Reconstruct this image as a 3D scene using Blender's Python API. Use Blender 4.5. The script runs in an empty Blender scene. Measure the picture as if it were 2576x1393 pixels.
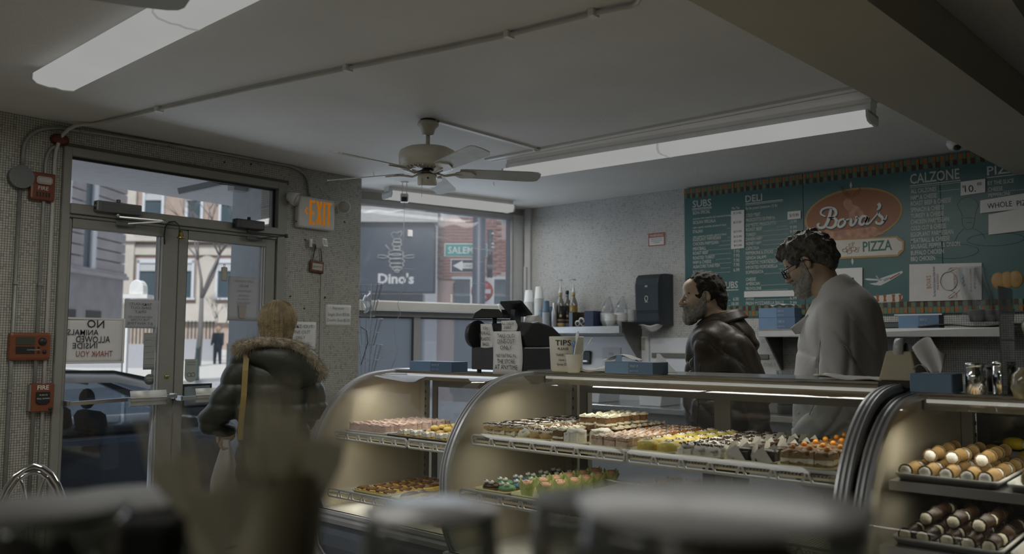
import bpy, bmesh, math, random
import numpy as np
from mathutils import Vector, Matrix, Euler
PI = math.pi
R = math.radians
sc = bpy.context.scene
COL = sc.collection
rnd = random.Random(7)

# ---------------------------------------------------------------- camera
F = 2100.0
CX, CY = 1288.0, 696.5
PITCH = math.atan((862 - CY) / F)
YAW = R(48.5)
CAMH = 1.38
_fw = Vector((math.sin(YAW) * math.cos(PITCH), math.cos(YAW) * math.cos(PITCH), math.sin(PITCH)))
_r0 = Vector((math.cos(YAW), -math.sin(YAW), 0))
_u0 = _r0.cross(_fw)
_r = math.cos(.005) * _r0 + math.sin(.005) * _u0
_u = math.cos(.005) * _u0 - math.sin(.005) * _r0
cd = bpy.data.cameras.new('camera')
cam = bpy.data.objects.new('camera', cd)
COL.objects.link(cam)
M = Matrix((_r, _u, -_fw)).transposed().to_4x4()
M.translation = (0, 0, CAMH)
cam.matrix_world = M
cd.sensor_width = 36
cd.lens = 36 * F / 2576
cd.clip_start = .02
cd.clip_end = 400
cd.dof.use_dof = True
cd.dof.focus_distance = 4.0
cd.dof.aperture_fstop = 2.4
sc.camera = cam
sc.view_settings.view_transform = 'Standard'
sc.view_settings.look = 'None'
sc.view_settings.exposure = 0.0
sc.view_settings.gamma = 1
sc.view_settings.use_curve_mapping = False
try:
    sc.cycles.max_bounces = 7; sc.cycles.diffuse_bounces = 3; sc.cycles.glossy_bounces = 3
    sc.cycles.transparent_max_bounces = 20; sc.cycles.caustics_reflective = False; sc.cycles.caustics_refractive = False
    sc.cycles.use_denoising = True; sc.cycles.sample_clamp_indirect = 3.0
except Exception:
    pass

# ---------------------------------------------------------------- world, sun, lights
w = bpy.data.worlds.new('world'); sc.world = w; w.use_nodes = True
wn = w.node_tree.nodes; wl = w.node_tree.links
bg = wn['Background']
tc = wn.new('ShaderNodeTexCoord'); sp = wn.new('ShaderNodeSeparateXYZ'); wr = wn.new('ShaderNodeValToRGB')
wl.new(tc.outputs['Generated'], sp.inputs[0]); wl.new(sp.outputs['Z'], wr.inputs[0]); wl.new(wr.outputs[0], bg.inputs[0])
wr.color_ramp.elements[0].position = 0.0; wr.color_ramp.elements[0].color = (.93, .95, 1, 1)
wr.color_ramp.elements[1].position = 1.0; wr.color_ramp.elements[1].color = (.80, .88, 1, 1)
bg.inputs[1].default_value = 0.48

def light(kind, name, loc, energy, color, rot=(0, 0, 0), **kw):
    l = bpy.data.lights.new(name, kind); l.energy = energy; l.color = color
    for k, v in kw.items(): setattr(l, k, v)
    o = bpy.data.objects.new(name, l); COL.objects.link(o); o.location = loc; o.rotation_euler = rot
    return o
light('SUN', 'sun', (0, 0, 20), 4.0, (1, .97, .92), (R(38), 0, R(-50)), angle=R(12))
def facing(name, loc, d, energy, color, sx, sy):
    o = light('AREA', name, loc, energy, color, shape='RECTANGLE', size=sx, size_y=sy); o.rotation_euler = Vector(d).to_track_quat('-Z', 'Y').to_euler(); return o
facing('daylight_window', (4.93, 5.36, 1.75), (-.2419, -.9703, 0), 10.5, (.74, .86, 1), 1.9, 1.5)
facing('daylight_door', (2.6, 5.08, 1.4), (.1, -1, -.25), 5, (.74, .86, 1), 1.3, 2.2)
WARM = (1, .98, .91)
# tubes of the ceiling fixtures (the diffusers are built further down)
LAMP_E = 1.0
def tube_light(name, x, y, z, length, e, c=WARM, rz=0, wd=.16):
    return light('AREA', name, (x, y, z), e, c, (0, 0, rz), shape='RECTANGLE', size=wd, size_y=length)

# ---------------------------------------------------------------- picking helpers (points on real planes)
C0 = Vector((0, 0, CAMH))
def ray(px, py): return _fw + _r * ((px - CX) / F) - _u * ((py - CY) / F)
def onX(px, py, X): d = ray(px, py); return C0 + d * (X / d.x)
def onY(px, py, Y): d = ray(px, py); return C0 + d * (Y / d.y)
def onZ(px, py, Z): d = ray(px, py); return C0 + d * ((Z - CAMH) / d.z)
def dep(px, py, t): return C0 + ray(px, py) * t
def azim(px): return YAW + math.atan((px - CX) / F)

# ---------------------------------------------------------------- materials
MATS = {}
def newmat(name):
    m = bpy.data.materials.new(name); m.use_nodes = True
    nt = m.node_tree
    return m, nt, nt.nodes['Principled BSDF'], nt.nodes['Material Output']
def mt(name, col=(.5, .5, .5), rough=.5, metal=0, var=.06, scale=12, bump=0, bscale=60, emit=0, spec=.5, trans=0, coat=0, ecol=None):
    if name in MATS: return MATS[name]
    m, nt, b, out = newmat(name); N = nt.nodes; L = nt.links
    co = N.new('ShaderNodeTexCoord')
    no = N.new('ShaderNodeTexNoise'); no.inputs['Scale'].default_value = scale; no.inputs['Detail'].default_value = 3
    L.new(co.outputs['Object'], no.inputs['Vector'])
    rp = N.new('ShaderNodeValToRGB'); L.new(no.outputs[0], rp.inputs[0])
    rp.color_ramp.elements[0].position = .3; rp.color_ramp.elements[1].position = .7
    rp.color_ramp.elements[0].color = tuple(max(0, c * (1 - var)) for c in col) + (1,)
    rp.color_ramp.elements[1].color = tuple(min(1, c * (1 + var)) for c in col) + (1,)
    L.new(rp.outputs[0], b.inputs['Base Color'])
    b.inputs['Roughness'].default_value = rough; b.inputs['Metallic'].default_value = metal
    b.inputs['Specular IOR Level'].default_value = spec
    if coat: b.inputs['Coat Weight'].default_value = coat; b.inputs['Coat Roughness'].default_value = .1
    if trans: b.inputs['Transmission Weight'].default_value = trans
    if emit:
        b.inputs['Emission Color'].default_value = (ecol or col) + (1,); b.inputs['Emission Strength'].default_value = emit
    if bump:
        n2 = N.new('ShaderNodeTexNoise'); n2.inputs['Scale'].default_value = bscale; n2.inputs['Detail'].default_value = 4
        L.new(co.outputs['Object'], n2.inputs['Vector'])
        bp = N.new('ShaderNodeBump'); bp.inputs['Strength'].default_value = bump; bp.inputs['Distance'].default_value = .01
        L.new(n2.outputs[0], bp.inputs['Height']); L.new(bp.outputs[0], b.inputs['Normal'])
    MATS[name] = m
    return m
def glass(name, tint=(.92, .95, .95), refl=1.0, haze=0.0, hcol=(.8, .82, .85), rough=.02, streak=0):
    if name in MATS: return MATS[name]
    m, nt, b, out = newmat(name); N = nt.nodes; L = nt.links; N.remove(b)
    tr = N.new('ShaderNodeBsdfTransparent'); tr.inputs[0].default_value = tint + (1,)
    gl = N.new('ShaderNodeBsdfGlossy'); gl.inputs['Roughness'].default_value = rough
    fr = N.new('ShaderNodeFresnel'); fr.inputs[0].default_value = 1.33
    mu = N.new('ShaderNodeMath'); mu.operation = 'MULTIPLY'; mu.inputs[1].default_value = refl; mu.use_clamp = True
    L.new(fr.outputs[0], mu.inputs[0])
    mx = N.new('ShaderNodeMixShader'); L.new(mu.outputs[0], mx.inputs[0]); L.new(tr.outputs[0], mx.inputs[1]); L.new(gl.outputs[0], mx.inputs[2])
    last = mx
    if haze or streak:
        df = N.new('ShaderNodeBsdfTranslucent'); df.inputs[0].default_value = hcol + (1,)
        d2 = N.new('ShaderNodeBsdfDiffuse'); d2.inputs[0].default_value = hcol + (1,)
        ad = N.new('ShaderNodeMixShader'); L.new(df.outputs[0], ad.inputs[1]); L.new(d2.outputs[0], ad.inputs[2]); ad.inputs[0].default_value = .4
        m2 = N.new('ShaderNodeMixShader'); L.new(mx.outputs[0], m2.inputs[1]); L.new(ad.outputs[0], m2.inputs[2])
        m2.inputs[0].default_value = haze
        if streak:
            co = N.new('ShaderNodeTexCoord'); mp = N.new('ShaderNodeMapping')
            mp.inputs['Rotation'].default_value = (0, R(streak), 0); mp.inputs['Scale'].default_value = (.8, 1, 11)
            L.new(co.outputs['Object'], mp.inputs[0])
            no = N.new('ShaderNodeTexNoise'); no.inputs['Scale'].default_value = 4; no.inputs['Detail'].default_value = 5; L.new(mp.outputs[0], no.inputs[0])
            rp = N.new('ShaderNodeValToRGB'); L.new(no.outputs[0], rp.inputs[0])
            rp.color_ramp.elements[0].position = .60; rp.color_ramp.elements[0].color = (haze,) * 3 + (1,)
            rp.color_ramp.elements[1].position = .80; rp.color_ramp.elements[1].color = (min(1, haze + .34),) * 3 + (1,)
            L.new(rp.outputs[0], m2.inputs[0])
        last = m2
    L.new(last.outputs[0], out.inputs[0]); MATS[name] = m
    return m
def emis(name, col, s):
    if name in MATS: return MATS[name]
    m, nt, b, out = newmat(name); N = nt.nodes; L = nt.links; N.remove(b)
    e = N.new('ShaderNodeEmission'); e.inputs[0].default_value = col + (1,); e.inputs[1].default_value = s
    co = N.new('ShaderNodeTexCoord'); no = N.new('ShaderNodeTexNoise'); no.inputs['Scale'].default_value = 3
    L.new(co.outputs['Object'], no.inputs[0])
    mp = N.new('ShaderNodeMapRange'); mp.inputs[3].default_value = s * .93; mp.inputs[4].default_value = s * 1.07
    L.new(no.outputs[0], mp.inputs[0]); L.new(mp.outputs[0], e.inputs[1])
    L.new(e.outputs[0], out.inputs[0]); MATS[name] = m
    return m
def tilemat(name, cols, grout, pitch, axis, gap=.10, warm=None):
    """mosaic of small square tiles; axis: which world plane ('X' wall normal or 'Y')"""
    m, nt, b, out = newmat(name); N = nt.nodes; L = nt.links
    co = N.new('ShaderNodeTexCoord'); sp = N.new('ShaderNodeSeparateXYZ'); L.new(co.outputs['Object'], sp.inputs[0])
    def sc_(o):
        q = N.new('ShaderNodeMath'); q.operation = 'DIVIDE'; q.inputs[1].default_value = pitch; L.new(o, q.inputs[0]); return q.outputs[0]
    a = sc_(sp.outputs['X' if axis == 'Y' else 'Y']); z = sc_(sp.outputs['Z'])
    def fr(o):
        q = N.new('ShaderNodeMath'); q.operation = 'FRACT'; L.new(o, q.inputs[0])
        s = N.new('ShaderNodeMath'); s.operation = 'SUBTRACT'; s.inputs[1].default_value = .5; L.new(q.outputs[0], s.inputs[0])
        t = N.new('ShaderNodeMath'); t.operation = 'ABSOLUTE'; L.new(s.outputs[0], t.inputs[0]); return t.outputs[0]
    def fl(o):
        q = N.new('ShaderNodeMath'); q.operation = 'FLOOR'; L.new(o, q.inputs[0]); return q.outputs[0]
    mx = N.new('ShaderNodeMath'); mx.operation = 'MAXIMUM'; L.new(fr(a), mx.inputs[0]); L.new(fr(z), mx.inputs[1])
    rp = N.new('ShaderNodeMapRange'); rp.inputs[1].default_value = .5 - gap; rp.inputs[2].default_value = .5 - gap * .4; L.new(mx.outputs[0], rp.inputs[0])
    cb = N.new('ShaderNodeCombineXYZ'); L.new(fl(a), cb.inputs[0]); L.new(fl(z), cb.inputs[1])
    wn_ = N.new('ShaderNodeTexWhiteNoise'); wn_.noise_dimensions = '2D'; L.new(cb.outputs[0], wn_.inputs['Vector'])
    cr = N.new('ShaderNodeValToRGB'); cr.color_ramp.interpolation = 'CONSTANT'; L.new(wn_.outputs[0], cr.inputs[0])
    cr.color_ramp.elements[0].color = cols[0] + (1,); cr.color_ramp.elements[1].position = .55; cr.color_ramp.elements[1].color = cols[1] + (1,)
    for k, (p, c) in enumerate(((.78, cols[2]), (.92, cols[3]))):
        e = cr.color_ramp.elements.new(p); e.color = c + (1,)
    no = N.new('ShaderNodeTexNoise'); no.inputs['Scale'].default_value = 3; no.inputs['Detail'].default_value = 4; L.new(co.outputs['Object'], no.inputs[0])
    dr = N.new('ShaderNodeMapRange'); dr.inputs[1].default_value = .35; dr.inputs[2].default_value = .7; dr.inputs[3].default_value = .9; dr.inputs[4].default_value = 1.03; L.new(no.outputs[0], dr.inputs[0])
    mc = N.new('ShaderNodeMix'); mc.data_type = 'RGBA'; L.new(rp.outputs[0], mc.inputs[0]); L.new(cr.outputs[0], mc.inputs[6]); mc.inputs[7].default_value = grout + (1,)
    m3 = N.new('ShaderNodeMix'); m3.data_type = 'RGBA'; m3.blend_type = 'MULTIPLY'; m3.inputs[0].default_value = 1
    L.new(mc.outputs[2], m3.inputs[6]); L.new(dr.outputs[0], m3.inputs[7]); L.new(m3.outputs[2], b.inputs['Base Color'])
    b.inputs['Roughness'].default_value = .38
    bp = N.new('ShaderNodeBump'); bp.invert = True; bp.inputs['Strength'].default_value = .5; bp.inputs['Distance'].default_value = .002
    L.new(rp.outputs[0], bp.inputs['Height']); L.new(bp.outputs[0], b.inputs['Normal'])
    MATS[name] = m
    return m

# ---------------------------------------------------------------- mesh builder
def _basis(d):
    d = Vector(d).normalized()
    a = Vector((0, 0, 1)) if abs(d.z) < .9 else Vector((1, 0, 0))
    x = d.cross(a).normalized(); y = d.cross(x).normalized()
    return x, y
class MB:
    def __init__(s): s.v = []; s.f = []; s.mi = []; s.sm = []
    def add(s, v, f, m=0, smooth=False):
        o = len(s.v); s.v += [tuple(p) for p in v]
        for q in f: s.f.append(tuple(i + o for i in q)); s.mi.append(m); s.sm.append(smooth)
        return s
    def box(s, x0, x1, y0, y1, z0, z1, m=0, rot=None, c=None):
        v = [(x, y, z) for x in (x0, x1) for y in (y0, y1) for z in (z0, z1)]
        if rot is not None:
            e = Euler(rot).to_matrix(); c = Vector(c if c is not None else ((x0 + x1) / 2, (y0 + y1) / 2, (z0 + z1) / 2))
            v = [e @ (Vector(p) - c) + c for p in v]
        return s.add(v, [(0, 1, 3, 2), (4, 6, 7, 5), (0, 4, 5, 1), (2, 3, 7, 6), (0, 2, 6, 4), (1, 5, 7, 3)], m)
    def bar(s, p0, p1, w, h, m=0, up=(0, 0, 1)):
        p0, p1 = Vector(p0), Vector(p1); d = (p1 - p0).normalized(); u = Vector(up)
        if abs(d.dot(u)) > .95: u = Vector((0, 1, 0))
        x = d.cross(u).normalized() * (w / 2); y = x.cross(d).normalized() * (h / 2)
        v = [p + a * x + b * y for p in (p0, p1) for a, b in ((-1, -1), (1, -1), (1, 1), (-1, 1))]
        return s.add(v, [(3, 2, 1, 0), (4, 5, 6, 7), (0, 1, 5, 4), (1, 2, 6, 5), (2, 3, 7, 6), (3, 0, 4, 7)], m)
    def tube(s, pts, r, n=8, m=0, closed=False, caps=True, flat=1.0):
        pts = [Vector(p) for p in pts]; k = len(pts); rs = r if isinstance(r, (list, tuple)) else [r] * k
        v = []; px = None
        for i, p in enumerate(pts):
            if closed: d = pts[(i + 1) % k] - pts[i - 1]
            else: d = pts[min(i + 1, k - 1)] - pts[max(i - 1, 0)]
            d = d.normalized() if d.length > 1e-9 else Vector((0, 0, 1))
            if px is None: px, _ = _basis(d)
            px = (px - d * px.dot(d)); px = px.normalized() if px.length > 1e-6 else _basis(d)[0]
            py = d.cross(px)
            for j in range(n):
                a = 2 * PI * j / n; v.append(p + px * (math.cos(a) * rs[i]) + py * (math.sin(a) * rs[i] * flat))
        f = [(i * n + j, i * n + (j + 1) % n, ((i + 1) % k) * n + (j + 1) % n, ((i + 1) % k) * n + j) for i in range(k if closed else k - 1) for j in range(n)]
        s.add(v, f, m, True)
        if caps and not closed:
            o = len(s.v) - len(v); s.f.append(tuple(o + j for j in range(n))[::-1]); s.f.append(tuple(o + (k - 1) * n + j for j in range(n)))
            s.mi += [m, m]; s.sm += [False, False]
        return s
    def cyl(s, p0, p1, r0, r1=None, n=20, m=0, caps=True): return s.tube([p0, p1], [r0, r0 if r1 is None else r1], n, m, caps=caps)
    def lathe(s, prof, c=(0, 0, 0), n=24, m=0, axis='Z', smooth=True, sx=1, sy=1):
        v = []; k = len(prof)
        for r, z in prof:
            for j in range(n):
                a = 2 * PI * j / n; x, y = r * math.cos(a) * sx, r * math.sin(a) * sy
                p = (x, y, z) if axis == 'Z' else ((z, x, y) if axis == 'X' else (y, z, x))
                v.append((p[0] + c[0], p[1] + c[1], p[2] + c[2]))
        f = [(i * n + j, i * n + (j + 1) % n, (i + 1) * n + (j + 1) % n, (i + 1) * n + j) for i in range(k - 1) for j in range(n)]
        s.add(v, f, m, smooth)
        o = len(s.v) - len(v)
        if prof[0][0] > 1e-6: s.f.append(tuple(o + j for j in range(n))[::-1]); s.mi.append(m); s.sm.append(False)
        if prof[-1][0] > 1e-6: s.f.append(tuple(o + (k - 1) * n + j for j in range(n))); s.mi.append(m); s.sm.append(False)
        return s
    def prism(s, poly, a0, a1, axis='Y', m=0, smooth=False):
        """poly in the plane normal to axis: Y->(x,z), X->(y,z), Z->(x,y)"""
        def P(p, a): return (p[0], a, p[1]) if axis == 'Y' else ((a, p[0], p[1]) if axis == 'X' else (p[0], p[1], a))
        n = len(poly); v = [P(p, a0) for p in poly] + [P(p, a1) for p in poly]
        s.add(v, [(i, (i + 1) % n, n + (i + 1) % n, n + i) for i in range(n)], m, smooth)
        o = len(s.v) - 2 * n
        s.f.append(tuple(o + i for i in range(n))[::-1]); s.f.append(tuple(o + n + i for i in range(n))); s.mi += [m, m]; s.sm += [False, False]
        return s
    def grid(s, fn, nu, nv, m=0, smooth=True, thick=0):
        v = [fn(i / nu, j / nv) for i in range(nu + 1) for j in range(nv + 1)]
        f = [(i * (nv + 1) + j, (i + 1) * (nv + 1) + j, (i + 1) * (nv + 1) + j + 1, i * (nv + 1) + j + 1) for i in range(nu) for j in range(nv)]
        return s.add(v, f, m, smooth)
    def ell(s, c, r, n=12, m=0, rot=None, k=None):
        k = k or max(5, n // 2); v = []; e = Euler(rot).to_matrix() if rot else None
        for i in range(k + 1):
            t = PI * i / k
            for j in range(n):
                a = 2 * PI * j / n; p = Vector((r[0] * math.sin(t) * math.cos(a), r[1] * math.sin(t) * math.sin(a), r[2] * math.cos(t)))
                if e: p = e @ p
                v.append(p + Vector(c))
        f = [(i * n + j, (i + 1) * n + j, (i + 1) * n + (j + 1) % n, i * n + (j + 1) % n) for i in range(k) for j in range(n)]
        return s.add(v, f, m, True)
    def xf(s, mat):
        s.v = [tuple(mat @ Vector(p)) for p in s.v]; return s
    def build(s, name, mats, parent=None, W=False, bevel=0, seg=1, solid=0, loc=None, recalc=True):
        if not isinstance(mats, (list, tuple)): mats = [mats]
        v = s.v; off = Vector((0, 0, 0)); base = None
        if parent is not None and W:
            q = parent
            while q is not None: off += Vector(q.location); q = q.parent
        if parent is None:
            if loc is not None: base = Vector(loc)
            else:
                a = np.array(v); base = Vector(((a[:, 0].min() + a[:, 0].max()) / 2, (a[:, 1].min() + a[:, 1].max()) / 2, a[:, 2].min()))
            if loc is None or W: off = base
        me = bpy.data.meshes.new(name)
        me.from_pydata([(p[0] - off.x, p[1] - off.y, p[2] - off.z) for p in v], [], s.f)
        for mm in mats: me.materials.append(mm)
        me.polygons.foreach_set('material_index', s.mi); me.polygons.foreach_set('use_smooth', s.sm)
        if bevel or solid or recalc:
            bm = bmesh.new(); bm.from_mesh(me)
            bmesh.ops.remove_doubles(bm, verts=bm.verts, dist=1e-5)
            bmesh.ops.recalc_face_normals(bm, faces=bm.faces)
            if solid: bmesh.ops.solidify(bm, geom=bm.faces[:], thickness=solid)
            if bevel:
                es = [e for e in bm.edges if len(e.link_faces) == 2 and e.calc_face_angle(0) > .6]
                bmesh.ops.bevel(bm, geom=es, offset=bevel, segments=seg, affect='EDGES', profile=.6)
            bm.to_mesh(me); bm.free()
        o = bpy.data.objects.new(name, me); COL.objects.link(o)
        if parent is not None: o.parent = parent
        else: o.location = base
        return o
def tag(o, label, cat, group=None, kind=None):
    o['label'] = label; o['category'] = cat
    if group: o['group'] = group
    if kind: o['kind'] = kind
    return o
def thing(name, label, cat, loc=(0, 0, 0), rz=0, group=None):
    o = bpy.data.objects.new(name, None); o.empty_display_size = .05; COL.objects.link(o); o.location = loc; o.rotation_euler = (0, 0, rz)
    return tag(o, label, cat, group)
def struct(o): o['kind'] = 'structure'; return o
def dup(root, loc, label=None, rz=None, group=None, scale=None):
    r = root.copy(); COL.objects.link(r); r.location = loc
    if rz is not None: r.rotation_euler = (root.rotation_euler[0], root.rotation_euler[1], rz)
    if label: r['label'] = label
    if group: r['group'] = group
    if scale: r.scale = scale
    for ch in list(root.children):
        c = ch.copy(); COL.objects.link(c); c.parent = r
        for g in ch.children:
            d = g.copy(); COL.objects.link(d); d.parent = c
    return r
BACK = R(-90)   # local frame of things on the back wall: x right as seen, z up, -y out of the wall

# ---------------------------------------------------------------- flat lettering
_tc = {}
def glyph(s, offset=0.0, shear=0.0, space=1.0):
    k = (s, offset, shear, space)
    if k in _tc: return _tc[k]
    c = bpy.data.curves.new('lettering', 'FONT'); c.body = s; c.size = 1; c.resolution_u = 2; c.offset = offset; c.shear = shear; c.space_character = space
    o = bpy.data.objects.new('lettering', c); COL.objects.link(o)
    dg = bpy.context.evaluated_depsgraph_get(); me = o.evaluated_get(dg).to_mesh()
    v = [tuple(p.co) for p in me.vertices]; f = [tuple(p.vertices) for p in me.polygons]
    o.evaluated_get(dg).to_mesh_clear(); bpy.data.objects.remove(o); bpy.data.curves.remove(c)
    _tc[k] = (v, f); return _tc[k]
def letters(lines, mat, parent, name='lettering', y=-.003, offset=0, shear=0, sx=1.0, mirror=False, jit=0, W=False, curve=None, m=None):
    """lines: (string, x, z, height[, align][, width]) in the local x-z plane facing -y"""
    mb = m or MB()
    for ln in lines:
        s, x, z, h = ln[:4]; al = ln[4] if len(ln) > 4 else 'l'; wd = ln[5] if len(ln) > 5 else None
        v, f = glyph(s, offset, shear)
        if not v: continue
        xs = [p[0] for p in v]; x0, x1 = min(xs), max(xs); k = h / .7; kx = k * sx
        if wd: kx = wd / (x1 - x0)
        wdt = (x1 - x0) * kx; ox = x - (0 if al == 'l' else wdt / 2 if al == 'c' else wdt)
        out = []
        for p in v:
            X = ox + (p[0] - x0) * kx; Z = z + p[1] * k
            if jit: Z += jit * h * math.sin(X * 37 + z * 91); X += jit * h * .5 * math.sin(Z * 53 + x * 17)
            if curve: X, Z = curve(X, Z)
            out.append((-X if mirror else X, y, Z))
        mb.add(out, f, 0)
    if m is not None: return mb
    return mb.build(name, mat, parent, recalc=False)
_letters1 = letters
def letters(lines, mat, parent, name='lettering', y=-.003, offset=0, shear=0, sx=1.0, mirror=False, jit=0, W=False, curve=None, m=None):
    if m is not None or name == 'menu_lettering': return _letters1(lines, mat, parent, name, y, offset, shear, sx, mirror, jit, W, curve, m)
    return [_letters1([ln], mat, parent, name, y, offset, shear, sx, mirror, jit, W, curve) for ln in lines]

# ---------------------------------------------------------------- smooth solids (signed distance fields)
import openvdb
def _rotm(rot): return np.array(Euler(rot).to_matrix()) if rot else None
def _ell(P, c, r, rot=None):
    q = P - np.array(c, dtype=np.float32)
    if rot is not None: q = q @ _rotm(rot).astype(np.float32)
    r = np.array(r, dtype=np.float32); k = np.linalg.norm(q / r, axis=-1); k2 = np.linalg.norm(q / (r * r), axis=-1) + 1e-9
    return k * (k - 1) / k2
def _cap(P, a, b, r0, r1):
    a = np.array(a, dtype=np.float32); b = np.array(b, dtype=np.float32); d = b - a
    t = np.clip(((P - a) @ d) / max(float(d @ d), 1e-9), 0, 1)
    return np.linalg.norm(P - a - t[..., None] * d, axis=-1) - (r0 + (r1 - r0) * t)
def _pl(P, n, o):
    n = np.array(n, dtype=np.float32); n /= np.linalg.norm(n); return (P - np.array(o, dtype=np.float32)) @ n
def _smin(a, b, k):
    h = np.clip(.5 + .5 * (b - a) / k, 0, 1); return b + (a - b) * h - k * h * (1 - h)
def sdf(ops, P):
    d = np.full(P.shape[:-1], 9.0, dtype=np.float32)
    for o in ops:
        t, k = o[0], o[1]
        if t in 'esi' and isinstance(o[2], tuple) and len(o) > 3 and t in ('e',): s = _ell(P, *o[2:]); d = _smin(d, s, k) if k else np.minimum(d, s)
        elif t == 'c': s = _cap(P, *o[2:]); d = _smin(d, s, k) if k else np.minimum(d, s)
        elif t == '-e': s = -_ell(P, *o[2:]); d = -_smin(-d, -s, k) if k else np.maximum(d, s)
        elif t == '-c': s = -_cap(P, *o[2:]); d = -_smin(-d, -s, k) if k else np.maximum(d, s)
        elif t == 'p': s = _pl(P, *o[2:]); d = -_smin(-d, -s, k) if k else np.maximum(d, s)
        elif t == 'f': d = o[2](d, P)
    return d
def nz(P, f, seed=0):
    x, y, z = P[..., 0] * f + seed, P[..., 1] * f + seed * 1.7, P[..., 2] * f - seed
    return (np.sin(x + 1.3 * np.sin(y * 1.1 + z * .7)) + np.sin(y * 1.3 + 1.7 * np.sin(z * .9 + x * .6)) + np.sin(z * 1.2 + 1.5 * np.sin(x * 1.2 - y * .8))) / 3
def solid(name, ops, lo, hi, vox, mats, parent=None, loc=(0, 0, 0), pick=None):
    lo = np.array(lo, dtype=np.float32); hi = np.array(hi, dtype=np.float32); n = np.ceil((hi - lo) / vox).astype(int) + 1
    P = np.stack(np.meshgrid(*[lo[i] + np.arange(n[i], dtype=np.float32) * vox for i in range(3)], indexing='ij'), -1)
    d = sdf(ops, P) / vox
    d[0], d[-1], d[:, 0], d[:, -1], d[:, :, 0], d[:, :, -1] = [np.maximum(q, .5) for q in (d[0], d[-1], d[:, 0], d[:, -1], d[:, :, 0], d[:, :, -1])]
    g = openvdb.FloatGrid(); g.copyFromArray(np.clip(d, -3, 3).astype(np.float32)); v, q = g.convertToQuads(isovalue=0.0)
    v = v * vox + lo
    me = bpy.data.meshes.new(name); me.vertices.add(len(v)); me.vertices.foreach_set('co', v.astype(np.float32).ravel())
    me.loops.add(len(q) * 4); me.loops.foreach_set('vertex_index', q[:, ::-1].astype(np.int32).ravel())
    me.polygons.add(len(q)); me.polygons.foreach_set('loop_start', np.arange(0, len(q) * 4, 4, dtype=np.int32))
    if not isinstance(mats, (list, tuple)): mats = [mats]
    for mm in mats: me.materials.append(mm)
    if pick is not None:
        ce = v[q].mean(axis=1); me.polygons.foreach_set('material_index', pick(ce).astype(np.int32))
    me.polygons.foreach_set('use_smooth', np.ones(len(q), dtype=bool)); me.update(); me.validate()
    bm = bmesh.new(); bm.from_mesh(me); bmesh.ops.recalc_face_normals(bm, faces=bm.faces); bm.to_mesh(me); bm.free()
    o = bpy.data.objects.new(name, me); COL.objects.link(o)
    if parent is not None: o.parent = parent
    else: o.location = loc
    return o
# ================================================================ structure
m_ceil = mt('ceiling_paint', (.74, .73, .70), .75, var=.03, scale=2.5, bump=.25, bscale=45)
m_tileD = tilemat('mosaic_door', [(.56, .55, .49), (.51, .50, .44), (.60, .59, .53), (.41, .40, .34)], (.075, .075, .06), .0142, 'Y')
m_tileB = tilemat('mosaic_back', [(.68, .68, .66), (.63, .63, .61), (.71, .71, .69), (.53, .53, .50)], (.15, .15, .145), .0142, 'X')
m_frame = mt('grey_painted_metal', (.30, .30, .27), .45, var=.05)
m_framel = mt('light_painted_metal', (.60, .61, .62), .4, var=.05)
m_white = mt('white_paint', (.78, .77, .74), .5, var=.03)
m_dark = mt('dark_rubber', (.015, .015, .016), .5)
m_steel = mt('brushed_steel', (.55, .56, .57), .28, 1, var=.1, scale=6)
m_chrome = mt('chrome', (.78, .79, .80), .12, 1, var=.03)
m_floor = mt('floor_tile', (.32, .30, .27), .35, var=.2, scale=3)
m_beam = mt('beam_paint', (.52, .49, .40), .7, var=.03, scale=3, bump=.2, bscale=40)
m_wallp = mt('wall_paint', (.55, .53, .48), .7, var=.04, scale=3)
m_pane = glass('window_glass', (.93, .95, .97), 1.0, .012)
m_film = glass('plastic_film', (.95, .96, .97), 1.2, .12, (.75, .78, .82), .1, streak=38)
m_black = mt('black_plastic', (.022, .023, .025), .4)
YD, XB, HC = 5.19, 6.05, 2.66

struct(MB().box(-3.2, 6.4, -3.2, 6.2, -.1, 0).build('floor', m_floor))
# ceiling follows the chamfered window bay
struct(MB().prism([(-3.2, -3.2), (6.4, -3.2), (6.4, 5.16), (3.85, 5.80), (3.85, 5.52), (-3.2, 5.52)], HC, HC + .12, 'Z').build('ceiling', m_ceil))
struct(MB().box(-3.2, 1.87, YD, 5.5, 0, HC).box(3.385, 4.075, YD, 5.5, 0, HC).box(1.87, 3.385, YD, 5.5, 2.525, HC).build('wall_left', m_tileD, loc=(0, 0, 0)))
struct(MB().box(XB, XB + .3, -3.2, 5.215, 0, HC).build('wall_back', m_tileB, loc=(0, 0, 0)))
struct(MB().box(-3.2, 6.3, -3.4, -3.2, 0, HC).build('wall_right', m_wallp))
struct(MB().box(-3.4, -3.2, -3.4, 5.5, 0, HC).build('wall_front', m_wallp))
# dark reveal above and beside the door frame
struct(MB().box(1.85, 3.41, YD - .006, YD + .02, 2.51, 2.545).build('trim_1', mt('brown_filler', (.17, .15, .10), .8)))
# ceiling beam on the right
BA, BB = onZ(1730, 0, 2.46), onZ(2450, 385, 2.46)
bd = (BB - BA).normalized(); bn = Vector((bd.y, -bd.x, 0))
b0 = BA - bd * 4.2; b1 = BA + bd * 5.2
q2 = onZ(2180, 0, 2.46); wdt = abs((q2 - BA).dot(bn))
pb = [b0, b1, b1 + bn * wdt, b0 + bn * wdt]
ob = MB().prism([(p.x, p.y) for p in pb], 2.46, HC - .001, 'Z').build('trim_2', m_beam); struct(ob)
# ceiling sheet behind the beam, the shade there put into its dark colour
struct(MB().box(-3.1, 6.0, -3.1, min(p.y for p in pb) - .02, HC - .06, HC - .004).build('trim_3', mt('shadowed_ceiling_board', (.16, .15, .12), .8)))

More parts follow.
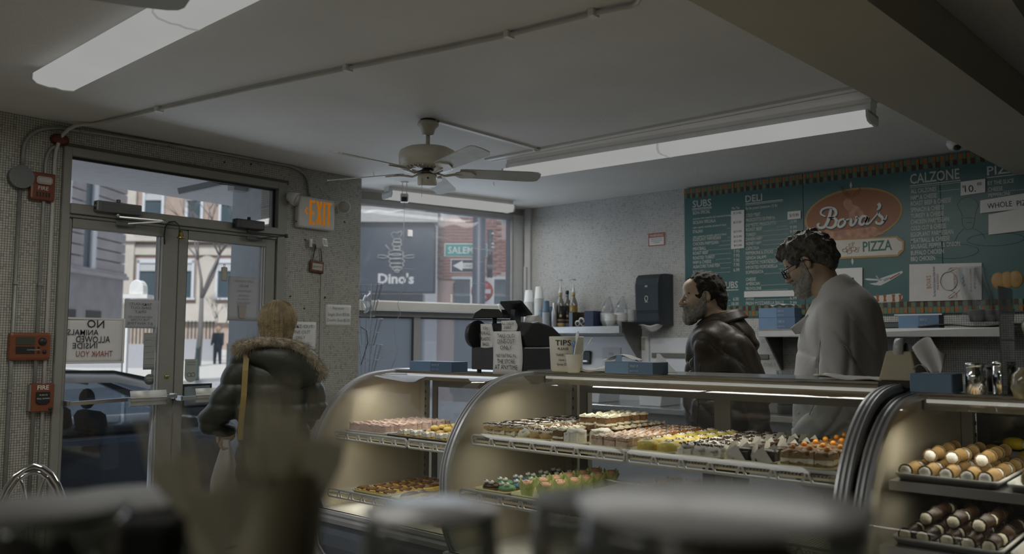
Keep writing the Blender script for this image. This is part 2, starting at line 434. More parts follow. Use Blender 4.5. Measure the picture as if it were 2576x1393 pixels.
# ---- door frame, transom window and two leaves
FX0, FX1, FZ = 1.872, 3.383, 2.52
fr = MB().box(FX0, 1.915, YD - .03, YD + .09, 0, FZ).box(3.315, FX1, YD - .03, YD + .09, 0, FZ).box(1.915, 3.315, YD - .03, YD + .09, 2.47, FZ)
fr.box(1.915, 3.315, YD - .045, YD + .09, 2.125, 2.185).box(1.915, 3.315, YD - .02, YD + .05, 2.105, 2.125)
struct(fr.build('trim_4', m_frame, bevel=.004))
w1 = bpy.data.objects.new('window_1', None); COL.objects.link(w1); w1.location = (2.615, YD + .03, 2.185); struct(w1)
MB().box(1.915, 3.315, YD + .028, YD + .034, 2.185, 2.47).build('pane', m_pane, w1, W=True)
MB().box(1.915, 3.315, YD + .015, YD + .028, 2.455, 2.47).box(1.915, 1.93, YD + .015, YD + .028, 2.185, 2.47).box(3.295, 3.315, YD + .015, YD + .028, 2.185, 2.455).build('gasket', m_black, w1, W=True)
for i, (x0, x1, gx0, gx1) in enumerate(((1.92, 2.592, 1.925 + .012, 2.495), (2.598, 3.31, 2.655, 3.235))):
    d = bpy.data.objects.new('door_%d' % (i + 1), None); COL.objects.link(d); d.location = ((x0 + x1) / 2, YD, .01); struct(d)
    y0, y1 = YD - .012, YD + .04
    f = MB().box(x0, gx0, y0, y1, .01, 2.1).box(gx1, x1, y0, y1, .01, 2.1).box(gx0, gx1, y0, y1, 2.045, 2.1).box(gx0, gx1, y0, y1, .01, .26)
    f.build('leaf_frame', m_frame, d, W=True, bevel=.003)
    MB().box(gx0, gx1, YD + .012, YD + .018, .26, 2.045).build('pane', m_pane, d, W=True)
    MB().box(gx1 - .012, gx1, y0 + .008, y1, .26, 2.045).box(gx1 - .026, gx1 - .019, y0 + .012, y1, .26, 2.045).build('glazing_bead', m_framel, d, W=True)
    bz = 1.03
    h = MB().bar((x0 + .02, YD - .085, bz - .012), (x1 - .01, YD - .085, bz + .006), .012, .022).bar((x0 + .02, YD - .085, bz - .012), (x0 + .02, y0, bz - .012), .02, .03).bar((x1 - .02, YD - .085, bz + .005), (x1 - .02, y0, bz + .005), .02, .03)
    hb = h.build('push_bar', m_steel, d, W=True)
    px0 = x0 + (.36 if i == 0 else .10)
    g = MB()
    def gp(u, v, px0=px0, bz=bz): return (px0 + .30 * u * .75, YD - .098 - .012 * math.sin(v * PI), bz - .045 + .09 * v + .004 * abs(math.sin(v * 40)))
    g.grid(gp, 2, 40); g.build('grip_plate', mt('ribbed_aluminium', (.62, .61, .57), .45, .6), hb, W=True, solid=.003)
    if i == 0: MB().lathe([(.001, 0), (.012, 0), (.013, .006), (0.001, .008)], (2.545, y0 - .008, 1.155), 16, axis='Y').build('lock_cylinder', mt('brass', (.50, .38, .12), .3, 1), d, W=True)

# ---- window wall of the chamfered bay
WR = math.atan2(-.249, 1)
WO = Vector((6.035, 5.222, 0))
wd_ = Vector((math.cos(WR), math.sin(WR), 0)); wn2 = Vector((-wd_.y, wd_.x, 0))
def wwall(u, v, z):  # u metres to the left of the corner, v outward
    p = WO - wd_ * u + wn2 * v; return (p.x, p.y, z)
def wbox(mb, u0, u1, v0, v1, z0, z1, m=0):
    v = [wwall(u, vv, z) for u in (u1, u0) for vv in (v0, v1) for z in (z0, z1)]
    return mb.add(v, [(0, 1, 3, 2), (4, 6, 7, 5), (0, 4, 5, 1), (2, 3, 7, 6), (0, 2, 6, 4), (1, 5, 7, 3)], m)
UL = 2.20
mb = MB(); wbox(mb, -.05, UL, 0, .14, 0, .55); wbox(mb, -.05, UL, 0, .14, 2.60, HC)
struct(mb.build('wall_corner', m_wallp))
w2 = bpy.data.objects.new('window_2', None); COL.objects.link(w2); w2.location = wwall(1.1, 0, .55); struct(w2)
mb = MB()
wbox(mb, 0.0, .115, -.03, .1, .55, 2.60); wbox(mb, UL - .05, UL, -.02, .1, .55, 2.60); wbox(mb, .115, UL - .05, -.02, .08, 2.555, 2.60)
wbox(mb, .1, UL, -.05, .08, 1.655, 1.735)
mb.build('window_frame', m_framel, w2, W=True, bevel=.004)
mb = MB(); wbox(mb, .135, .15, -.045, -.03, 1.735, 2.56); mb.build('film_edge_strip', m_framel, w2, W=True)
mb = MB(); wbox(mb, .115, UL - .05, .02, .026, 1.735, 2.555); mb.build('pane', glass('window_glass_big', (.9, .92, .95), 1.0, .10), w2, W=True)
mb = MB()
def film(u, v):
    a = .12 + (UL - .17) * u; z = 1.74 + .81 * v
    return wwall(a, -.035 - .004 * math.sin(a * 23 + v * 9) - .006 * math.sin(v * 14 + a * 5) * v, z)
mb.grid(film, 60, 40); mb.build('plastic_film', m_film, w2, W=True, recalc=False)
w3 = bpy.data.objects.new('window_3', None); COL.objects.link(w3); w3.location = wwall(1.1, 0, .55); struct(w3)
mb = MB(); um = 1.12
wbox(mb, um - .035, um + .035, -.01, .07, .55, 1.62); wbox(mb, .115, UL - .05, -.03, .07, 1.60, 1.655); wbox(mb, .115, .145, -.005, .06, .55, 1.62); wbox(mb, .115, UL, -.01, .07, .55, .6)
mb.build('window_frame', m_framel, w3, W=True, bevel=.003)
mb = MB(); wbox(mb, um + .035, um + .05, -.012, .0, .6, 1.60); wbox(mb, um + .05, UL - .05, -.012, .0, 1.585, 1.60); wbox(mb, .145, um - .035, -.012, .0, 1.585, 1.60); mb.build('gasket', mt('dark_grey_trim', (.08, .085, .09), .5), w3, W=True)
for a, b in ((.145, um - .035), (um + .035, UL - .05)):
    mb = MB(); wbox(mb, a, b, .02, .025, .6, 1.60); mb.build('pane', glass('frosted_low_glass', (.85, .88, .93), 1.0, .42, (.74, .78, .84), .1), w3, W=True)
# long white shade box under the big window
mb = MB(); wbox(mb, .36, UL - .02, -.15, -.05, 1.645, 1.725); wbox(mb, .34, .36, -.16, -.05, 1.635, 1.735)
ob = mb.build('shade_box', m_white, bevel=.008, seg=2); tag(ob, 'long white metal roller shade box under the big corner window', 'shade box')
# steps in the tiled corner beside the window
mb = MB().box(XB - .03, XB + .01, 5.10, 5.17, 1.5, HC).box(XB - .055, XB - .03, 5.13, 5.16, 1.5, 2.1)
struct(mb.build('trim_5', m_framel, bevel=.003))

# ---------------------------------------------------------------- ceiling lamps
m_diff = emis('lit_diffuser', (.98, .98, .965), .345)
m_lampend = mt('white_lamp_metal', (.66, .67, .66), .5)
def lamp(label, p0, p1, width, seams, drop=.10, hang=0, e=9):
    p0, p1 = Vector(p0), Vector(p1); L = (p1 - p0).length; rz = math.atan2((p1 - p0).y, (p1 - p0).x); mid = (p0 + p1) / 2
    t = thing('ceiling_lamp', label, 'ceiling lamp', (mid.x, mid.y, HC - drop - hang), rz)
    h = L / 2; w_ = width / 2; H = drop
    MB().box(-h, h, -w_ * .55, w_ * .55, H * .55, H).box(-h, h, -w_ * .9, w_ * .9, H * .45, H * .6).build('housing', m_lampend, t)
    if hang: MB().box(-h, h, -w_ * .75, w_ * .45, H, H + hang).build('ceiling_channel', m_white, t)
    c = [(-w_, H * .6), (-w_, H * .25), (-w_ * .8, .006), (-w_ * .3, 0), (0, .004), (w_ * .3, 0), (w_ * .8, .006), (w_, H * .25), (w_, H * .6)]
    n = len(seams) + 1; xs = [-h + .012] + [-h + L * q for q in seams] + [h - .012]
    for i in range(n): MB().prism(c, xs[i] + .004, xs[i + 1] - .004, 'X', smooth=False).build('diffuser', m_diff, t)
    for x in [-h, h - .012]: MB().prism([(a * 1.03, b - .003 if b < .02 else b) for a, b in c], x, x + .012, 'X').build('end_cap', m_lampend, t)
    for x in xs[1:-1]: MB().prism([(a * 1.01, b - .002 if b < .02 else b) for a, b in c], x - .008, x + .008, 'X').build('joint_cap', emis('joint_translucent', (.95, .97, .95), .26), t)
    for i in range(n):
        a = (xs[i] + xs[i + 1]) / 2; q = Vector((math.cos(rz) * a, math.sin(rz) * a, 0)) + Vector(t.location)
        light('AREA', 'tube_light', (q.x, q.y, HC - drop - hang - .006), e, WARM, (0, 0, rz), shape='RECTANGLE', size=xs[i + 1] - xs[i] - .05, size_y=width)
    return t
a0 = onZ(142, 195, 2.58); LA = 1.22
lamp('long lit fluorescent fixture at the upper left of the ceiling above the doors', (1.47, 4.22, 0), (1.47, 4.22 - 2 * LA, 0), .20, [.5], .085, e=8)
lamp('long lit fluorescent fixture beside the ceiling channel, ending at the beam', (4.47, 1.43, 0), (4.35, 1.43 + 2 * LA, 0), .19, [.5], .10, .03, e=9.8)
lc0, lc1 = onZ(945, 487, 2.60), onZ(1297, 520, 2.60)
lamp('single lit fluorescent fixture in front of the corner window', (4.42, 5.30, 0), (5.62, 5.00, 0), .17, [], .10, 0, e=6)
# two unseen fixtures added behind the camera to fill the room with light
lamp('lit fluorescent fixture over the seating end of the shop, behind the camera', (-1.1, .5, 0), (-1.1, 2.9, 0), .20, [.5], .085, e=9.5)
lamp('lit fluorescent fixture over the entrance end, left of the camera', (-1.1, 3.3, 0), (-1.1, 4.5, 0), .20, [], .085, e=7)
# boxed channel on the ceiling beside lamp B
g0, g1 = onZ(2160, 236, HC - .02), onZ(1225, 383, HC - .02)
ob = MB().box(4.17, 4.185, 1.42, 3.95, HC - .012, HC).box(4.235, 4.25, 1.42, 3.95, HC - .012, HC).box(4.185, 4.235, 1.42, 3.95, HC - .008, HC).build('trim_6', m_white); struct(ob)
# ================================================================ things on the door wall
m_conduit = mt('galvanised_conduit', (.33, .33, .31), .5, .5, var=.1)
m_red = mt('red_device_plastic', (.19, .055, .025), .4, var=.05)
m_paper = mt('paper', (.74, .74, .73), .7, var=.03, scale=5)
m_ink = mt('black_ink', (.03, .03, .035), .7)
m_redink = mt('red_ink', (.35, .06, .05), .7)
def yw(px, py): p = onY(px, py, YD); return p
def wl(px, py, dz=0): p = onY(px, py, YD); return (p.x, p.y, p.z + dz)
# conduits: (list of pixel points, radius, label)
def cond(label, pts, r, clips=(), off=.018, cat='conduit'):
    P = []
    for p in pts:
        if len(p) == 2: q = onY(p[0], p[1], YD - off); P.append(q)
        else: P.append(Vector(p))
    t = thing('conduit_pipe', label, cat, P[0])
    MB().tube(P, r, 8).build('pipe', m_conduit, t, W=True)
    for c in clips:
        q = Vector(c); MB().box(q.x - .012, q.x + .012, YD - .032, YD, q.z - .008, q.z + .008).build('clip', m_conduit, t, W=True)
    return t
def arc(p0, pc, p1, n=7):
    p0, pc, p1 = Vector(p0), Vector(pc), Vector(p1)
    return [(1 - s) ** 2 * p0 + 2 * s * (1 - s) * pc + s * s * p1 for s in [i / n for i in range(n + 1)]]
def W3(px, py, off=.018): return onY(px, py, YD - off)
xa = W3(45, 600).x
cond('thin steel conduit left of all the fire alarm devices, dropping from the round grey box', [(xa, YD - .014, 2.29), (xa, YD - .014, .1)], .0115, [(xa, YD, 1.7), (xa, YD, 1.1)])
cond('steel conduit curving from the round grey box along the wall top to the exit sign',
     [(xa + .005, YD - .014, 2.33), *arc((xa + .005, YD - .014, 2.45), (xa + .01, YD - .014, 2.60), W3(150, 322)), *[W3(x, y) for x, y in ((250, 336), (420, 363), (600, 393))], *arc(W3(690, 410), W3(778, 418), W3(777, 470)), W3(778, 492)], .0115, [W3(205, 330), W3(427, 366), W3(640, 401)])
xb, xc = W3(104, 640).x, W3(121, 640).x
cond('steel conduit rising behind the fire strobe to the ceiling heat detector', [(xb, YD - .014, .1), (xb, YD - .014, 2.30), *arc((xb, YD - .014, 2.40), (xb + .01, YD - .014, 2.5), W3(140, 368))], .0115, [(xb, YD, 1.7)])
# the right-hand one turns onto the ceiling and crosses it
cz = HC - .014
def CZ(px, py): q = onZ(px, py, cz); return Vector((q.x, q.y, cz))
pts = [Vector((xc + .012, YD - .014, .1)), Vector((xc + .012, YD - .014, 2.30)), *arc((xc + .012, YD - .014, 2.42), (xc + .01, YD - .03, 2.66), CZ(235, 313)), CZ(290, 300), CZ(330, 292), CZ(400, 275), CZ(640, 221), CZ(875, 172), CZ(1080, 131), CZ(1280, 88), CZ(1493, 34), CZ(1560, 20), *arc(CZ(1590, 14), CZ(1612, 6), CZ(1610, -14)), CZ(1590, -80)]
t = thing('conduit_pipe', 'long painted conduit that climbs beside the door frame and crosses the whole ceiling', 'conduit', pts[0])
MB().tube(pts, .0105, 8).build('pipe', mt('painted_pipe', (.56, .55, .51), .5), t, W=True)
for q in (CZ(400, 275), CZ(875, 172), CZ(1280, 88), CZ(1493, 34)):
    MB().box(q.x - .022, q.x + .022, q.y - .012, q.y + .012, HC - .028, HC).build('clip', m_white, t, W=True)
# round junction box
p = W3(47, 447, 0)
t = thing('junction_box', 'round grey junction box high on the tiled wall left of the fire strobe', 'junction box', p)
MB().lathe([(.0, -.05), (.055, -.05), (.062, -.044), (.062, 0)], (0, 0, 0), 16, axis='Y', smooth=False).build('box', mt('grey_box', (.17, .18, .18), .5, .3), t)
MB().lathe([(0, -.053), (.066, -.053), (.066, -.048), (0, -.048)], (0, 0, 0), 16, axis='Y', smooth=False).build('cover', mt('grey_box', (.2, .2, .2)), t)
for a in (.045, -.045): MB().lathe([(0, -.056), (.006, -.056), (.006, -.052)], (a * .7, 0, a), 8, axis='Y').build('screw', m_conduit, t)
# fire strobe
p = W3(101, 471, 0)
t = thing('fire_strobe', 'red fire strobe with a clear lens, high on the tiles left of the door', 'fire alarm', p)
MB().box(-.066, .066, -.05, 0, -.08, .08).build('housing', m_red, t, bevel=.012, seg=2)
MB().box(-.04, .045, -.072, -.048, .01, .055).build('lens', mt('clear_lens', (.5, .45, .42), .1, spec=.8), t, bevel=.01)
letters([('FIRE', 0, -.022, .022, 'c')], m_paper, t, 'lettering', -.052)
mb = MB()
for i in range(5): mb.box(-.035 + i * .016, -.027 + i * .016, -.052, -.045, -.062, -.035)
mb.build('speaker_slots', m_black, t)
# small brown heat detector by the conduit bend
p = W3(149, 352, 0)
t = thing('heat_detector', 'small brown-red round detector tucked by the conduit bend near the ceiling', 'detector', (p.x, p.y, p.z))
MB().lathe([(0, -.05), (.03, -.05), (.042, -.02), (.045, 0)], (0, 0, 0), 14, axis='Y', sx=.8, sy=1.2).build('body', mt('dark_red', (.13, .03, .02), .5), t)
# annunciator panel
p = W3(70, 871, 0)
t = thing('alarm_panel', 'red alarm panel with a small screen and round dial, left of the door', 'alarm panel', p)
MB().box(-.108, .108, -.045, 0, -.078, .078).build('housing', mt('alarm_red', (.22, .07, .03), .4), t, bevel=.016, seg=2)
MB().box(-.075, .02, -.049, -.04, .01, .052).build('screen', mt('lcd', (.07, .08, .055), .2), t)
MB().box(-.075, .02, -.049, -.04, -.04, 0).build('label_plate', m_black, t)
letters([('CONTROL PANEL', -.02, -.022, .006, 'l')], m_paper, t, 'lettering', -.051)
MB().lathe([(0, -.056), (.02, -.056), (.022, -.044)], (.06, 0, .028), 16, axis='Y').build('dial', m_black, t)
for k in range(3): MB().box(.035, .047, -.05, -.042, -.01 - k * .014, -.002 - k * .014).build('button', m_black, t)
MB().lathe([(0, -.052), (.011, -.052), (.011, -.044)], (.072, 0, -.03), 12, axis='Y').build('knob', m_black, t)
# pull station
p = W3(98, 1000, 0)
t = thing('fire_pull_station', 'red fire pull station with white FIRE lettering, below the alarm panel', 'fire alarm', p)
MB().box(-.066, -.05, -.045, 0, -.07, .075).build('back_box', m_conduit, t)
MB().box(-.058, .062, -.05, 0, -.078, .08).build('housing', mt('pull_red', (.23, .075, .035), .4), t, bevel=.005)
letters([('FIRE', .002, .048, .024, 'c')], m_paper, t, 'lettering', -.0515, offset=.02)
MB().prism([(-.034, .035), (.038, .035), (.038, -.022), (.02, -.034), (-.016, -.034), (-.034, -.022)], -.06, -.046, 'Y').build('pull_handle', m_black, t, bevel=.002)
letters([('PUSH IN', .002, .014, .008, 'c'), ('PULL DOWN', .002, -.006, .008, 'c')], m_paper, t, 'lettering', -.0615)
MB().lathe([(0, -.054), (.01, -.054), (.01, -.048)], (.044, 0, -.062), 12, axis='Y').build('lock', m_black, t)
# door closers
def closer(label, px, py, w, dark):
    p = onY(px, py, YD - .045); t = thing('door_closer', label, 'door closer', (p.x, p.y, p.z))
    mm = mt('closer_dark', (.05, .052, .055), .4, .3) if dark else mt('closer_grey', (.20, .205, .21), .4, .4)
    MB().box(-w / 2, w / 2, -.055, 0, -.032, .032).build('body', mm, t, bevel=.008, seg=2)
    mb = MB()
    for k in range(5): mb.box(-w / 2 + .03, w / 2 - .01, -.058, -.054, -.022 + k * .010, -.018 + k * .010)
    mb.build('ribs', mm, t)
    MB().cyl((.0, -.03, .03), (.0, -.03, .052), .012, n=10).build('valve', mm, t)
    for k in (-.015, .015): MB().lathe([(0, -.002), (.009, -.002), (.009, 0)], (-w / 2 - .001, -.03, k), 8, axis='X').build('screw', m_black, t)
    MB().cyl((0, -.03, -.03), (0, -.03, -.055), .014, n=10).bar((0, -.03, -.052), (.24, -.12, -.058), .02, .007).build('arm', m_steel if not dark else mm, t)
    MB().bar((.24, -.12, -.062), (.07, -.002, -.085), .016, .008).cyl((.24, -.12, -.05), (.24, -.12, -.075), .012, n=10).build('forearm', m_steel if not dark else mm, t)
    MB().box(-.0, .12, -.012, .0, -.10, -.075).build('shoe', mm, t, bevel=.003)
closer('grey ribbed door closer over the left door leaf', 292, 525, .27, False)
closer('dark door closer over the right door leaf', 620, 566, .22, True)
# bell on its spring strap
p = onY(412, 612, YD - .02)
t = thing('door_bell', 'brass shop bell hanging on a curved black spring strap between the door leaves', 'bell', p)
def bw(px, py, o=.02): q = onY(px, py, YD - o) - p; return (q.x, q.y, q.z)
st = [bw(414, 614), bw(413, 592), bw(416, 570, .04), bw(426, 558, .055), bw(440, 557, .07), bw(450, 566, .08), bw(453, 582, .085)]
MB().tube(st, .009, 6, flat=.3).build('spring_strap', m_black, t)
q = Vector(bw(455, 590, .085))
MB().lathe([(.003, .024), (.010, .020), (.014, .008), (.017, -.012), (.026, -.022), (.024, -.024), (.002, -.01)], q, 16).build('bell', mt('brass', (.5, .38, .12), .3, 1), t)
MB().ell(q + Vector((0, 0, -.026)), (.006, .006, .006), 8).build('clapper', mt('brass', (.5, .38, .12)), t)
# air freshener
p = onY(564, 688, YD - .02)
t = thing('hanging_tag', 'pale oblong scent tag stuck on the glass of the right door', 'air freshener', p)
MB().box(-.021, .021, -.008, .008, -.05, .045).build('tag', mt('tag_cream', (.50, .50, .44), .6), t, bevel=.012, seg=3)
MB().tube([(.006 * math.cos(a), 0, .056 + .008 * math.sin(a)) for a in [i * PI / 5 for i in range(10)]], .0022, 5, closed=True).build('hook', m_steel, t)

# ---- notices taped inside/outside the door glass
def notice(name, label, px0, py0, px1, py1, lines, cat='notice', paper=None, ink=None, mirror=True, plane=YD + .004, th=.0015, jit=.03, border=None, group=None, extra=None, offset=-.012):
    a = onY(px0, py0, plane); b = onY(px1, py1, plane)
    w_, h_ = b.x - a.x, a.z - b.z
    t = thing(name, label, cat, (a.x + w_ / 2, plane, b.z))
    n = 8
    MB().grid(lambda u, v: (-w_ / 2 + w_ * u, -.002 + .003 * math.sin(u * 3 + v * 2), h_ * v), n, n, smooth=True).build('sheet', paper or m_paper, t, solid=th)
    L = [(s, (x - .5) * w_ * (-1 if mirror else 1), z * h_, hh * h_, al, *( [wd * w_] if wd else [])) for s, x, z, hh, al, wd in lines]
    if L: letters(L, ink or m_ink, t, 'handwriting', -.0065 - th, mirror=mirror, jit=jit, offset=offset)
    if border:
        MB().box(-w_ / 2, w_ / 2, -.0075, -.0035, 0, .012).box(-w_ / 2, w_ / 2, -.0075, -.0035, h_ - .012, h_).box(-w_ / 2, -w_ / 2 + .012, -.0075, -.0035, .012, h_ - .012).box(w_ / 2 - .012, w_ / 2, -.0075, -.0035, .012, h_ - .012).build('tape_edge', border, t)
    if extra: extra(t, w_, h_)
    return t, w_, h_
m_paperb = mt('backlit_paper', (.50, .52, .55), .7, var=.03)
m_paperw = mt('white_board_paper', (.80, .80, .80), .7, var=.03)
t, w_, h_ = notice('paper_sign', 'white hand-lettered NO ANIMALS ALLOWED sign seen mirrored on the left door glass', 162, 797, 310, 913,
  [('NO', .5, .78, .17, 'c', None), ('ANIMALS', .30, .62, .12, 'c', .5), ('ALLOWED', .47, .46, .14, 'c', .56), ('INSIDE', .34, .33, .12, 'c', .4)], paper=m_paperw, border=m_paper, offset=.004)
letters([('THANK YOU', -(.5 - .5) * w_, .15 * h_, .13 * h_, 'c', .6 * w_)], m_redink, t, 'handwriting', -.0085, mirror=True, jit=.03)
notice('paper_sign', 'grey backlit TAKE-OUT sign seen mirrored at the right edge of the left door glass', 314, 752, 404, 826,
  [('TAKE-OUT/', .42, .80, .09, 'c', .6), ('DINE OUT', .42, .67, .09, 'c', .55), ('ONLY', .42, .53, .1, 'c', .3), ('NO EATING IN', .42, .36, .07, 'c', .62), ('THE STORE', .42, .25, .08, 'c', .5), ('AT ANYTIME', .42, .12, .09, 'c', .7)], paper=m_paperb)
def cupdraw(t, w_, h_): MB().prism([(-.03, .02), (.01, .02), (.02, .11), (-.04, .11)], -.008, -.0065, 'Y').build('cup_picture', mt('latte_print', (.42, .38, .33), .8), t)
notice('paper_sign', 'tall grey poster with a printed cup, mirrored on the right door glass', 575, 694, 648, 808,
  [('ICED COFFEE', .5, .88, .05, 'c', .6), ('$4.00', .5, .77, .06, 'c', .3), ('FLAVORS', .5, .66, .05, 'c', .45), ('*CARAMEL', .5, .56, .04, 'c', .4), ('*VANILLA', .5, .48, .04, 'c', .4), ('*HAZELNUT', .5, .39, .05, 'c', .5)], paper=m_paperb, ink=mt('faint_ink', (.25, .26, .28), .8), extra=cupdraw)
t, w_, h_ = notice('sticker_strip', 'narrow column of pale stickers on the left door glass', 363, 837, 390, 929, [], 'sticker', paper=mt('sticker_grey', (.36, .38, .38), .6))
for k in range(6): MB().box(-w_ / 2 + .004, w_ / 2 - .004, -.006, -.004, h_ * (k + .93) / 6, h_ * (k + .96) / 6).build('seam', m_paper, t)
p = onY(376, 954, YD + .006)
t = thing('round_sticker', 'round grey sticker on the left door glass below the column of stickers', 'sticker', p)
MB().lathe([(0, -.003), (.034, -.003), (.034, 0)], (0, 0, 0), 24, axis='Y').build('disc', mt('sticker_dark', (.16, .18, .18), .6), t)
letters([('THANK', 0, .004, .010, 'c', .045), ('YOU', 0, -.012, .010, 'c', .025)], m_paper, t, 'lettering', -.004, mirror=True)
p = onY(480, 932, YD + .006)
t = thing('shield_sticker', 'pale shield-shaped review sticker with two printed rings on the right door glass', 'sticker', p)
sh = [(-.042, .075), (-.042, -.03)] + [(.042 * math.cos(a), -.03 + .045 * math.sin(a)) for a in [PI + i * PI / 10 for i in range(11)]] + [(.042, .075)]
MB().prism(sh, -.003, 0, 'Y').build('sheet', mt('sticker_pale', (.42, .47, .43), .6), t)
mb = MB()
for sx_ in (-.014, .014):
    mb.tube([(sx_ + .013 * math.cos(a), -.005, -.025 + .013 * math.sin(a)) for a in [i * PI / 8 for i in range(16)]], .0018, 4, closed=True)
mb.build('ring_print', mt('ring_print', (.22, .27, .23), .7), t)
letters([('REVIEW US', 0, .05, .010, 'c', .06), ('THANK YOU', 0, .034, .010, 'c', .06)], mt('ring_print', (.22, .27, .23)), t, 'lettering', -.004, mirror=True)
notice('framed_notice', 'grey framed notice behind the push plate of the right door', 458, 966, 530, 1022, [('CUSTOMER PARKING NOTICE', .6, .80, .07, 'c', .55), ('TWO HOURS ONLY', .6, .62, .05, 'c', .4), ('AT ALL TIMES', .6, .2, .05, 'c', .35)], paper=mt('notice_grey', (.25, .29, .32), .6), border=m_black, plane=YD + .003)

# ---- exit sign with emergency heads
p = onY(791, 538, YD - .02)
t = thing('exit_sign', 'white emergency EXIT sign with orange letters on the tiled wall right of the door', 'exit sign', (p.x, YD, p.z))
MB().box(-.16, .16, -.055, 0, -.115, .115).build('housing', mt('exit_white', (.70, .69, .65), .45), t, bevel=.018, seg=3)
m_or = emis('exit_orange', (1, .33, .02), .27)
def bars(mb, x, s, hh, y0=-.0575, y1=-.05):
    W_ = hh * .275; k = hh * .095
    if s == 'E': mb.box(x, x + k, y0, y1, 0, hh).box(x + k, x + W_, y0, y1, hh - k, hh).box(x + k, x + W_ * .9, y0, y1, hh * .43, hh * .43 + k).box(x + k, x + W_, y0, y1, 0, k)
    if s == 'X': mb.prism([(x, 0), (x + k, 0), (x + W_ + .004, hh), (x + W_ + .004 - k, hh)], y0, y1, 'Y').prism([(x + W_ + .004 - k, 0), (x + W_ + .004, 0), (x + k, hh), (x, hh)], y0 - .0008, y1, 'Y')
    if s == 'I': mb.box(x, x + k * 1.1, y0, y1, 0, hh)
    if s == 'T': mb.box(x, x + W_, y0, y1, hh - k, hh).box(x + W_ / 2 - k * .55, x + W_ / 2 + k * .55, y0, y1, 0, hh - k)
mb = MB(); hh = .175; bars(mb, 0, 'E', hh); bars(mb, .058, 'X', hh); bars(mb, .120, 'I', hh); bars(mb, .146, 'T', hh); mb.v = [(x - .068, y, z - .084) for x, y, z in mb.v]
mb.build('exit_letters', m_or, t)
MB().prism([(-.112, .008), (-.092, .034), (-.080, .034), (-.100, .008), (-.080, -.018), (-.092, -.018)], -.058, -.05, 'Y').build('chevron', m_or, t)
for s in (-1, 1):
    h = MB().tube([(s * .15, -.03, .07), (s * .185, -.035, .10), (s * .205, -.05, .105)], .014, 8).build('lamp_arm', m_white, t)
    c = Vector((s * .225, -.075, .085)); mb = MB().lathe([(.02, -.045), (.034, -.035), (.044, 0), (.05, .03), (.046, .034)], (0, 0, 0), 16)
    mb.xf(Matrix.Translation(c) @ Euler((R(115), 0, R(s * -35))).to_matrix().to_4x4()); hd = mb.build('lamp_head', m_white, t)
    mb = MB().lathe([(0, .028), (.045, .032), (.046, .036), (0, .036)], (0, 0, 0), 16); mb.xf(Matrix.Translation(c) @ Euler((R(115), 0, R(s * -35))).to_matrix().to_4x4())
    mb.build('lens', mt('prismatic_lens', (.42, .41, .38), .15, spec=.8), hd)
MB().lathe([(0, -.002), (.007, -.002), (.007, 0)], (-.162, -.03, -.075), 10, axis='X').build('test_lamp', mt('teal_led', (.02, .12, .14), .3), t)
# white camera with dark square face
def camera_box(label, c, rz, tilt, arm, name='security_camera'):
    t = thing(name, label, 'camera', c, rz)
    MB().box(-.032, .032, -.035, .035, -.032, .032, rot=(R(tilt), 0, 0), c=(0, 0, 0)).build('body', mt('camera_white', (.72, .71, .69), .4), t, bevel=.012, seg=3)
    mb = MB().box(-.019, .019, -.0375, -.0345, -.019, .019, rot=None); mb.xf(Euler((R(tilt), 0, 0)).to_matrix().to_4x4()); mb.build('lens_window', m_black, t)
    arm(t)
    return t
p = onY(809, 612, YD - .07)
camera_box('white cube camera with a dark square eye on the tiled wall under the exit sign', p, R(22), -12, lambda t: MB().cyl((-.01, .03, 0), (-.045, .075, .005), .008, n=8).box(-.062, -.035, .055, .064, -.03, .03).build('bracket', m_white, t))
# hanging plaque
p = onY(796, 671, YD - .012)
t = thing('hanging_plaque', 'small brown framed plaque hanging by straps under the wall camera', 'plaque', p)
mb = MB().box(-.062, .062, -.012, .004, -.045, .045, rot=(0, R(4), 0)); mb.build('frame', mt('mottled_brown', (.16, .06, .025), .35, var=.6, scale=25), t, bevel=.01, seg=2)
mb = MB().box(-.044, .044, -.0145, -.01, -.024, .024, rot=(0, R(4), 0)); mb.build('plate', mt('plate_cream', (.5, .48, .43), .6), t)
letters([('HOT HOT HOT', .0, -.008, .013, 'c', .075)], mt('brown_print', (.15, .08, .05), .7), t, 'lettering', -.0165)
for a, b in ((-.04, -.012), (.045, .028)): MB().bar((a, -.004, .042), (b, -.004, .165), .008, .003).build('strap', mt('brown_ribbon', (.07, .025, .015), .6), t)
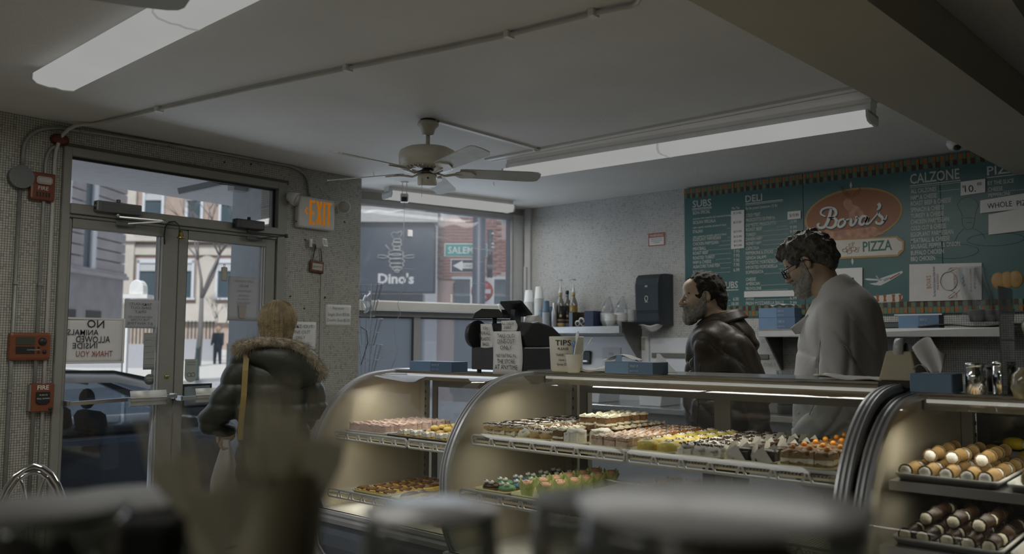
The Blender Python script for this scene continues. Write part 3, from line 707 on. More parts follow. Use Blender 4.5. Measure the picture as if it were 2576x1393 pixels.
# espresso note, second take-out note, small fixings
notice('paper_sign', 'small handwritten Espresso price note on the tiled wall near the window corner', 820, 765, 881, 820,
  [('Espresso', .48, .78, .13, 'c', .45), ('Single Shot-$3.00', .5, .47, .15, 'c', .88), ('Double Shot-$5.00', .5, .20, .15, 'c', .92)], mirror=False, plane=YD - .003, paper=m_paper, jit=.06)
notice('paper_sign', 'handwritten take-out note half hidden behind the fur collar', 715, 808, 793, 880,
  [('TAKE-OUT/', .56, .78, .12, 'c', .75), ('DINE OUT', .5, .58, .12, 'c', .6), ('ONLY', .5, .38, .12, 'c', .3)], mirror=False, plane=YD - .003, paper=m_paper, jit=.05)
for k, (px, py) in enumerate(((767, 603), (866, 558), (797, 945), (797, 1003), (631, 413), (564, 408), (765, 776), (817, 748), (730, 745))):
    q = onY(px, py, YD); ob = MB().lathe([(0, -.006), (.0065, -.006), (.0065, 0)], (0, 0, 0), 8, axis='Y').build('anchor_hole', m_black, loc=q, W=False)
    tag(ob, 'small dark wall plug in the tiles, ' + ('left of the white cube camera', 'right of the EXIT sign', 'beside the fur collar', 'lower right of the fur collar', 'above the transom, the right one', 'above the transom, the left one', 'left of the espresso note', 'above the espresso note', 'below the hanging plaque')[k], 'wall plug', 'dark wall plugs in the tiles of the door wall')
ob = MB().box(-.012, .012, -.008, 0, -.55, .55).build('cable_cover', mt('tile_cover', (.40, .39, .35), .5), loc=onY(806, 850, YD)); tag(ob, 'narrow vertical painted cable cover on the tiles below the hanging plaque', 'cable cover')

# ---- wire rack and cable hanging at the end of the tiled wall
base = Vector((4.10, YD - .02, 0))
def rk(px, py, X=4.16): q = onX(px, py, X); return q
t = thing('wire_rack', 'wall rack of tapering wire baskets at the end of the tiled wall by the window', 'wire rack', (4.11, 5.1, 1.15))
m_wire = mt('grey_wire', (.30, .31, .32), .35, .7)
for k, (z0, z1) in enumerate(((1.58, 1.83), (1.35, 1.56), (1.13, 1.36))):
    mb = MB(); ra, rb = .06, .115; yc = 5.12
    for z, r_ in ((z0, ra), ((z0 + z1) / 2, (ra + rb) / 2), (z1, rb)):
        mb.tube([(4.085 + r_ * abs(math.cos(a)) ** .8 * (1 if math.cos(a) > 0 else 0), yc + r_ * math.sin(a) * 1.2, z) for a in [(-PI / 2) + i * PI / 12 for i in range(13)]], .002, 5)
    for i in range(9):
        a = -PI / 2 + PI * i / 8; mb.bar((4.085 + ra * math.cos(a), yc + ra * 1.2 * math.sin(a), z0), (4.085 + rb * math.cos(a), yc + rb * 1.2 * math.sin(a), z1), .0022, .0022)
    mb.build('basket', m_wire, t, W=True)
MB().tube([(4.10, 5.08, 1.83), (4.1, 5.08, 1.15)], .003, 5).build('frame', m_wire, t, W=True)
q = onX(925, 762, 4.17); ob = MB().grid(lambda u, v: (.0 + .012 * math.sin(v * 7), -.045 + .09 * u, -.07 + .14 * v + .01 * math.sin(u * 6)), 6, 8).build('plastic_bag', glass('clear_bag', (.9, .91, .92), 1.5, .16), loc=q, solid=.001)
tag(ob, 'crumpled clear plastic bag with black plug parts in the wire rack', 'plastic bag')
pts = [onX(908, 822, 4.14), onX(922, 832, 4.16), onX(925, 862, 4.17), onX(914, 900, 4.16), onX(908, 918, 4.15)]
ob = MB().tube(pts, .004, 6).build('power_cable', m_black); tag(ob, 'black power cable looping down beside the wire rack', 'cable')

# ---------------------------------------------------------------- ceiling fan
def fan(label, c, a0, blades, top=HC):
    t = thing('ceiling_fan', label, 'ceiling fan', (c[0], c[1], c[2]))
    m_f = mt('fan_ivory', (.60, .57, .48), .35, var=.04)
    d = top - c[2]      # c.z = bottom of the switch housing
    MB().lathe([(.045, d), (.045, d - .012)], (0, 0, 0), 20).build('mount_ring', m_black, t)
    MB().lathe([(.056, d - .012), (.062, d - .022), (.062, d - .034), (.044, d - .05), (.036, d - .075), (.034, d - .085), (.018, d - .092), (.0, d - .092)], (0, 0, 0), 28).build('canopy', m_f, t)
    MB().cyl((0, 0, d - .09), (0, 0, .215), .0125, n=12).lathe([(.016, .235), (.018, .225), (.018, .215)], (0, 0, 0), 16).build('downrod', m_f, t)
    MB().lathe([(.0, .222), (.06, .222), (.13, .213), (.158, .198), (.166, .18), (.164, .12), (.15, .105), (.12, .098), (0, .098)], (0, 0, 0), 40).build('motor_housing', m_f, t)
    mb = MB()
    for i in range(30):
        a = 2 * PI * i / 30; mb.box(.09, .135, -.002, .002, .09, .1); k = len(mb.v) - 8
        for j in range(k, len(mb.v)): x, y, z = mb.v[j]; mb.v[j] = (x * math.cos(a) - y * math.sin(a), x * math.sin(a) + y * math.cos(a), z)
    mb.build('vent_fins', m_chrome, t)
    MB().lathe([(.02, .1), (.05, .085), (.05, .06), (0, .06)], (0, 0, 0), 20).build('flywheel', m_black, t)
    MB().lathe([(.0, .062), (.054, .062), (.056, .05), (.056, .008), (.05, .0), (0, 0)], (0, 0, 0), 28).build('switch_housing', m_f, t)
    MB().lathe([(0, -.003), (.006, -.003), (.006, 0)], (-.038, -.044, .035), 8, axis='Y').build('switch', m_black, t)
    MB().tube([(-.058, -.02, .035), (-.062, -.022, -.03), (-.062, -.022, -.075)], .0013, 4).build('pull_chain', m_steel, t)
    for k in range(blades):
        a = a0 + k * 2 * PI / blades; ca, sa = math.cos(a), math.sin(a)
        rot = Matrix.Rotation(a, 4, 'Z') @ Matrix.Translation((0, 0, .082)) @ Matrix.Rotation(R(-13), 4, 'X')
        poly = [(.185, -.05), (.22, -.056), (.60, -.066), (.645, -.06), (.662, -.045), (.668, .0), (.662, .045), (.645, .06), (.60, .066), (.22, .056), (.185, .05)]
        mb = MB().prism(poly, -.003, .003, 'Z'); mb.xf(rot); mb.build('blade', mt('fan_blade', (.50, .49, .44), .45, var=.12, scale=9), t)
        mb = MB().tube([(.05, 0, -.005), (.10, 0, -.022), (.15, 0, -.012), (.2, 0, -.006)], [.011, .011, .013, .013], 8, flat=.6)
        mb.prism([(.16, -.018), (.2, -.045), (.25, -.04), (.285, 0), (.25, .04), (.2, .045), (.16, .018)], -.012, -.004, 'Z'); mb.xf(rot)
        mb.build('blade_iron', m_f, t)
    return t
fan('five-bladed ivory ceiling fan in the middle of the ceiling', (3.222, 3.503, 2.275), R(-36), 5)
q = [onZ(*p_, 2.34) for p_ in ((150, -12), (340, 17), (420, 26), (448, 26), (464, 20), (490, -18), (520, -70), (100, -110))]
ob = MB().prism([(p_.x, p_.y) for p_ in q], 2.34, 2.36, 'Z').bar((q[0].x, q[0].y - .02, 2.36), (q[0].x, q[0].y - .02, HC), .02, .02).build('hanging_panel', mt('grey_brown_panel', (.36, .35, .30), .5)); tag(ob, 'grey flat rounded baffle hanging at the top left in front of the lamp', 'baffle')  # plain stand-in panel for an unidentified dark shape
# raceway from the fan to the lamp channel
pf = Vector((3.27, 3.47, HC - .006)); pe = onZ(1350, 375, HC - .006)
ob = MB().bar((pf.x, pf.y, HC - .006), (pe.x, pe.y, HC - .006), .03, .012).ell((pe.x, pe.y, HC - .012), (.03, .025, .014), 10).build('cable_raceway', m_white); tag(ob, 'flat painted raceway on the ceiling from the fan to the lamp channel', 'raceway')
q = onZ(1025, 478, HC)
t = thing('ceiling_camera', 'small white cube camera hanging from the ceiling in front of the window lamp', 'camera', (q.x - .25, q.y - .25, 2.53), R(-42))
q = Vector(t.location)
MB().box(-.032, .032, -.03, .03, -.035, .035).build('body', mt('camera_white', (.7, .7, .68)), t, bevel=.01, seg=2)
MB().box(-.022, .022, -.032, -.029, -.03, .006).build('lens_window', m_black, t)
MB().box(-.02, -.014, -.003, .003, .03, HC - q.z).box(.014, .02, -.003, .003, .03, HC - q.z).box(-.03, .03, -.02, .02, HC - q.z - .006, HC - q.z).build('bracket', m_white, t)
wp = [(q.x, q.y, q.z - .035)] + [tuple(onY(px, py, 5.30)) for px, py in ((1017, 540), (1014, 600), (1010, 660), (1018, 700), (1000, 765), (1008, 790), (990, 815), (995, 860), (1003, 880), (985, 925))]
ob = MB().tube(wp, .0022, 5).build('camera_cord', mt('grey_cord', (.35, .35, .36), .5)); tag(ob, 'thin kinked cord hanging from the ceiling camera down across the window', 'cord')
q = onZ(2405, 374, HC - .05)
t = thing('dome_camera', 'dark round lens camera on the ceiling where the beam meets the menu wall', 'camera', (q.x, q.y, HC - .05))
MB().lathe([(.05, .05), (.055, .03), (.04, .0), (0, -.005)], (0, 0, 0), 20).build('housing', m_white, t)
MB().ell((-.022, -.01, .008), (.026, .026, .024), 14).build('lens', m_black, t)
# little ceiling hooks
for px, py in ((940, 440), (1242, 464)):
    q = onZ(px, py, HC - .02); ob = MB().tube([(0, 0, .02), (0, 0, 0), (.01, 0, -.006)], .002, 4).build('ceiling_hook', m_black, loc=(q.x, q.y, HC - .02), W=False)
    tag(ob, 'tiny dark ceiling hook %s the fan' % ('left of' if px < 1000 else 'right of'), 'hook', 'ceiling hooks')
# ================================================================ glass display cases
m_caseglass = glass('curved_glass', (.95, .96, .95), .75, .015)
m_case_in = mt('case_cream_panel', (.60, .55, .43), .45, var=.04, scale=3)
m_alu = mt('aluminium_trim', (.50, .51, .53), .38, .35, var=.08, scale=5)
m_base = mt('blue_grey_laminate', (.16, .19, .24), .4, var=.06)
m_shelfw = mt('white_shelf_plastic', (.62, .62, .60), .4)
m_tray = mt('yellow_tray', (.62, .60, .36), .45, var=.04)
m_traydark = mt('black_tray', (.03, .03, .035), .4)
m_doorf = mt('olive_grey_door_frame', (.17, .165, .145), .6, .1)
m_deck = mt('deck_steel', (.42, .43, .43), .22, .9, var=.12, scale=9)
PROF = [(.06, .50), (.015, .60), (0, .72), (0, .83), (.02, .91), (.06, .99), (.12, 1.07), (.20, 1.14), (.30, 1.195), (.44, 1.228), (.68, 1.24)]
def smooth_prof(P, n=3):
    out = []
    for i in range(len(P) - 1):
        p0 = Vector(P[max(i - 1, 0)]); p1 = Vector(P[i]); p2 = Vector(P[i + 1]); p3 = Vector(P[min(i + 2, len(P) - 1)])
        for k in range(n):
            t = k / n; out.append(.5 * ((2 * p1) + (p2 - p0) * t + (2 * p0 - 5 * p1 + 4 * p2 - p3) * t * t + (3 * p1 - p0 - 3 * p2 + p3) * t ** 3))
    out.append(Vector(P[-1])); return out
def showcase(label, xf, y0, y1, dz, xr, shelves, dark_back=False, light_e=6, doors=(0.5,), solidshelf=()):
    t = thing('display_case', label, 'display case', (xf, y0, 0))
    P = [(xf + a, b + dz) for a, b in [tuple(q) for q in smooth_prof(PROF)]]
    ztop = 1.24 + dz; xt = xf + .68
    kw = dict(parent=t, W=True)
    # curved front glass
    mb = MB(); n = len(P); v = [(x, y, z) for y in (y0 + .03, y1 - .03) for x, z in P]
    mb.add(v, [(i, i + 1, n + i + 1, n + i) for i in range(n - 1)], 0, True); mb.build('curved_glass', m_caseglass, recalc=False, **kw)
    # ribbed metal arches at both ends
    for y, s in ((y0, 1), (y1, -1)):
        mb = MB()
        cen = []
        for i, (x, z) in enumerate(P):
            a = Vector(P[min(i + 1, n - 1)]) - Vector(P[max(i - 1, 0)]); a.normalize(); cen.append((Vector((x, z)), Vector((-a.y, a.x))))
        # ribbed cross-section in (offset outward, y)
        sec = [(-.014, 0), (.004, 0), (.011, .005), (.011, .010), (.003, .013), (.003, .017), (.011, .020), (.011, .026), (.003, .029), (.003, .033), (.010, .036), (.008, .045), (-.014, .045)]
        rows = [[(c.x + nn.x * o, y + s * (yy), c.y + nn.y * o) for o, yy in sec] for c, nn in cen]
        k = len(sec); vv = [p for r_ in rows for p in r_]
        mb.add(vv, [(i * k + j, i * k + (j + 1) % k, (i + 1) * k + (j + 1) % k, (i + 1) * k + j) for i in range(len(rows) - 1) for j in range(k)], 0, False)
        mb.build('end_arch', m_alu, **kw)
        # cream end panel, edge gasket
        poly = [(x + .02, z - .012 if x > xf + .1 else z) for x, z in P] + [(xr, ztop - .012), (xr, .50 + dz)]
        MB().prism(poly, y + s * .008, y + s * .022, 'Y').build('end_panel', m_case_in, **kw)
    # deck and rear frame
    MB().box(xt - .12, xr + .06, y0, y1, ztop, ztop + .012).build('top_deck', glass('top_glass', (.6, .62, .62), 3.0, .25, (.45, .45, .43)) if False else m_deck, bevel=.003, **kw)
    MB().box(xt - .02, xt + .09, y0 + .03, y1 - .03, ztop - .055, ztop - .004).build('lamp_housing', mt('housing_beige', (.36, .33, .26), .4), **kw)
    MB().box(xt - .028, xt - .019, y0 + .04, y1 - .04, ztop - .030, ztop - .018).build('lamp_tube', emis('case_tube', (1, .97, .86), .40), **kw)
    light('AREA', 'case_fill_light', (xt - .32, (y0 + y1) / 2, ztop - .085), light_e, (1, .95, .80), (0, R(-8), 0), shape='RECTANGLE', size=.16, size_y=y1 - y0 - .15)  # extra light set forward of the tube, added to brighten the pastries
    for sx_, sz, _ in shelves: light('AREA', 'case_fill_light', (sx_ + .10, (y0 + y1) / 2, sz - .05), light_e * .55, (1, .95, .80), (0, R(10), 0), shape='RECTANGLE', size=.22, size_y=y1 - y0 - .2)  # more fill added under each shelf, no lamps are modelled there
    mb = MB()
    for y in (y0 + .025, y1 - .065): mb.box(xr - .045, xr, y, y + .04, .5 + dz, ztop)
    mb.build('corner_post', mt('post_beige', (.38, .36, .29), .5), **kw)
    mb = MB()
    for y in (y0 + .07, y1 - .077):
        for k in range(14): mb.box(xr - .047, xr - .0445, y - .001, y + .006, .56 + dz + k * .045, .575 + dz + k * .045)
    mb.build('slot_strip', m_black, **kw)
    segs = [y0 + .065] + [y0 + (y1 - y0) * q for q in doors] + [y1 - .065]
    for i in range(len(segs) - 1):
        a, b = segs[i], segs[i + 1]; x = xr + .006 + .014 * (i % 2); fw_ = .042
        dn = MB().box(x, x + .012, a, b, ztop - .105, ztop - .045).box(x, x + .012, a, b, .5 + dz, .56 + dz).box(x, x + .012, a, a + fw_, .56 + dz, ztop - .105).box(x, x + .012, b - fw_, b, .56 + dz, ztop - .105).build('sliding_door', m_doorf if not dark_back else mt('black_door', (.02, .022, .02), .3), **kw)
        MB().box(x + .005, x + .008, a + fw_, b - fw_, .56 + dz, ztop - .105).build('pane', m_pane if not dark_back else mt('dark_mirror_glass', (.03, .035, .03), .08, spec=.8), dn, W=True)
    MB().box(xr - .01, xr + .05, y0, y1, ztop - .045, ztop).box(xr - .01, xr + .05, y0, y1, .44 + dz, .5 + dz).build('rear_rail', mt('post_beige', (.38, .36, .29), .5), **kw)
    # sill trims and base with rounded foot
    mb = MB().prism([(xf + .045, .50 + dz), (xf + .02, .50 + dz), (xf + .012, .485 + dz), (xf + .02, .472 + dz), (xf + .01, .46 + dz), (xf + .018, .435 + dz), (xf + .05, .43 + dz)], y0, y1, 'Y'); mb.build('sill_trim', m_alu, **kw)
    MB().box(xf + .03, xr, y0 + .02, y1 - .02, .47 + dz, .50 + dz).build('floor_panel', m_shelfw, **kw)
    bp = [(xf + .04, .435 + dz), (xf + .035, .34), (xf + .05, .27), (xf + .09, .21), (xf + .16, .165), (xf + .26, .15), (xr, .15), (xr, .435 + dz)]
    MB().prism(bp, y0 + .012, y1 - .012, 'Y').build('base_panel', m_base, **kw)
    MB().box(xf + .26, xr - .05, y0 + .05, y1 - .05, 0, .15).build('plinth', m_black, **kw)
    for y in (y0, y1 - .012):
        mb = MB(); pts = [(xf + .03, y + .006, .47 + dz), (xf + .022, y + .006, .34), (xf + .038, y + .006, .26), (xf + .08, y + .006, .197), (xf + .155, y + .006, .152), (xf + .26, y + .006, .137)]
        mb.tube(pts, .009, 6); mb.build('foot_trim', m_alu, **kw)
    # shelves with truss-shaped plastic fronts
    for (sx_, sz, segn) in shelves:
        L = y1 - y0 - .10; n = segn
        if n == 0:
            sh = MB().box(sx_, xr - .06, y0 + .04, y1 - .04, sz - .028, sz).build('shelf', m_steel, **kw)
            continue
        sh = MB().box(sx_, xr - .06, y0 + .04, y1 - .04, sz - .03, sz - .022).build('shelf', mt('beige_shelf', (.60, .52, .36), .4), **kw)
        st = L / n
        for i in range(n):
            a = y0 + .05 + i * st + .006; b = a + st - .012; r_ = .0058; x = sx_ - .008
            mb = MB(); H = .045; z0, z1 = sz - .042, sz - .002
            mb.tube([(x, a, z0 + .01), (x, a + .008, z0), (x, b - .008, z0), (x, b, z0 + .01), (x, b, z1 - .01), (x, b - .008, z1), (x, a + .008, z1), (x, a, z1 - .01)], r_, 6, closed=True)
            m_ = max(1, round((b - a) / .107))
            for k in range(1, m_):
                c = a + (b - a) * k / m_
                mb.bar((x, c, z1), (x, c - .018, z0), .005, .008).bar((x, c, z1), (x, c + .018, z0), .005, .008)
            mb.build('shelf_rail', m_shelfw, sh, W=True)
            mb = MB()
            for k in range(int((b - a) / .012)): mb.box(x + .012, sx_ + .45, a + k * .012, a + k * .012 + .004, sz - .022, sz - .016)
            mb.build('shelf_wires', m_shelfw, sh, W=True)['kind'] = 'stuff'
    return t
X1, X0 = 2.49, 2.78
SZ1, SZ1b = .985, .765
showcase('middle curved glass display case full of pastries, its ribbed arch nearest the register', X1, .905, 2.60, 0, 3.36, [(2.63, SZ1, 2), (2.56, SZ1b, 2)], light_e=2.1)
showcase('left curved glass display case by the tiled wall, lower and set further back', X0, 2.61, 3.93, -.03, 3.60, [(2.90, .885, 2), (2.86, .575, 2)], light_e=2.0, doors=(.5,))
showcase('right curved glass display case with the cannoli trays and a dark back', X1, -.9, .897, -.03, 3.70, [(2.72, .965, 0), (2.62, .79, 0)], dark_back=True, light_e=2.8)

# ---------------------------------------------------------------- trays and pastries
def tray(label, x0, x1, y0, y1, z, mat=None, group=None):
    mat = mat or m_tray
    cx, cy = (x0 + x1) / 2, (y0 + y1) / 2; hx, hy = (x1 - x0) / 2 - .003, (y1 - y0) / 2 - .003
    def rr(a, b, z, r_):
        out = []
        for sx_, sy, s in ((1, 1, 0), (-1, 1, 1), (-1, -1, 2), (1, -1, 3)):
            for k in range(4):
                g = (s + k / 3) * PI / 2; out.append((cx + sx_ * (a - r_) + r_ * math.cos(g), cy + sy * (b - r_) + r_ * math.sin(g), z))
        return out
    rings = [rr(hx - .012, hy - .012, z + .001, .02), rr(hx - .003, hy - .003, z + .014, .025), rr(hx, hy, z + .016, .027), rr(hx, hy, z + .022, .027), rr(hx - .007, hy - .007, z + .022, .025), rr(hx - .014, hy - .014, z + .005, .02)]
    v = [p for r_ in rings for p in r_]; n = 16
    f = [(i * n + j, i * n + (j + 1) % n, (i + 1) * n + (j + 1) % n, (i + 1) * n + j) for i in range(5) for j in range(n)] + [tuple(range(n))[::-1], tuple(range(5 * n, 6 * n))]
    return tag(MB().add(v, f, 0, True).build('bakery_tray', mat), label, 'tray', group)
def C_(c): return c
mp = {}
def pm(name, c, **k): return mt('food_' + name, c, k.pop('rough', .6), 0, k.pop('var', .18), k.pop('scale', 60), k.pop('bump', .4), k.pop('bscale', 90), **k)
cream = pm('cream', (.74, .70, .54), var=.08); choc = pm('chocolate', (.045, .022, .012), rough=.3); crust = pm('crust', (.50, .33, .13)); brown = pm('brown_cake', (.17, .085, .03))
yellow = pm('yellow_glaze', (.66, .53, .13), rough=.35, var=.1); pinkw = pm('sugared', (.60, .46, .36), var=.2); wht = pm('white_icing', (.76, .74, .68), var=.04)
orange = pm('orange_cherry', (.72, .27, .02), rough=.25, var=.1); black = pm('dark_cake', (.022, .015, .013), rough=.35); greenp = pm('green_paper', (.50, .58, .24), var=.1); pinkp = pm('peach_paper', (.66, .46, .36), var=.1)
blue = pm('blue_icing', (.09, .20, .36), var=.1); nut = pm('nut_brown', (.30, .19, .08)); sprk = pm('orange_sprinkle', (.62, .22, .05)); paperw = mt('wax_paper', (.70, .68, .62), .6, var=.04)
def blob(c, r, n=10, jit=.12, seed=0, m=0, mb=None, flat_bottom=True):
    mb = mb or MB(); o = len(mb.v); mb.ell(c, r, n, m)
    for i in range(o, len(mb.v)):
        x, y, z = mb.v[i]; s = 1 + jit * math.sin(x * 311 + y * 173 + z * 257 + seed)
        x, y, z = c[0] + (x - c[0]) * s, c[1] + (y - c[1]) * s, c[2] + (z - c[2]) * s
        mb.v[i] = (x, y, max(z, 0) if flat_bottom else z)
    return mb
def block(w_, d, h, m=0, mb=None, z=0, jit=.004, n=3, seed=0):
    """a soft-edged uneven block centred on the origin"""
    mb = mb or MB(); k = 4
    def P(i, j, l): x = (i / k - .5) * w_; y = (j / k - .5) * d; zz = z + l * h; s = math.sin(i * 3.1 + j * 5.3 + l * 7 + seed); return (x * (1 - .05 * l) + jit * s, y * (1 - .05 * l) + jit * math.sin(s * 9), zz + (jit * math.sin(i * 2.3 + j * 4.1 + seed) if l else 0))
    v = [P(i, j, 1) for i in range(k + 1) for j in range(k + 1)]; o = len(v)
    f = [(i * (k + 1) + j, (i + 1) * (k + 1) + j, (i + 1) * (k + 1) + j + 1, i * (k + 1) + j + 1) for i in range(k) for j in range(k)]
    rim = [i * (k + 1) for i in range(k + 1)] + [k * (k + 1) + j for j in range(1, k + 1)] + [i * (k + 1) + k for i in range(k - 1, -1, -1)] + [j for j in range(k - 1, 0, -1)]
    bot = []
    for r_ in rim: x, y, _ = v[r_]; bot.append((x * 1.03, y * 1.03, z))
    v += bot; m_ = len(rim)
    f += [(rim[i], o + i, o + (i + 1) % m_, rim[(i + 1) % m_]) for i in range(m_)] + [tuple(range(o, o + m_))]
    return mb.add(v, f, m, False)
def squiggle(w_, d, z, n, r_, seed, mb=None, m=0):
    mb = mb or MB(); g = random.Random(seed)
    for q in range(n):
        x0 = -w_ / 2 + w_ * (q + .5) / n; pts = []
        for k in range(7): pts.append((x0 + w_ * .22 * math.sin(k * 1.9 + q + seed), -d / 2 + d * k / 6, z + .001 * math.sin(k * 3 + q)))
        mb.tube(pts, r_, 4, m)
    return mb
def crumbs(w_, d, z, n, r_, seed, mb=None, m=0, ell=False):
    mb = mb or MB(); g = random.Random(seed)
    for q in range(n):
        x, y = g.uniform(-w_ / 2, w_ / 2), g.uniform(-d / 2, d / 2); s = r_ * g.uniform(.6, 1.4)
        if ell and (x / w_ * 2) ** 2 + (y / d * 2) ** 2 > 1: continue
        mb.box(x - s, x + s, y - s * .5, y + s * .5, z, z + s, m, rot=(g.uniform(-.5, .5), g.uniform(-.5, .5), g.uniform(0, 3)))
    return mb
def proto(kind, seed):
    """build one pastry of a kind at the origin with its parts"""
    t = thing(kind[0], '', 'pastry', (0, 0, 0)); k = kind[1]
    if k == 'napoleon':
        b = block(.085, .055, .014, seed=seed); block(.083, .053, .012, z=.028, mb=b, seed=seed); b.build('pastry_layer', crust, t)
        block(.08, .052, .014, z=.014, seed=seed + 1).build('cream_filling', cream, t); blob((0, 0, .042), (.042, .028, .009), 10, .2, seed).build('icing', wht, t)
        squiggle(.075, .05, .049, 4, .0016, seed).build('chocolate_drizzle', choc, t)
    elif k == 'puff':
        mb = blob((-.018, 0, .016), (.026, .026, .022), 9, .1, seed); blob((.02, .006, .016), (.024, .024, .02), 9, .1, seed + 2, mb=mb); mb.build('puff', crust if seed % 3 else cream, t)
        blob((0, 0, .032), (.036, .022, .012), 9, .25, seed + 5, flat_bottom=False).build('cream', wht, t); crumbs(.06, .035, .041, 26, .0028, seed).build('chocolate_crumbs', brown, t)['kind'] = 'stuff'
    elif k == 'cakeslice':
        b = block(.085, .055, .022, seed=seed); block(.083, .053, .022, z=.032, mb=b, seed=seed); b.build('cake_layer', brown, t); block(.083, .054, .010, z=.022, seed=seed).build('cream_filling', cream, t)
        block(.086, .056, .009, z=.054, seed=seed + 3).build('icing', cream, t)
    elif k == 'whitecake':
        block(.08, .065, .05, seed=seed, jit=.007).build('cake', wht, t); blob((0, 0, .05), (.045, .036, .014), 9, .25, seed).build('icing', wht, t); crumbs(.05, .04, .06, 8, .0016, seed).build('chocolate_specks', choc, t)['kind'] = 'stuff'
    elif k == 'sugar':
        b = block(.088, .056, .036, seed=seed, jit=.003); b.build('pastry_body', pinkw, t); block(.089, .057, .009, z=.036, seed=seed).build('crust_top', pm('sugar_top', (.50, .33, .22)), t); block(.082, .05, .003, z=.044, seed=seed + 1).build('sugar_dusting', pm('powder', (.66, .55, .48)), t)
    elif k == 'sugarred':
        b = block(.088, .056, .036, seed=seed, jit=.003); b.build('pastry_body', pinkw, t); block(.089, .057, .009, z=.036, seed=seed).build('crust_top', pm('baked_top', (.52, .22, .09)), t); squiggle(.08, .05, .046, 3, .0018, seed).build('icing_drizzle', wht, t)
    elif k == 'yellowbun':
        mb = MB().lathe([(.0, 0), (.034, 0), (.040, .008), (.038, .018), (.041, .026), (.038, .038), (.025, .046), (0, .047)], (0, 0, 0), 18); mb.build('bun', yellow, t)
        blob((0, 0, .046), (.022, .017, .006), 9, .1, seed, flat_bottom=False).build('cream', wht, t); crumbs(.036, .03, .049, 22, .0022, seed, ell=True).build('chocolate_chips', choc, t)['kind'] = 'stuff'
    elif k == 'creambar':
        block(.095, .05, .032, seed=seed, jit=.005).build('cake', wht, t); blob((0, 0, .034), (.05, .027, .014), 10, .2, seed).build('cream', wht, t)
        crumbs(.085, .042, .043, 34, .0036, seed).build('chocolate_shavings', choc, t)['kind'] = 'stuff'
    elif k == 'darkcake':
        block(.075, .062, .042, seed=seed, jit=.006).build('cake', black, t); blob((0, 0, .042), (.037, .03, .008), 9, .2, seed).build('glaze', choc, t)
        MB().add([(-.045, -.04, 0), (-.05, .0, .062), (-.042, .042, .03), (-.03, .04, 0), (.03, .045, .0), (.05, .05, .06), (.0, .046, .065)], [(0, 1, 2), (0, 2, 3), (3, 2, 6, 4), (4, 6, 5)], 0).build('paper_wrap', paperw, t, recalc=False)
    elif k == 'cherry':
        b = block(.085, .055, .022, seed=seed, jit=.005); block(.083, .054, .018, z=.036, mb=b, seed=seed, jit=.005); b.build('cake_layer', nut, t); block(.082, .054, .016, z=.021, seed=seed).build('cream_filling', cream, t)
        blob((0, 0, .052), (.042, .027, .008), 9, .2, seed).build('glaze', brown, t); MB().ell((.0, 0, .064), (.0095, .0095, .009), 12).build('cherry', orange, t)
    elif k == 'eyedonut':
        MB().lathe([(.012, .006), (.020, .002), (.032, .004), (.038, .014), (.034, .026), (.024, .031), (.013, .026), (.012, .006)], (0, 0, 0), 18).build('doughnut', nut, t)
        MB().lathe([(.0122, .018), (.014, .028), (.024, .033), (.034, .028), (.0385, .018)], (0, 0, 0), 18).build('icing', (choc, blue, pm('green_icing', (.15, .34, .18)))[seed % 3], t)
        for s in (-1, 1):
            e_ = MB().ell((-.018, s * .015, .04), (.012, .012, .009), 12).build('candy_eye', wht, t); MB().ell((-.023, s * .015, .046), (.0055, .0055, .003), 8).build('pupil', (blue, pm('green_icing', (.15, .34, .18)))[seed % 2], e_)
    elif k == 'tulip':
        g = random.Random(seed); n = 16; mat = (greenp, pinkp, greenp, cream)[seed % 4]
        v = [(0, 0, 0)] + [(.022 * math.cos(a), .022 * math.sin(a), 0) for a in [2 * PI * i / n for i in range(n)]] + [(.030 * math.cos(a), .030 * math.sin(a), .035) for a in [2 * PI * i / n for i in range(n)]] + [((.038 - .004 * (i % 2)) * math.cos(2 * PI * i / n), (.038 - .004 * (i % 2)) * math.sin(2 * PI * i / n), .056 + .018 * (i % 4 == 0) - .006 * (i % 4 == 2)) for i in range(n)]
        f = [(0, 1 + (i + 1) % n, 1 + i) for i in range(n)] + [(1 + k_ * n + i, 1 + k_ * n + (i + 1) % n, 1 + (k_ + 1) * n + (i + 1) % n, 1 + (k_ + 1) * n + i) for k_ in range(2) for i in range(n)]
        MB().add(v, f, 0).build('paper_cup', mat, t, recalc=False); blob((0, 0, .050), (.029, .029, .018), 12, .1, seed, flat_bottom=False).build('icing', wht if seed % 2 else pm('peach_icing', (.66, .42, .28)), t)
        crumbs(.035, .035, .064, 22, .0018, seed, ell=True).build('sprinkles', sprk, t)['kind'] = 'stuff'
    elif k == 'sfogliatella':
        mb = MB()
        for q in range(5): blob((-.028 + q * .014, .004 * math.sin(q * 2 + seed), .013), (.016, .026 - .003 * q, .016 - .001 * q), 8, .08, seed + q, mb=mb)
        mb.build('pastry_shell', crust if seed % 2 else pm('gold_crust', (.62, .45, .13)), t)
    elif k == 'roll':
        MB().lathe([(.0, -.033), (.008, -.034), (.016, -.034), (.018, -.03), (.018, .03), (.015, .034), (0, .033)], (0, 0, .018), 14, axis='Y').build('pastry_roll', pm('pale_roll', (.66, .58, .42)), t)
        blob((0, -.033, .018), (.011, .007, .011), 8, .15, seed, flat_bottom=False).build('nut_end', nut, t)
    elif k == 'creamslice':
        block(.07, .05, .016, seed=seed).build('pastry_layer', pm('gold_crust', (.62, .45, .13)), t); block(.07, .05, .02, z=.016, seed=seed + 1, jit=.005).build('cream', wht, t); crumbs(.06, .04, .036, 8, .002, seed).build('crust_crumbs', crust, t)['kind'] = 'stuff'
    elif k == 'pinkcake':
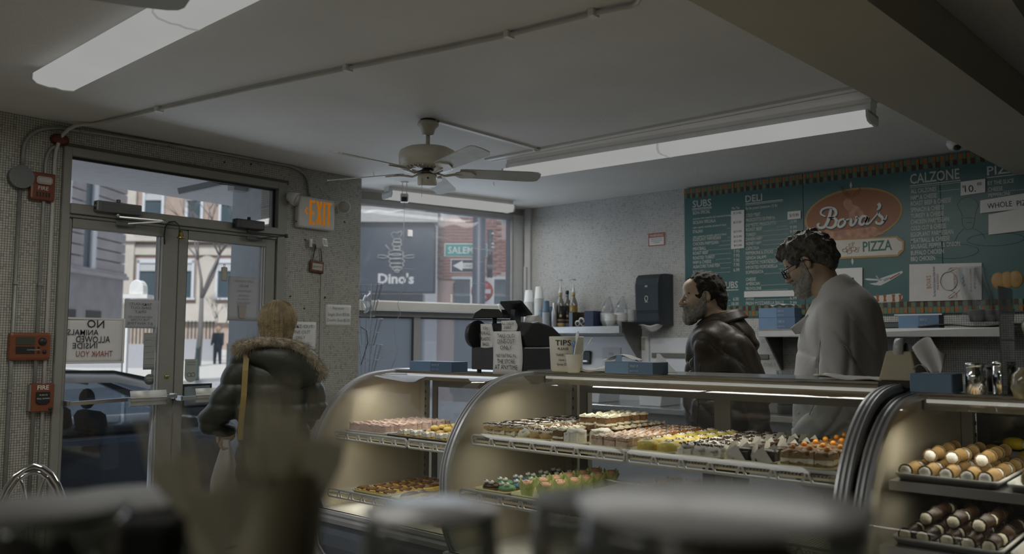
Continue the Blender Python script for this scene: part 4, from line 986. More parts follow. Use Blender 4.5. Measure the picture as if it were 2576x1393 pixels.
        block(.07, .09, .045, seed=seed, jit=.004).build('cake', pm('pink_cake', (.58, .42, .36), var=.08), t); block(.071, .091, .008, z=.045, seed=seed).build('icing', pm('pink_icing', (.68, .50, .44), var=.06), t)
    elif k == 'eclair':
        MB().ell((0, 0, .017), (.062, .021, .017), 14).build('choux', pm('gold_choux', (.62, .44, .08), rough=.4), t)
        mb = MB(); o = 0; mb.ell((0, 0, .022), (.058, .019, .0155), 14); mb.v = [(x, y, max(z, .022 + .002 * math.sin(x * 140 + seed))) for x, y, z in mb.v]; mb.build('chocolate_glaze', pm('glaze', (.085, .042, .012), rough=.15), t)
    elif k == 'chipbar':
        block(.09, .06, .02, seed=seed).build('pastry_base', pm('gold_crust', (.62, .45, .13)), t); blob((0, 0, .022), (.042, .026, .012), 9, .15, seed).build('chocolate_cream', brown, t)
    elif k == 'crumb':
        block(.09, .075, .03, seed=seed).build('cake', crust, t); crumbs(.085, .07, .029, 40, .004, seed).build('crumb_topping', pm('crumb_gold', (.62, .47, .22)), t)['kind'] = 'stuff'
    elif k == 'cannoli' or k == 'darkcannoli':
        m1 = pm('cannoli_shell', (.36, .23, .09), rough=.45) if k == 'cannoli' else choc
        mb = MB().lathe([(.022, -.048), (.0185, -.046), (.0175, 0), (.0185, .046), (.022, .048), (.020, .046), (.016, .044), (.015, 0), (.016, -.044), (.020, -.046), (.022, -.048)], (0, 0, .021), 16, axis='X'); mb.build('shell', m1, t)
        for s in (-1, 1): blob((s * .05, 0, .021), (.012, .0175, .0175), 10, .06, seed, flat_bottom=False).build('ricotta_filling', wht if k == 'cannoli' else cream, t)
    elif k == 'corn':
        mb = MB().ell((0, 0, .02), (.048, .022, .02), 14); mb.build('shell', pm('bright_yellow', (.72, .52, .03), var=.12, rough=.4), t); blob((-.045, 0, .02), (.013, .014, .013), 9, .1, seed, flat_bottom=False).build('cream', cream, t)
    elif k == 'nutball':
        blob((0, 0, .028), (.036, .034, .028), 10, .14, seed).build('pastry_body', pm('dark_nut', (.07, .04, .015)), t); crumbs(.05, .05, .05, 16, .004, seed, ell=True).build('nut_pieces', nut, t)['kind'] = 'stuff'
    elif k == 'cookie':
        MB().lathe([(0, 0), (.034, 0), (.038, .005), (.036, .010), (.0, .014)], (0, 0, 0), 16, sx=1 + .02 * (seed % 3)).build('cookie', pm('cookie', (.56, .36, .13)), t)
    return t
ORD = ['front', 'second', 'third', 'fourth', 'fifth', 'sixth', 'seventh']
def fill(kind, short, what, x0, x1, y0, y1, z, nx, ny, where, rz=0, scale=1, jit=.004, stack=None, skip=(), protos=3, rrnd=.05, group=None):
    ps = []; g = random.Random(hash(short) % 1000 if False else len(short) * 7 + nx); k = 0
    for i in range(nx):
        for j in range(ny):
            if (i, j) in skip: continue
            x = x0 + (x1 - x0) * (i + .5) / nx + g.uniform(-jit, jit); y = y1 - (y1 - y0) * (j + .5) / ny + g.uniform(-jit, jit)
            row = ORD[i] + ' row'; col = (['left', 'right'] if ny == 2 else ['left', 'middle', 'right'] if ny == 3 else ['only'] if ny == 1 else [str(q) for q in ('leftmost', 'second', 'third', 'fourth', 'rightmost')][:ny])[j]
            lab = '%s, %s%s, %s' % (what, row, '' if ny == 1 else ' ' + col, where)
            if len(ps) < protos: o = proto((short, kind), len(ps) + nx + k % 2); ps.append(o); o.location = (x, y, z); o.rotation_euler = (0, 0, rz + g.uniform(-rrnd, rrnd)); o['label'] = lab; o.scale = (scale,) * 3
            else: o = dup(ps[g.randrange(len(ps))], (x, y, z), lab, rz + g.uniform(-rrnd, rrnd))
            o['group'] = group or (short.replace('_', ' ') + ' pieces ' + where); k += 1
    if stack:
        for (i, j, dz) in stack:
            x = x0 + (x1 - x0) * (i + .5) / nx; y = y1 - (y1 - y0) * (j + .5) / ny
            o = dup(ps[g.randrange(len(ps))], (x, y, z + dz), '%s, lying on top of the %s pair, %s' % (what, ORD[int(i)], where), rz + .12)
            o['group'] = group or (short.replace('_', ' ') + ' pieces ' + where)
zt = SZ1 - .015; xs0, xs1 = 2.635, 3.26; tw = (2.52 - 1.0) / 8
# eight trays on the upper shelf of the middle case
UP = [('napoleon', 'drizzled_slice', 'cream slice drizzled with chocolate', 6, 3, 'first tray'), ('puff', 'cream_puff', 'cream puff with chocolate crumbs', 6, 3, 'second tray'),
      ('cakeslice', 'cake_slice', 'brown layer cake slice with cream', 6, 3, 'third tray'), ('sugar', 'sugared_pastry', 'sugar-dusted pastry block', 6, 2, 'fourth tray'),
      ('yellowbun', 'yellow_bun', 'yellow glazed bun with chips', 7, 2, 'fifth tray'), ('creambar', 'cream_bar', 'white cream bar with chocolate shavings', 6, 3, 'sixth tray'),
      ('darkcake', 'dark_cake', 'dark chocolate cake in paper', 6, 2, 'seventh tray'), ('cherry', 'cherry_slice', 'nut slice with orange cherry', 6, 3, 'eighth tray')]
for i, (k, s, w_, nx, ny, wh) in enumerate(UP):
    ya = 2.52 - i * tw; yb = ya - tw
    tray('yellow tray on the upper middle shelf, %s from the left arch' % wh.split()[0], xs0, xs1, yb, ya, zt, group='yellow trays on the upper shelf of the middle case')
    where = '%s, upper middle shelf' % wh
    if k == 'cakeslice':
        fill('cakeslice', s, w_, xs0 + .02, xs1 - .02, yb + .006, ya - .006, zt + .006, nx, 3, where, skip=((0, 1), (0, 2), (1, 2), (1, 1)))
        fill('whitecake', 'white_cake', 'white iced cake piece', xs0 + .02, xs1 - .02, yb + .01, ya - .01, zt + .006, nx, 3, where, skip=[(q, p) for q in range(nx) for p in range(3) if (q, p) not in ((0, 1), (1, 2))])
        fill('cakeslice', s, 'raised ' + w_, xs0 + .17, xs1 - .12, yb + .01, ya - .01, zt + .052, 3, 2, where.split(',')[0] + ' on top', rrnd=.3, jit=.012)
        continue
    if k == 'sugar':
        fill('sugar', s, w_, xs0 + .02, xs0 + .30, yb + .006, ya - .006, zt + .006, 3, 3, where, scale=1.06); fill('sugarred', 'drizzled_pastry', 'red-brown pastry block with icing lines', xs0 + .30, xs1 - .02, yb + .006, ya - .006, zt + .006, 3, 3, where, scale=1.08); continue
    fill(k, s, w_, xs0 + .02, xs1 - .02, yb + .006, ya - .006, zt + .006, nx, ny, where, protos=4, scale={'napoleon': 1.14, 'puff': 1.15, 'creambar': 1.1, 'yellowbun': 1.03}.get(k, 1.05), rrnd=.12, jit=.005)
# lower shelf of the middle case
z2 = SZ1b - .015
lx0, lx1 = 2.57, 3.16
for i, (k, s, w_, nx, ny, wh) in enumerate([('eyedonut', 'eye_doughnut', 'iced doughnut with candy eyes', 6, 2, 'first tray'), ('tulip', 'cupcake', 'cupcake in a pastel paper cup', 6, 2, 'second tray'), ('cookie', 'cookie', 'round golden cookie', 6, 2, 'third tray'), ('tulip', 'cupcake', 'frosted cupcake in pale paper', 6, 2, 'fourth tray'), ('chipbar', 'chocolate_bar', 'chocolate cream pastry bar', 6, 2, 'fifth tray')]):
    ya = 2.50 - i * .205; yb = ya - .205
    tray('bakery tray on the lower shelf of the middle case, %s from the left arch' % wh.split()[0], lx0, lx1, yb, ya, z2, group='trays on the lower shelf of the middle case')
    fill(k, s, w_, lx0 + .02, lx1 - .02, yb + .012, ya - .012, z2 + .006, nx, ny, '%s, lower middle shelf' % wh, rz=PI if k == 'eyedonut' and False else 0, protos=4)
# left case
zu = .885 - .015; wl_ = 'left case, upper shelf'
tray('tray of pink cakes at the far end of the left case upper shelf', 2.93, 3.50, 3.52, 3.86, zu, m_shelfw); fill('pinkcake', 'pink_cake', 'pink iced cake square', 2.94, 3.49, 3.53, 3.85, zu + .006, 5, 3, wl_)
tray('black tray of golden pastries on the left case upper shelf', 2.93, 3.50, 2.98, 3.50, zu, m_traydark)
fill('sfogliatella', 'shell_pastry', 'ridged golden shell pastry', 3.07, 3.49, 3.0, 3.48, zu + .006, 5, 5, wl_, rz=.5, rrnd=.4, protos=4)
fill('sfogliatella', 'shell_pastry', 'top-layer golden shell pastry', 3.15, 3.49, 3.0, 3.44, zu + .03, 4, 4, wl_, rz=.3, rrnd=.5, protos=2, group='top layer of golden pastries')
fill('creamslice', 'cream_slice', 'white cream slice on golden pastry', 2.95, 3.08, 3.0, 3.48, zu + .006, 1, 5, wl_)
tray('black tray of pastry rolls on the left case upper shelf', 2.93, 3.50, 2.70, 2.96, zu, m_traydark); fill('roll', 'pastry_roll', 'pale nut-filled pastry roll', 2.94, 3.49, 2.71, 2.95, zu + .006, 6, 2, wl_, rz=PI / 2)
zl = .575 - .015; wl_ = 'left case, lower shelf'
tray('tray of chocolate cream bars on the left case lower shelf', 2.88, 3.45, 3.42, 3.72, zl); fill('chipbar', 'chocolate_bar', 'golden bar with chocolate cream', 2.89, 3.44, 3.43, 3.71, zl + .006, 5, 4, wl_)
tray('tray of glazed eclairs on the left case lower shelf', 2.88, 3.52, 2.72, 3.40, zl)
fill('eclair', 'eclair', 'long eclair with dark glaze', 2.89, 3.51, 2.74, 3.39, zl + .006, 5, 4, wl_, scale=1.15, rrnd=.03, protos=4)
fill('eclair', 'eclair', 'upper-layer glazed eclair', 3.03, 3.49, 2.74, 3.36, zl + .036, 4, 4, wl_, scale=1.15, rrnd=.05, protos=2, group='upper layer of eclairs')
fill('crumb', 'crumb_cake', 'golden crumb cake square', 2.90, 3.4, 3.0, 3.6, .472, 4, 5, 'left case, bottom floor')
# right case
zc = .965
tray('pale tray of cannoli on the right case upper shelf', 2.74, 3.28, .56, .855, zc, m_shelfw)
fill('cannoli', 'cannolo', 'brown cannolo with white filling', 2.75, 3.27, .57, .845, zc + .006, 4, 5, 'right case, bottom layer', rz=PI, scale=1.0, protos=3)
fill('cannoli', 'cannolo', 'brown cannolo with white filling', 2.86, 3.22, .60, .82, zc + .045, 3, 3, 'right case, top layer', rz=PI, protos=2, group='top layer of cannoli')
tray('tray of nut pastries beside the cannoli in the right case', 2.74, 3.28, .22, .55, zc, m_shelfw); fill('nutball', 'nut_pastry', 'dark nut-covered pastry', 2.75, 3.27, .23, .54, zc + .006, 5, 3, 'right case, upper shelf')
tray('tray of bright yellow pastries at the back of the right case', 3.30, 3.60, .1, .82, zc, m_shelfw)
fill('corn', 'yellow_pastry', 'bright yellow cream-filled pastry', 3.31, 3.59, .15, .80, zc + .006, 2, 5, 'at the back of the right case', rz=.6, scale=1.1)
fill('corn', 'yellow_pastry', 'topmost bright yellow pastry', 3.34, 3.55, .2, .70, zc + .045, 1, 5, 'at the back of the right case', rz=.9, scale=1.1, group='topmost yellow pastries')
zc2 = .79
tray('tray of chocolate cannoli on the right case lower shelf', 2.65, 3.18, .54, .84, zc2, m_shelfw); fill('darkcannoli', 'chocolate_cannolo', 'chocolate-dipped cannolo with cream', 2.66, 3.17, .55, .83, zc2 + .006, 4, 5, 'right case, lower tray', rz=PI, protos=3)
fill('darkcannoli', 'chocolate_cannolo', 'chocolate-dipped cannolo with cream', 2.75, 3.1, .58, .80, zc2 + .045, 3, 3, 'right case, topmost in lower tray', rz=PI, protos=2, group='top layer of chocolate cannoli')
tray('tray of yellow pastries on the right case lower shelf', 2.65, 3.18, .20, .53, zc2, m_shelfw); fill('corn', 'yellow_pastry', 'yellow cream-filled pastry', 2.66, 3.17, .21, .52, zc2 + .006, 5, 3, 'right case, lower tray', rz=.4)
# ================================================================ back wall: menu board
m_teal = mt('board_teal', (.060, .145, .145), .35, var=.08, scale=4)
m_btext = mt('board_lettering', (.58, .60, .56), .6, var=.03)
m_gold = mt('gold_print', (.42, .27, .09), .45)
m_orange = mt('orange_print', (.29, .105, .04), .4, var=.06)
BOARD = Vector((XB - .02, 3.445, 1.588))
def B2(px, py):
    p = onX(px, py, XB - .02); return (3.445 - p.y, p.z - 1.588)
board = thing('menu_board', 'long teal menu board with checkered borders and an orange oval logo on the back wall', 'menu board', BOARD, BACK)
BWD = 3.9; BH = HC - .012 - 1.588
for i, (a, b) in enumerate(((0, .995), (.998, 1.93), (1.933, 2.9), (2.903, BWD))):
    MB().box(a, b, -.003, .018, 0, BH).build('board_panel', m_teal, board, bevel=.001)
cs = [mt('check_orange', (.38, .135, .03), .5), mt('check_green', (.13, .20, .11), .5), mt('check_brown', (.085, .03, .022), .5)]
mb = MB(); cw = .0262; ch = .036; k = int(BWD / cw)
for i in range(k):
    sh = .004 * math.sin(i * 1.7)
    for r_, (z0, z1) in enumerate(((BH - .006 - ch, BH - .006), (BH - .010 - 2 * ch, BH - .010 - ch), (.012 + ch, .012 + 2 * ch), (.008, .008 + ch))):
        x0 = i * cw + sh; odd = (i + (r_ in (1, 2))) % 2
        mb.add([(x0, -.0038, z0 + .002 * math.sin(i)), (x0 + cw - .001, -.0038, z0), (x0 + cw - .002 - sh * .3, -.0038, z1), (x0, -.0038, z1)], [(0, 1, 2, 3)], 1 if odd else (0 if r_ in (0, 3) else 2))
mb.build('checker_border', cs, board, recalc=False)['kind'] = 'stuff'
def ppm(px, py): p = onX(px, py, XB); return F / ((p - C0).dot(_fw))
L = []; U = MB()
def row(s, x0, x1, y, hpx, dots=None):
    a = B2(x0, y); b = B2(x1, y); L.append((s, a[0], a[1], hpx / ppm(x0, y), 'l', b[0] - a[0]))
    if dots:
        c = B2(x1 + 3, y); d = B2(dots, y); n = int((d[0] - c[0]) / .012)
        for i in range(max(0, n)): U.box(c[0] + i * .012, c[0] + i * .012 + .0055, -.0042, -.003, c[1], c[1] + .004)
def rule(x0, x1, y, t=2):
    a = B2(x0, y); b = B2(x1, y); h = t / ppm(x0, y); U.box(a[0], b[0], -.0042, -.003, a[1] - h, a[1])
row('SUBS', 1743, 1790, 522, 17); rule(1742, 1791, 525, 2); rule(1742, 1791, 529, 1); row('Plus Tax', 1842, 1861, 527, 6)
for s, x1, y, h, dt in (('BOVA SPECIAL', 1787, 540, 8, 0), ('prosciutto, fresh mozzarella, basil, tomatoes & dressing', 1840, 553, 5, 0), ('SICILIAN SPECIALA', 1801, 564, 8, 0), ('salami, capicola, mortadella, provolone & cheese', 1828, 575, 5, 1840),
    ('ITALIAN', 1768, 587, 8, 0), ('salami, pepperoni, mortadella, capicola & cheese', 1828, 598, 5, 1840), ('EGGPLANT PARMESIAN', 1814, 607, 8, 1840), ('CHICKEN PARMESIAN', 1808, 618, 8, 1840), ('MEATBALL', 1777, 630, 8, 1842), ('ROAST BEEF', 1782, 641, 8, 1842),
    ('ROASTED TURKEY', 1799, 653, 8, 1842), ('HAM & CHEESE', 1790, 664, 8, 1842), ('ALBACORE TUNA FISH', 1811, 675, 8, 1842), ('ROLLUPS', 1770, 688, 8, 1842)): row(s, 1744, x1, y, h, dt or None)
for s, y in (('7.95', 636), ('7.95', 647), ('7.95', 659), ('7.95', 670), ('6.99', 683)): row(s, 1846, 1861, y, 8)
row('MINI SUBS', 1776, 1857, 727, 16); rule(1776, 1858, 731, 2); row('MINI SUBS', 1790, 1833, 746, 7); row('6.00', 1845, 1859, 756, 8); row('18.00', 1841, 1859, 768, 8); rule(1790, 1838, 756, 1); rule(1833, 1838, 768, 1)
row('DELI', 1876, 1918, 509, 17); rule(1876, 1970, 512, 2); rule(1876, 1970, 516, 1); row('By the pound (minimum 1/2 lb)', 1877, 1956, 528, 7); 
for s, x1, y, dt in (('COLD MEAT', 1913, 546, 0), ('PROSCIUTTO DI PARMA', 1951, 558, 1983), ('DOMESTIC PROSCIUTTO', 1953, 571, 1985), ('ROAST BEEF', 1918, 582, 1988), ('TURKEY', 1902, 595, 1988), ('DANISH HAM', 1918, 606, 1988), ('HONEY HAM', 1916, 617, 1988), ('CAPICOLA', 1910, 629, 1988), ('PEPPERONI & STICKS', 1946, 641, 1988),
    ('GENOA SALAMI', 1928, 653, 1988), ('DOMESTIC MORTADELLA', 1957, 665, 1988), ('IMPORTED MORTADELLA', 1957, 677, 1988), ('SOPRESSATA', 1921, 689, 1988), ('CHEESE', 1902, 707, 0), ('AMERICAN', 1912, 718, 1988), ('PROVOLONE', 1916, 730, 1988), ('SWISS', 1897, 755, 1988), ('FRESH MOZZARELLA BALLS', 1972, 767, 1990)): row(s, 1877, x1, y, 8, dt or None)
for s, y in (('13.99', 562), ('9.99', 576), ('9.99', 587), ('6.99', 599), ('6.99', 611), ('6.99', 753), ('7.99', 766)): row(s, 1988, 2005, y, 8)
row('CALZONE', 2290, 2415, 463, 25); rule(2289, 2417, 467, 2); rule(2289, 2417, 472, 1)
for s, x1, y in (('ALL CALZONES', 2356, 487), ('HAM & CHEESE', 2357, 503), ('ROAST BEEF & CHEESE', 2394, 518), ('SPINACH & CHEESE', 2376, 534), ('TURKEY & CHEESE', 2375, 549), ('CHICKEN PARMESEAN', 2388, 564), ('COLD CUT & CHEESE', 2381, 580), ('EGGPLANT PARMESEAN', 2399, 596), ('MEATBALL & CHEESE', 2390, 611), ('SAUSAGE, PEPPER & ONION', 2416, 626), ('BUFFALO CHICKEN', 2375, 642), ('BBQ CHICKEN', 2353, 657)): row(s, 2292, x1, y, 11)
rule(2360, 2414, 481, 1); row('PIZZA', 2484, 2585, 441, 22); rule(2483, 2600, 446, 2); row('BY THE SLICE', 2485, 2551, 466, 10); row('CHEESE', 2486, 2523, 482, 10, 2600); row('PEPPERONI', 2487, 2541, 496, 9)
ob = letters(L, m_btext, board, 'menu_lettering', -.0045, offset=.012, m=None)
ob['kind'] = 'stuff'; U.build('rules_and_dots', m_btext, board, recalc=False)['kind'] = 'stuff'
# faint chef drawing
mb = MB()
def loop(pts, r_=.0016): mb.tube([(B2(px, py)[0], -.0042, B2(px, py)[1]) for px, py in pts], r_, 4, flat=.5)
loop([(2422, 545), (2415, 528), (2408, 515), (2418, 500), (2436, 495), (2455, 502), (2462, 517), (2456, 530), (2452, 548), (2420, 548)]); loop([(2420, 548), (2421, 565), (2432, 578), (2446, 575), (2452, 560), (2452, 548)]); loop([(2430, 561), (2438, 559), (2446, 561)])
loop([(2425, 575), (2410, 590), (2400, 610)]); loop([(2452, 575), (2468, 585), (2480, 600)])
for cx_, cy_, rx, ry in ((2505, 602, 72, 16), (2400, 632, 62, 18)): loop([(cx_ + rx * math.cos(a), cy_ - rx * .04 * math.cos(a) + ry * math.sin(a)) for a in [i * PI / 12 for i in range(25)]], .002)
mb.build('faint_drawing', mt('board_dark_teal', (.022, .085, .085), .5), board)
# logo
def oval(rx, ry, y, cx_=2148, cy_=541):
    return [B2(cx_ + rx * math.cos(a), cy_ - .12 * rx * math.cos(a) + ry * math.sin(a)) for a in [-i * 2 * PI / 40 for i in range(40)]]
lg = MB().prism(oval(123, 68, 0)[::-1], -.0055, -.003, 'Y').build('logo_rim', m_gold, board)
MB().prism(oval(118, 63, 0)[::-1], -.0065, -.005, 'Y').build('logo_oval', m_orange, board)
def blobp(pts, y0, name, mm):
    MB().prism([B2(*p) for p in pts], y0 - .001, y0, 'Y').build(name, mm, board)
m_ph = mt('pale_orange_print', (.46, .24, .16), .5, var=.3, scale=25)
blobp([(2122, 508), (2130, 499), (2142, 502), (2146, 514), (2160, 520), (2172, 532), (2176, 548), (2140, 556), (2134, 530), (2124, 520)], -.0066, 'baker_picture', m_ph)
blobp([(2070, 586), (2078, 578), (2100, 582), (2128, 578), (2170, 574), (2200, 570), (2226, 588), (2190, 597), (2110, 602), (2074, 601)], -.0066, 'table_picture', m_ph)
# script lettering of the logo, drawn as variable-width strokes
def stroke(mb, pts, ws, y=-.0085, n=4):
    P = [Vector((B2(*p)[0], B2(*p)[1])) for p in pts]; out = []; wv = []
    for i in range(len(P) - 1):
        p0, p1, p2, p3 = P[max(i - 1, 0)], P[i], P[i + 1], P[min(i + 2, len(P) - 1)]
        for k in range(n):
            t = k / n; out.append(.5 * ((2 * p1) + (p2 - p0) * t + (2 * p0 - 5 * p1 + 4 * p2 - p3) * t * t + (3 * p1 - p0 - 3 * p2 + p3) * t ** 3)); wv.append(ws[i] * (1 - t) + ws[i + 1] * t)
    out.append(P[-1]); wv.append(ws[-1]); v = []
    for i, p in enumerate(out):
        d = out[min(i + 1, len(out) - 1)] - out[max(i - 1, 0)]; d = d.normalized() if d.length > 0 else Vector((1, 0)); nn = Vector((-d.y, d.x)) * wv[i] / ppm(2148, 541) / 2
        v += [(p.x + nn.x, y, p.y + nn.y), (p.x - nn.x, y, p.y - nn.y)]
    mb.add(v, [(2 * i, 2 * i + 1, 2 * i + 3, 2 * i + 2) for i in range(len(out) - 1)], 0)
S = [([(2078, 545), (2066, 538), (2070, 527), (2086, 522), (2101, 527), (2104, 538), (2096, 546), (2086, 548)], [3, 5, 5, 5, 7, 7, 5, 3]), ([(2092, 524), (2088, 542), (2082, 560), (2074, 571), (2063, 573), (2058, 566), (2063, 562)], [6, 8, 8, 7, 6, 6, 4]), ([(2086, 548), (2098, 548), (2105, 555), (2102, 566), (2092, 573), (2080, 571)], [3, 5, 8, 8, 6, 3]),
     ([(2119, 552), (2112, 556), (2109, 565), (2113, 571), (2121, 568), (2127, 560), (2125, 552), (2119, 552)], [5, 6, 6, 6, 6, 6, 5, 5]), ([(2125, 552), (2133, 553), (2139, 548)], [3, 3, 3]), ([(2139, 548), (2142, 554), (2141, 564), (2144, 567), (2151, 562), (2156, 550), (2154, 544)], [4, 7, 7, 6, 5, 6, 6]), ([(2155, 549), (2163, 549)], [3, 3]),
     ([(2182, 545), (2172, 544), (2165, 552), (2164, 562), (2170, 565), (2178, 558), (2184, 546)], [4, 6, 7, 7, 6, 5, 5]), ([(2184, 545), (2180, 556), (2181, 563), (2188, 561), (2196, 552)], [7, 7, 6, 4, 3]), ([(2196, 552), (2204, 543), (2212, 533)], [3, 3, 4]), ([(2212, 533), (2213, 541), (2220, 547), (2222, 556), (2215, 563), (2206, 561), (2206, 556)], [4, 7, 7, 7, 6, 5, 4]), ([(2222, 556), (2229, 550), (2232, 541)], [3, 3, 2]), ([(2210, 512), (2214, 517), (2212, 524), (2207, 528)], [8, 8, 6, 3])]
mb = MB(); [stroke(mb, [(a + 1.5, b + 2) for a, b in p], [w_ + 2 for w_ in ws], -.0078) for p, ws in S]; mb.build('script_shadow', m_black, board, recalc=False)
mb = MB(); [stroke(mb, p, ws, -.0088) for p, ws in S]; mb.build('script_lettering', mt('script_white', (.68, .69, .66), .5), board, recalc=False)
# banner under the oval
bn_ = [(2024, 620), (2032, 616), (2038, 608), (2255, 598), (2262, 605), (2271, 609), (2271, 627), (2263, 631), (2258, 640), (2038, 650), (2034, 642), (2024, 638)]
MB().prism([B2(*p) for p in [(2020, 616), (2034, 606), (2258, 594), (2276, 607), (2275, 630), (2260, 645), (2036, 655), (2020, 642)]], -.0085, -.003, 'Y').build('banner_rim', m_gold, board)
MB().prism([B2(*p) for p in bn_], -.0095, -.0085, 'Y').build('banner', mt('banner_white', (.62, .60, .54), .5), board)
a = B2(2044, 640); b = B2(2105, 637); c = B2(2172, 633); d = B2(2246, 629)
letters([('DELI', a[0], a[1], 25 / ppm(2100, 620), 'l', b[0] - a[0]), ('PIZZA', c[0], c[1], 25 / ppm(2200, 620), 'l', d[0] - c[0])], mt('banner_green', (.04, .15, .13), .5), board, 'banner_lettering', -.0105, offset=.02)
mb = MB()
for px, py, r_ in ((2126, 630, 6), (2134, 624, 5), (2142, 616, 5), (2148, 626, 7), (2156, 631, 5), (2138, 634, 6), (2148, 611, 3), (2160, 624, 3)):
    q = B2(px, py); s = r_ / ppm(px, py); mb.tube([(q[0] + s * math.cos(g), -.0102, q[1] + s * .7 * math.sin(g)) for g in [i * PI / 5 for i in range(10)]], s * .32, 4, closed=True, flat=.2)
mb.build('banner_ornament', mt('orange_print', (.4, .115, .03)), board)
for cy_, s in ((466, 1), (657, 1)):
    q = B2(2141 if cy_ < 500 else 2145, cy_); MB().prism([(q[0], q[1] + .028), (q[0] + .009, q[1]), (q[0], q[1] - .028), (q[0] - .009, q[1])], -.005, -.003, 'Y').build('drop_ornament', mt('banner_white', (.6, .6, .5)), board)
mb = MB()
for s in (-1, 1):
    for (ax, ay), (bx, by), (cx_, cy_) in (((2141, 498), (2141 + s * 14, 478), (2141 + s * 30, 470)), ((2141 + s * 6, 496), (2141 + s * 26, 486), (2141 + s * 22, 470))):
        mb.tube([(B2(p.x, p.y)[0], -.0048, B2(p.x, p.y)[1]) for p in arc((ax, ay, 0), (bx, by, 0), (cx_, cy_, 0), 5)], [.007, .009, .009, .007, .005, .002], 4, flat=.2)
mb.build('flourish', m_gold, board)
# printed cut-outs on the board
def P2(pts): return [B2(*p) for p in pts]
t = board
MB().prism(P2([(2175, 702), (2182, 700), (2210, 702), (2230, 695), (2262, 684), (2270, 681), (2272, 686), (2266, 690), (2240, 706), (2216, 718), (2200, 717), (2187, 713), (2205, 711), (2212, 706), (2184, 705)]), -.006, -.003, 'Y').build('airplane_picture', mt('plane_white', (.58, .60, .60), .5), board)
MB().prism(P2([(2203, 693), (2208, 693), (2213, 701), (2221, 703), (2216, 706), (2208, 703)]), -.0068, -.0058, 'Y').prism(P2([(2222, 704), (2228, 700), (2240, 697), (2236, 703), (2226, 708)]), -.0068, -.0058, 'Y').build('airplane_tail_and_engine', mt('plane_grey', (.30, .32, .36), .5), board)
MB().prism(P2([(2238, 700), (2264, 686), (2266, 688), (2240, 703)]), -.0068, -.0058, 'Y').build('airplane_stripe', mt('plane_red', (.35, .08, .04), .5), board)
MB().prism(P2([(2186, 746), (2262, 738), (2270, 741), (2272, 748), (2268, 756), (2260, 759), (2188, 762)]), -.006, -.003, 'Y').build('pastry_picture', mt('pic_white', (.62, .58, .50), .5), board)
for x in (2204, 2222, 2244, 2261): MB().prism(P2([(x, 741), (x + 9, 740), (x + 7, 750), (x + 9, 758), (x + 1, 759), (x + 2, 750)]), -.0068, -.0058, 'Y').build('pastry_picture_stripe', mt('pic_red', (.33, .09, .04), .5), board)
for i, (x, y) in enumerate(((2512, 706), (2534, 704), (2556, 702))):
    q = B2(x, y); MB().ell((q[0], -.003, q[1]), (.042, .006, .055), 16).build('bread_roll_picture', mt('bread_print', (.42, .25, .09), .5, var=.15), board)
# things taped to the board, each its own
def card(name, label, px0, py0, px1, py1, lines=(), mat=None, cat='paper', ink=None, tilt=0, y=-.012, py0b=None, py1b=None, **k):
    a, b, c, d = B2(px0, py0), B2(px1, py0b if py0b is not None else py0 - 3), B2(px1, py1b if py1b is not None else py1 - 3), B2(px0, py1)
    ox, oz = a[0], d[1]; t = thing(name, label, cat, BOARD + Vector((y, -ox, oz)), BACK)
    q = [(p[0] - ox, p[1] - oz) for p in (d, c, b, a)]
    MB().prism(q, -.0015, 0, 'Y').build('sheet', mat or m_paper, t)
    w_ = q[1][0]; h_ = q[3][1]
    if lines: letters([(s, x * w_, z * h_ + (q[1][1]) * x, hh * h_, al, *([wd * w_] if wd else [])) for s, x, z, hh, al, wd in lines], ink or m_ink, t, 'handwriting', -.0025, jit=.04, offset=k.get('offset', 0))
    return t, w_, h_
card('price_strip', 'tall white strip of handwritten 12.00 prices beside the subs list', 1841, 531, 1874, 627, [('$12.00', .5, z, .055, 'c', .62) for z in (.90, .66, .42, .29, .17, .06)])
card('price_card', 'small white card reading $19.99 at the cold meat row', 1983, 533, 2016, 553, [('$19.99', .5, .3, .4, 'c', .7)])
card('blank_strip', 'blank white strip taped over a row below PROVOLONE', 1874, 733, 2000, 748)
card('price_card', 'white card reading $10.00 beside the CALZONE heading', 2418, 458, 2480, 493, [('$', .06, .55, .18, 'l', None), ('10.', .16, .2, .5, 'l', .45), ('00', .68, .55, .22, 'l', .18)], py0b=450, py1b=484)
card('price_card', 'long white card reading WHOLE PIZZA at the right end of the board', 2467, 505, 2620, 537, [('WHOLE  PIZZA', .12, .3, .42, 'l', .8)], py0b=480, py1b=520, y=-.014)
card('blank_card', 'blank white card under the WHOLE PIZZA card', 2488, 540, 2620, 591, py0b=515, py1b=575)
card('blank_sheet', 'plain white sheet on the board behind the chef-coated man', 2098, 676, 2171, 725)
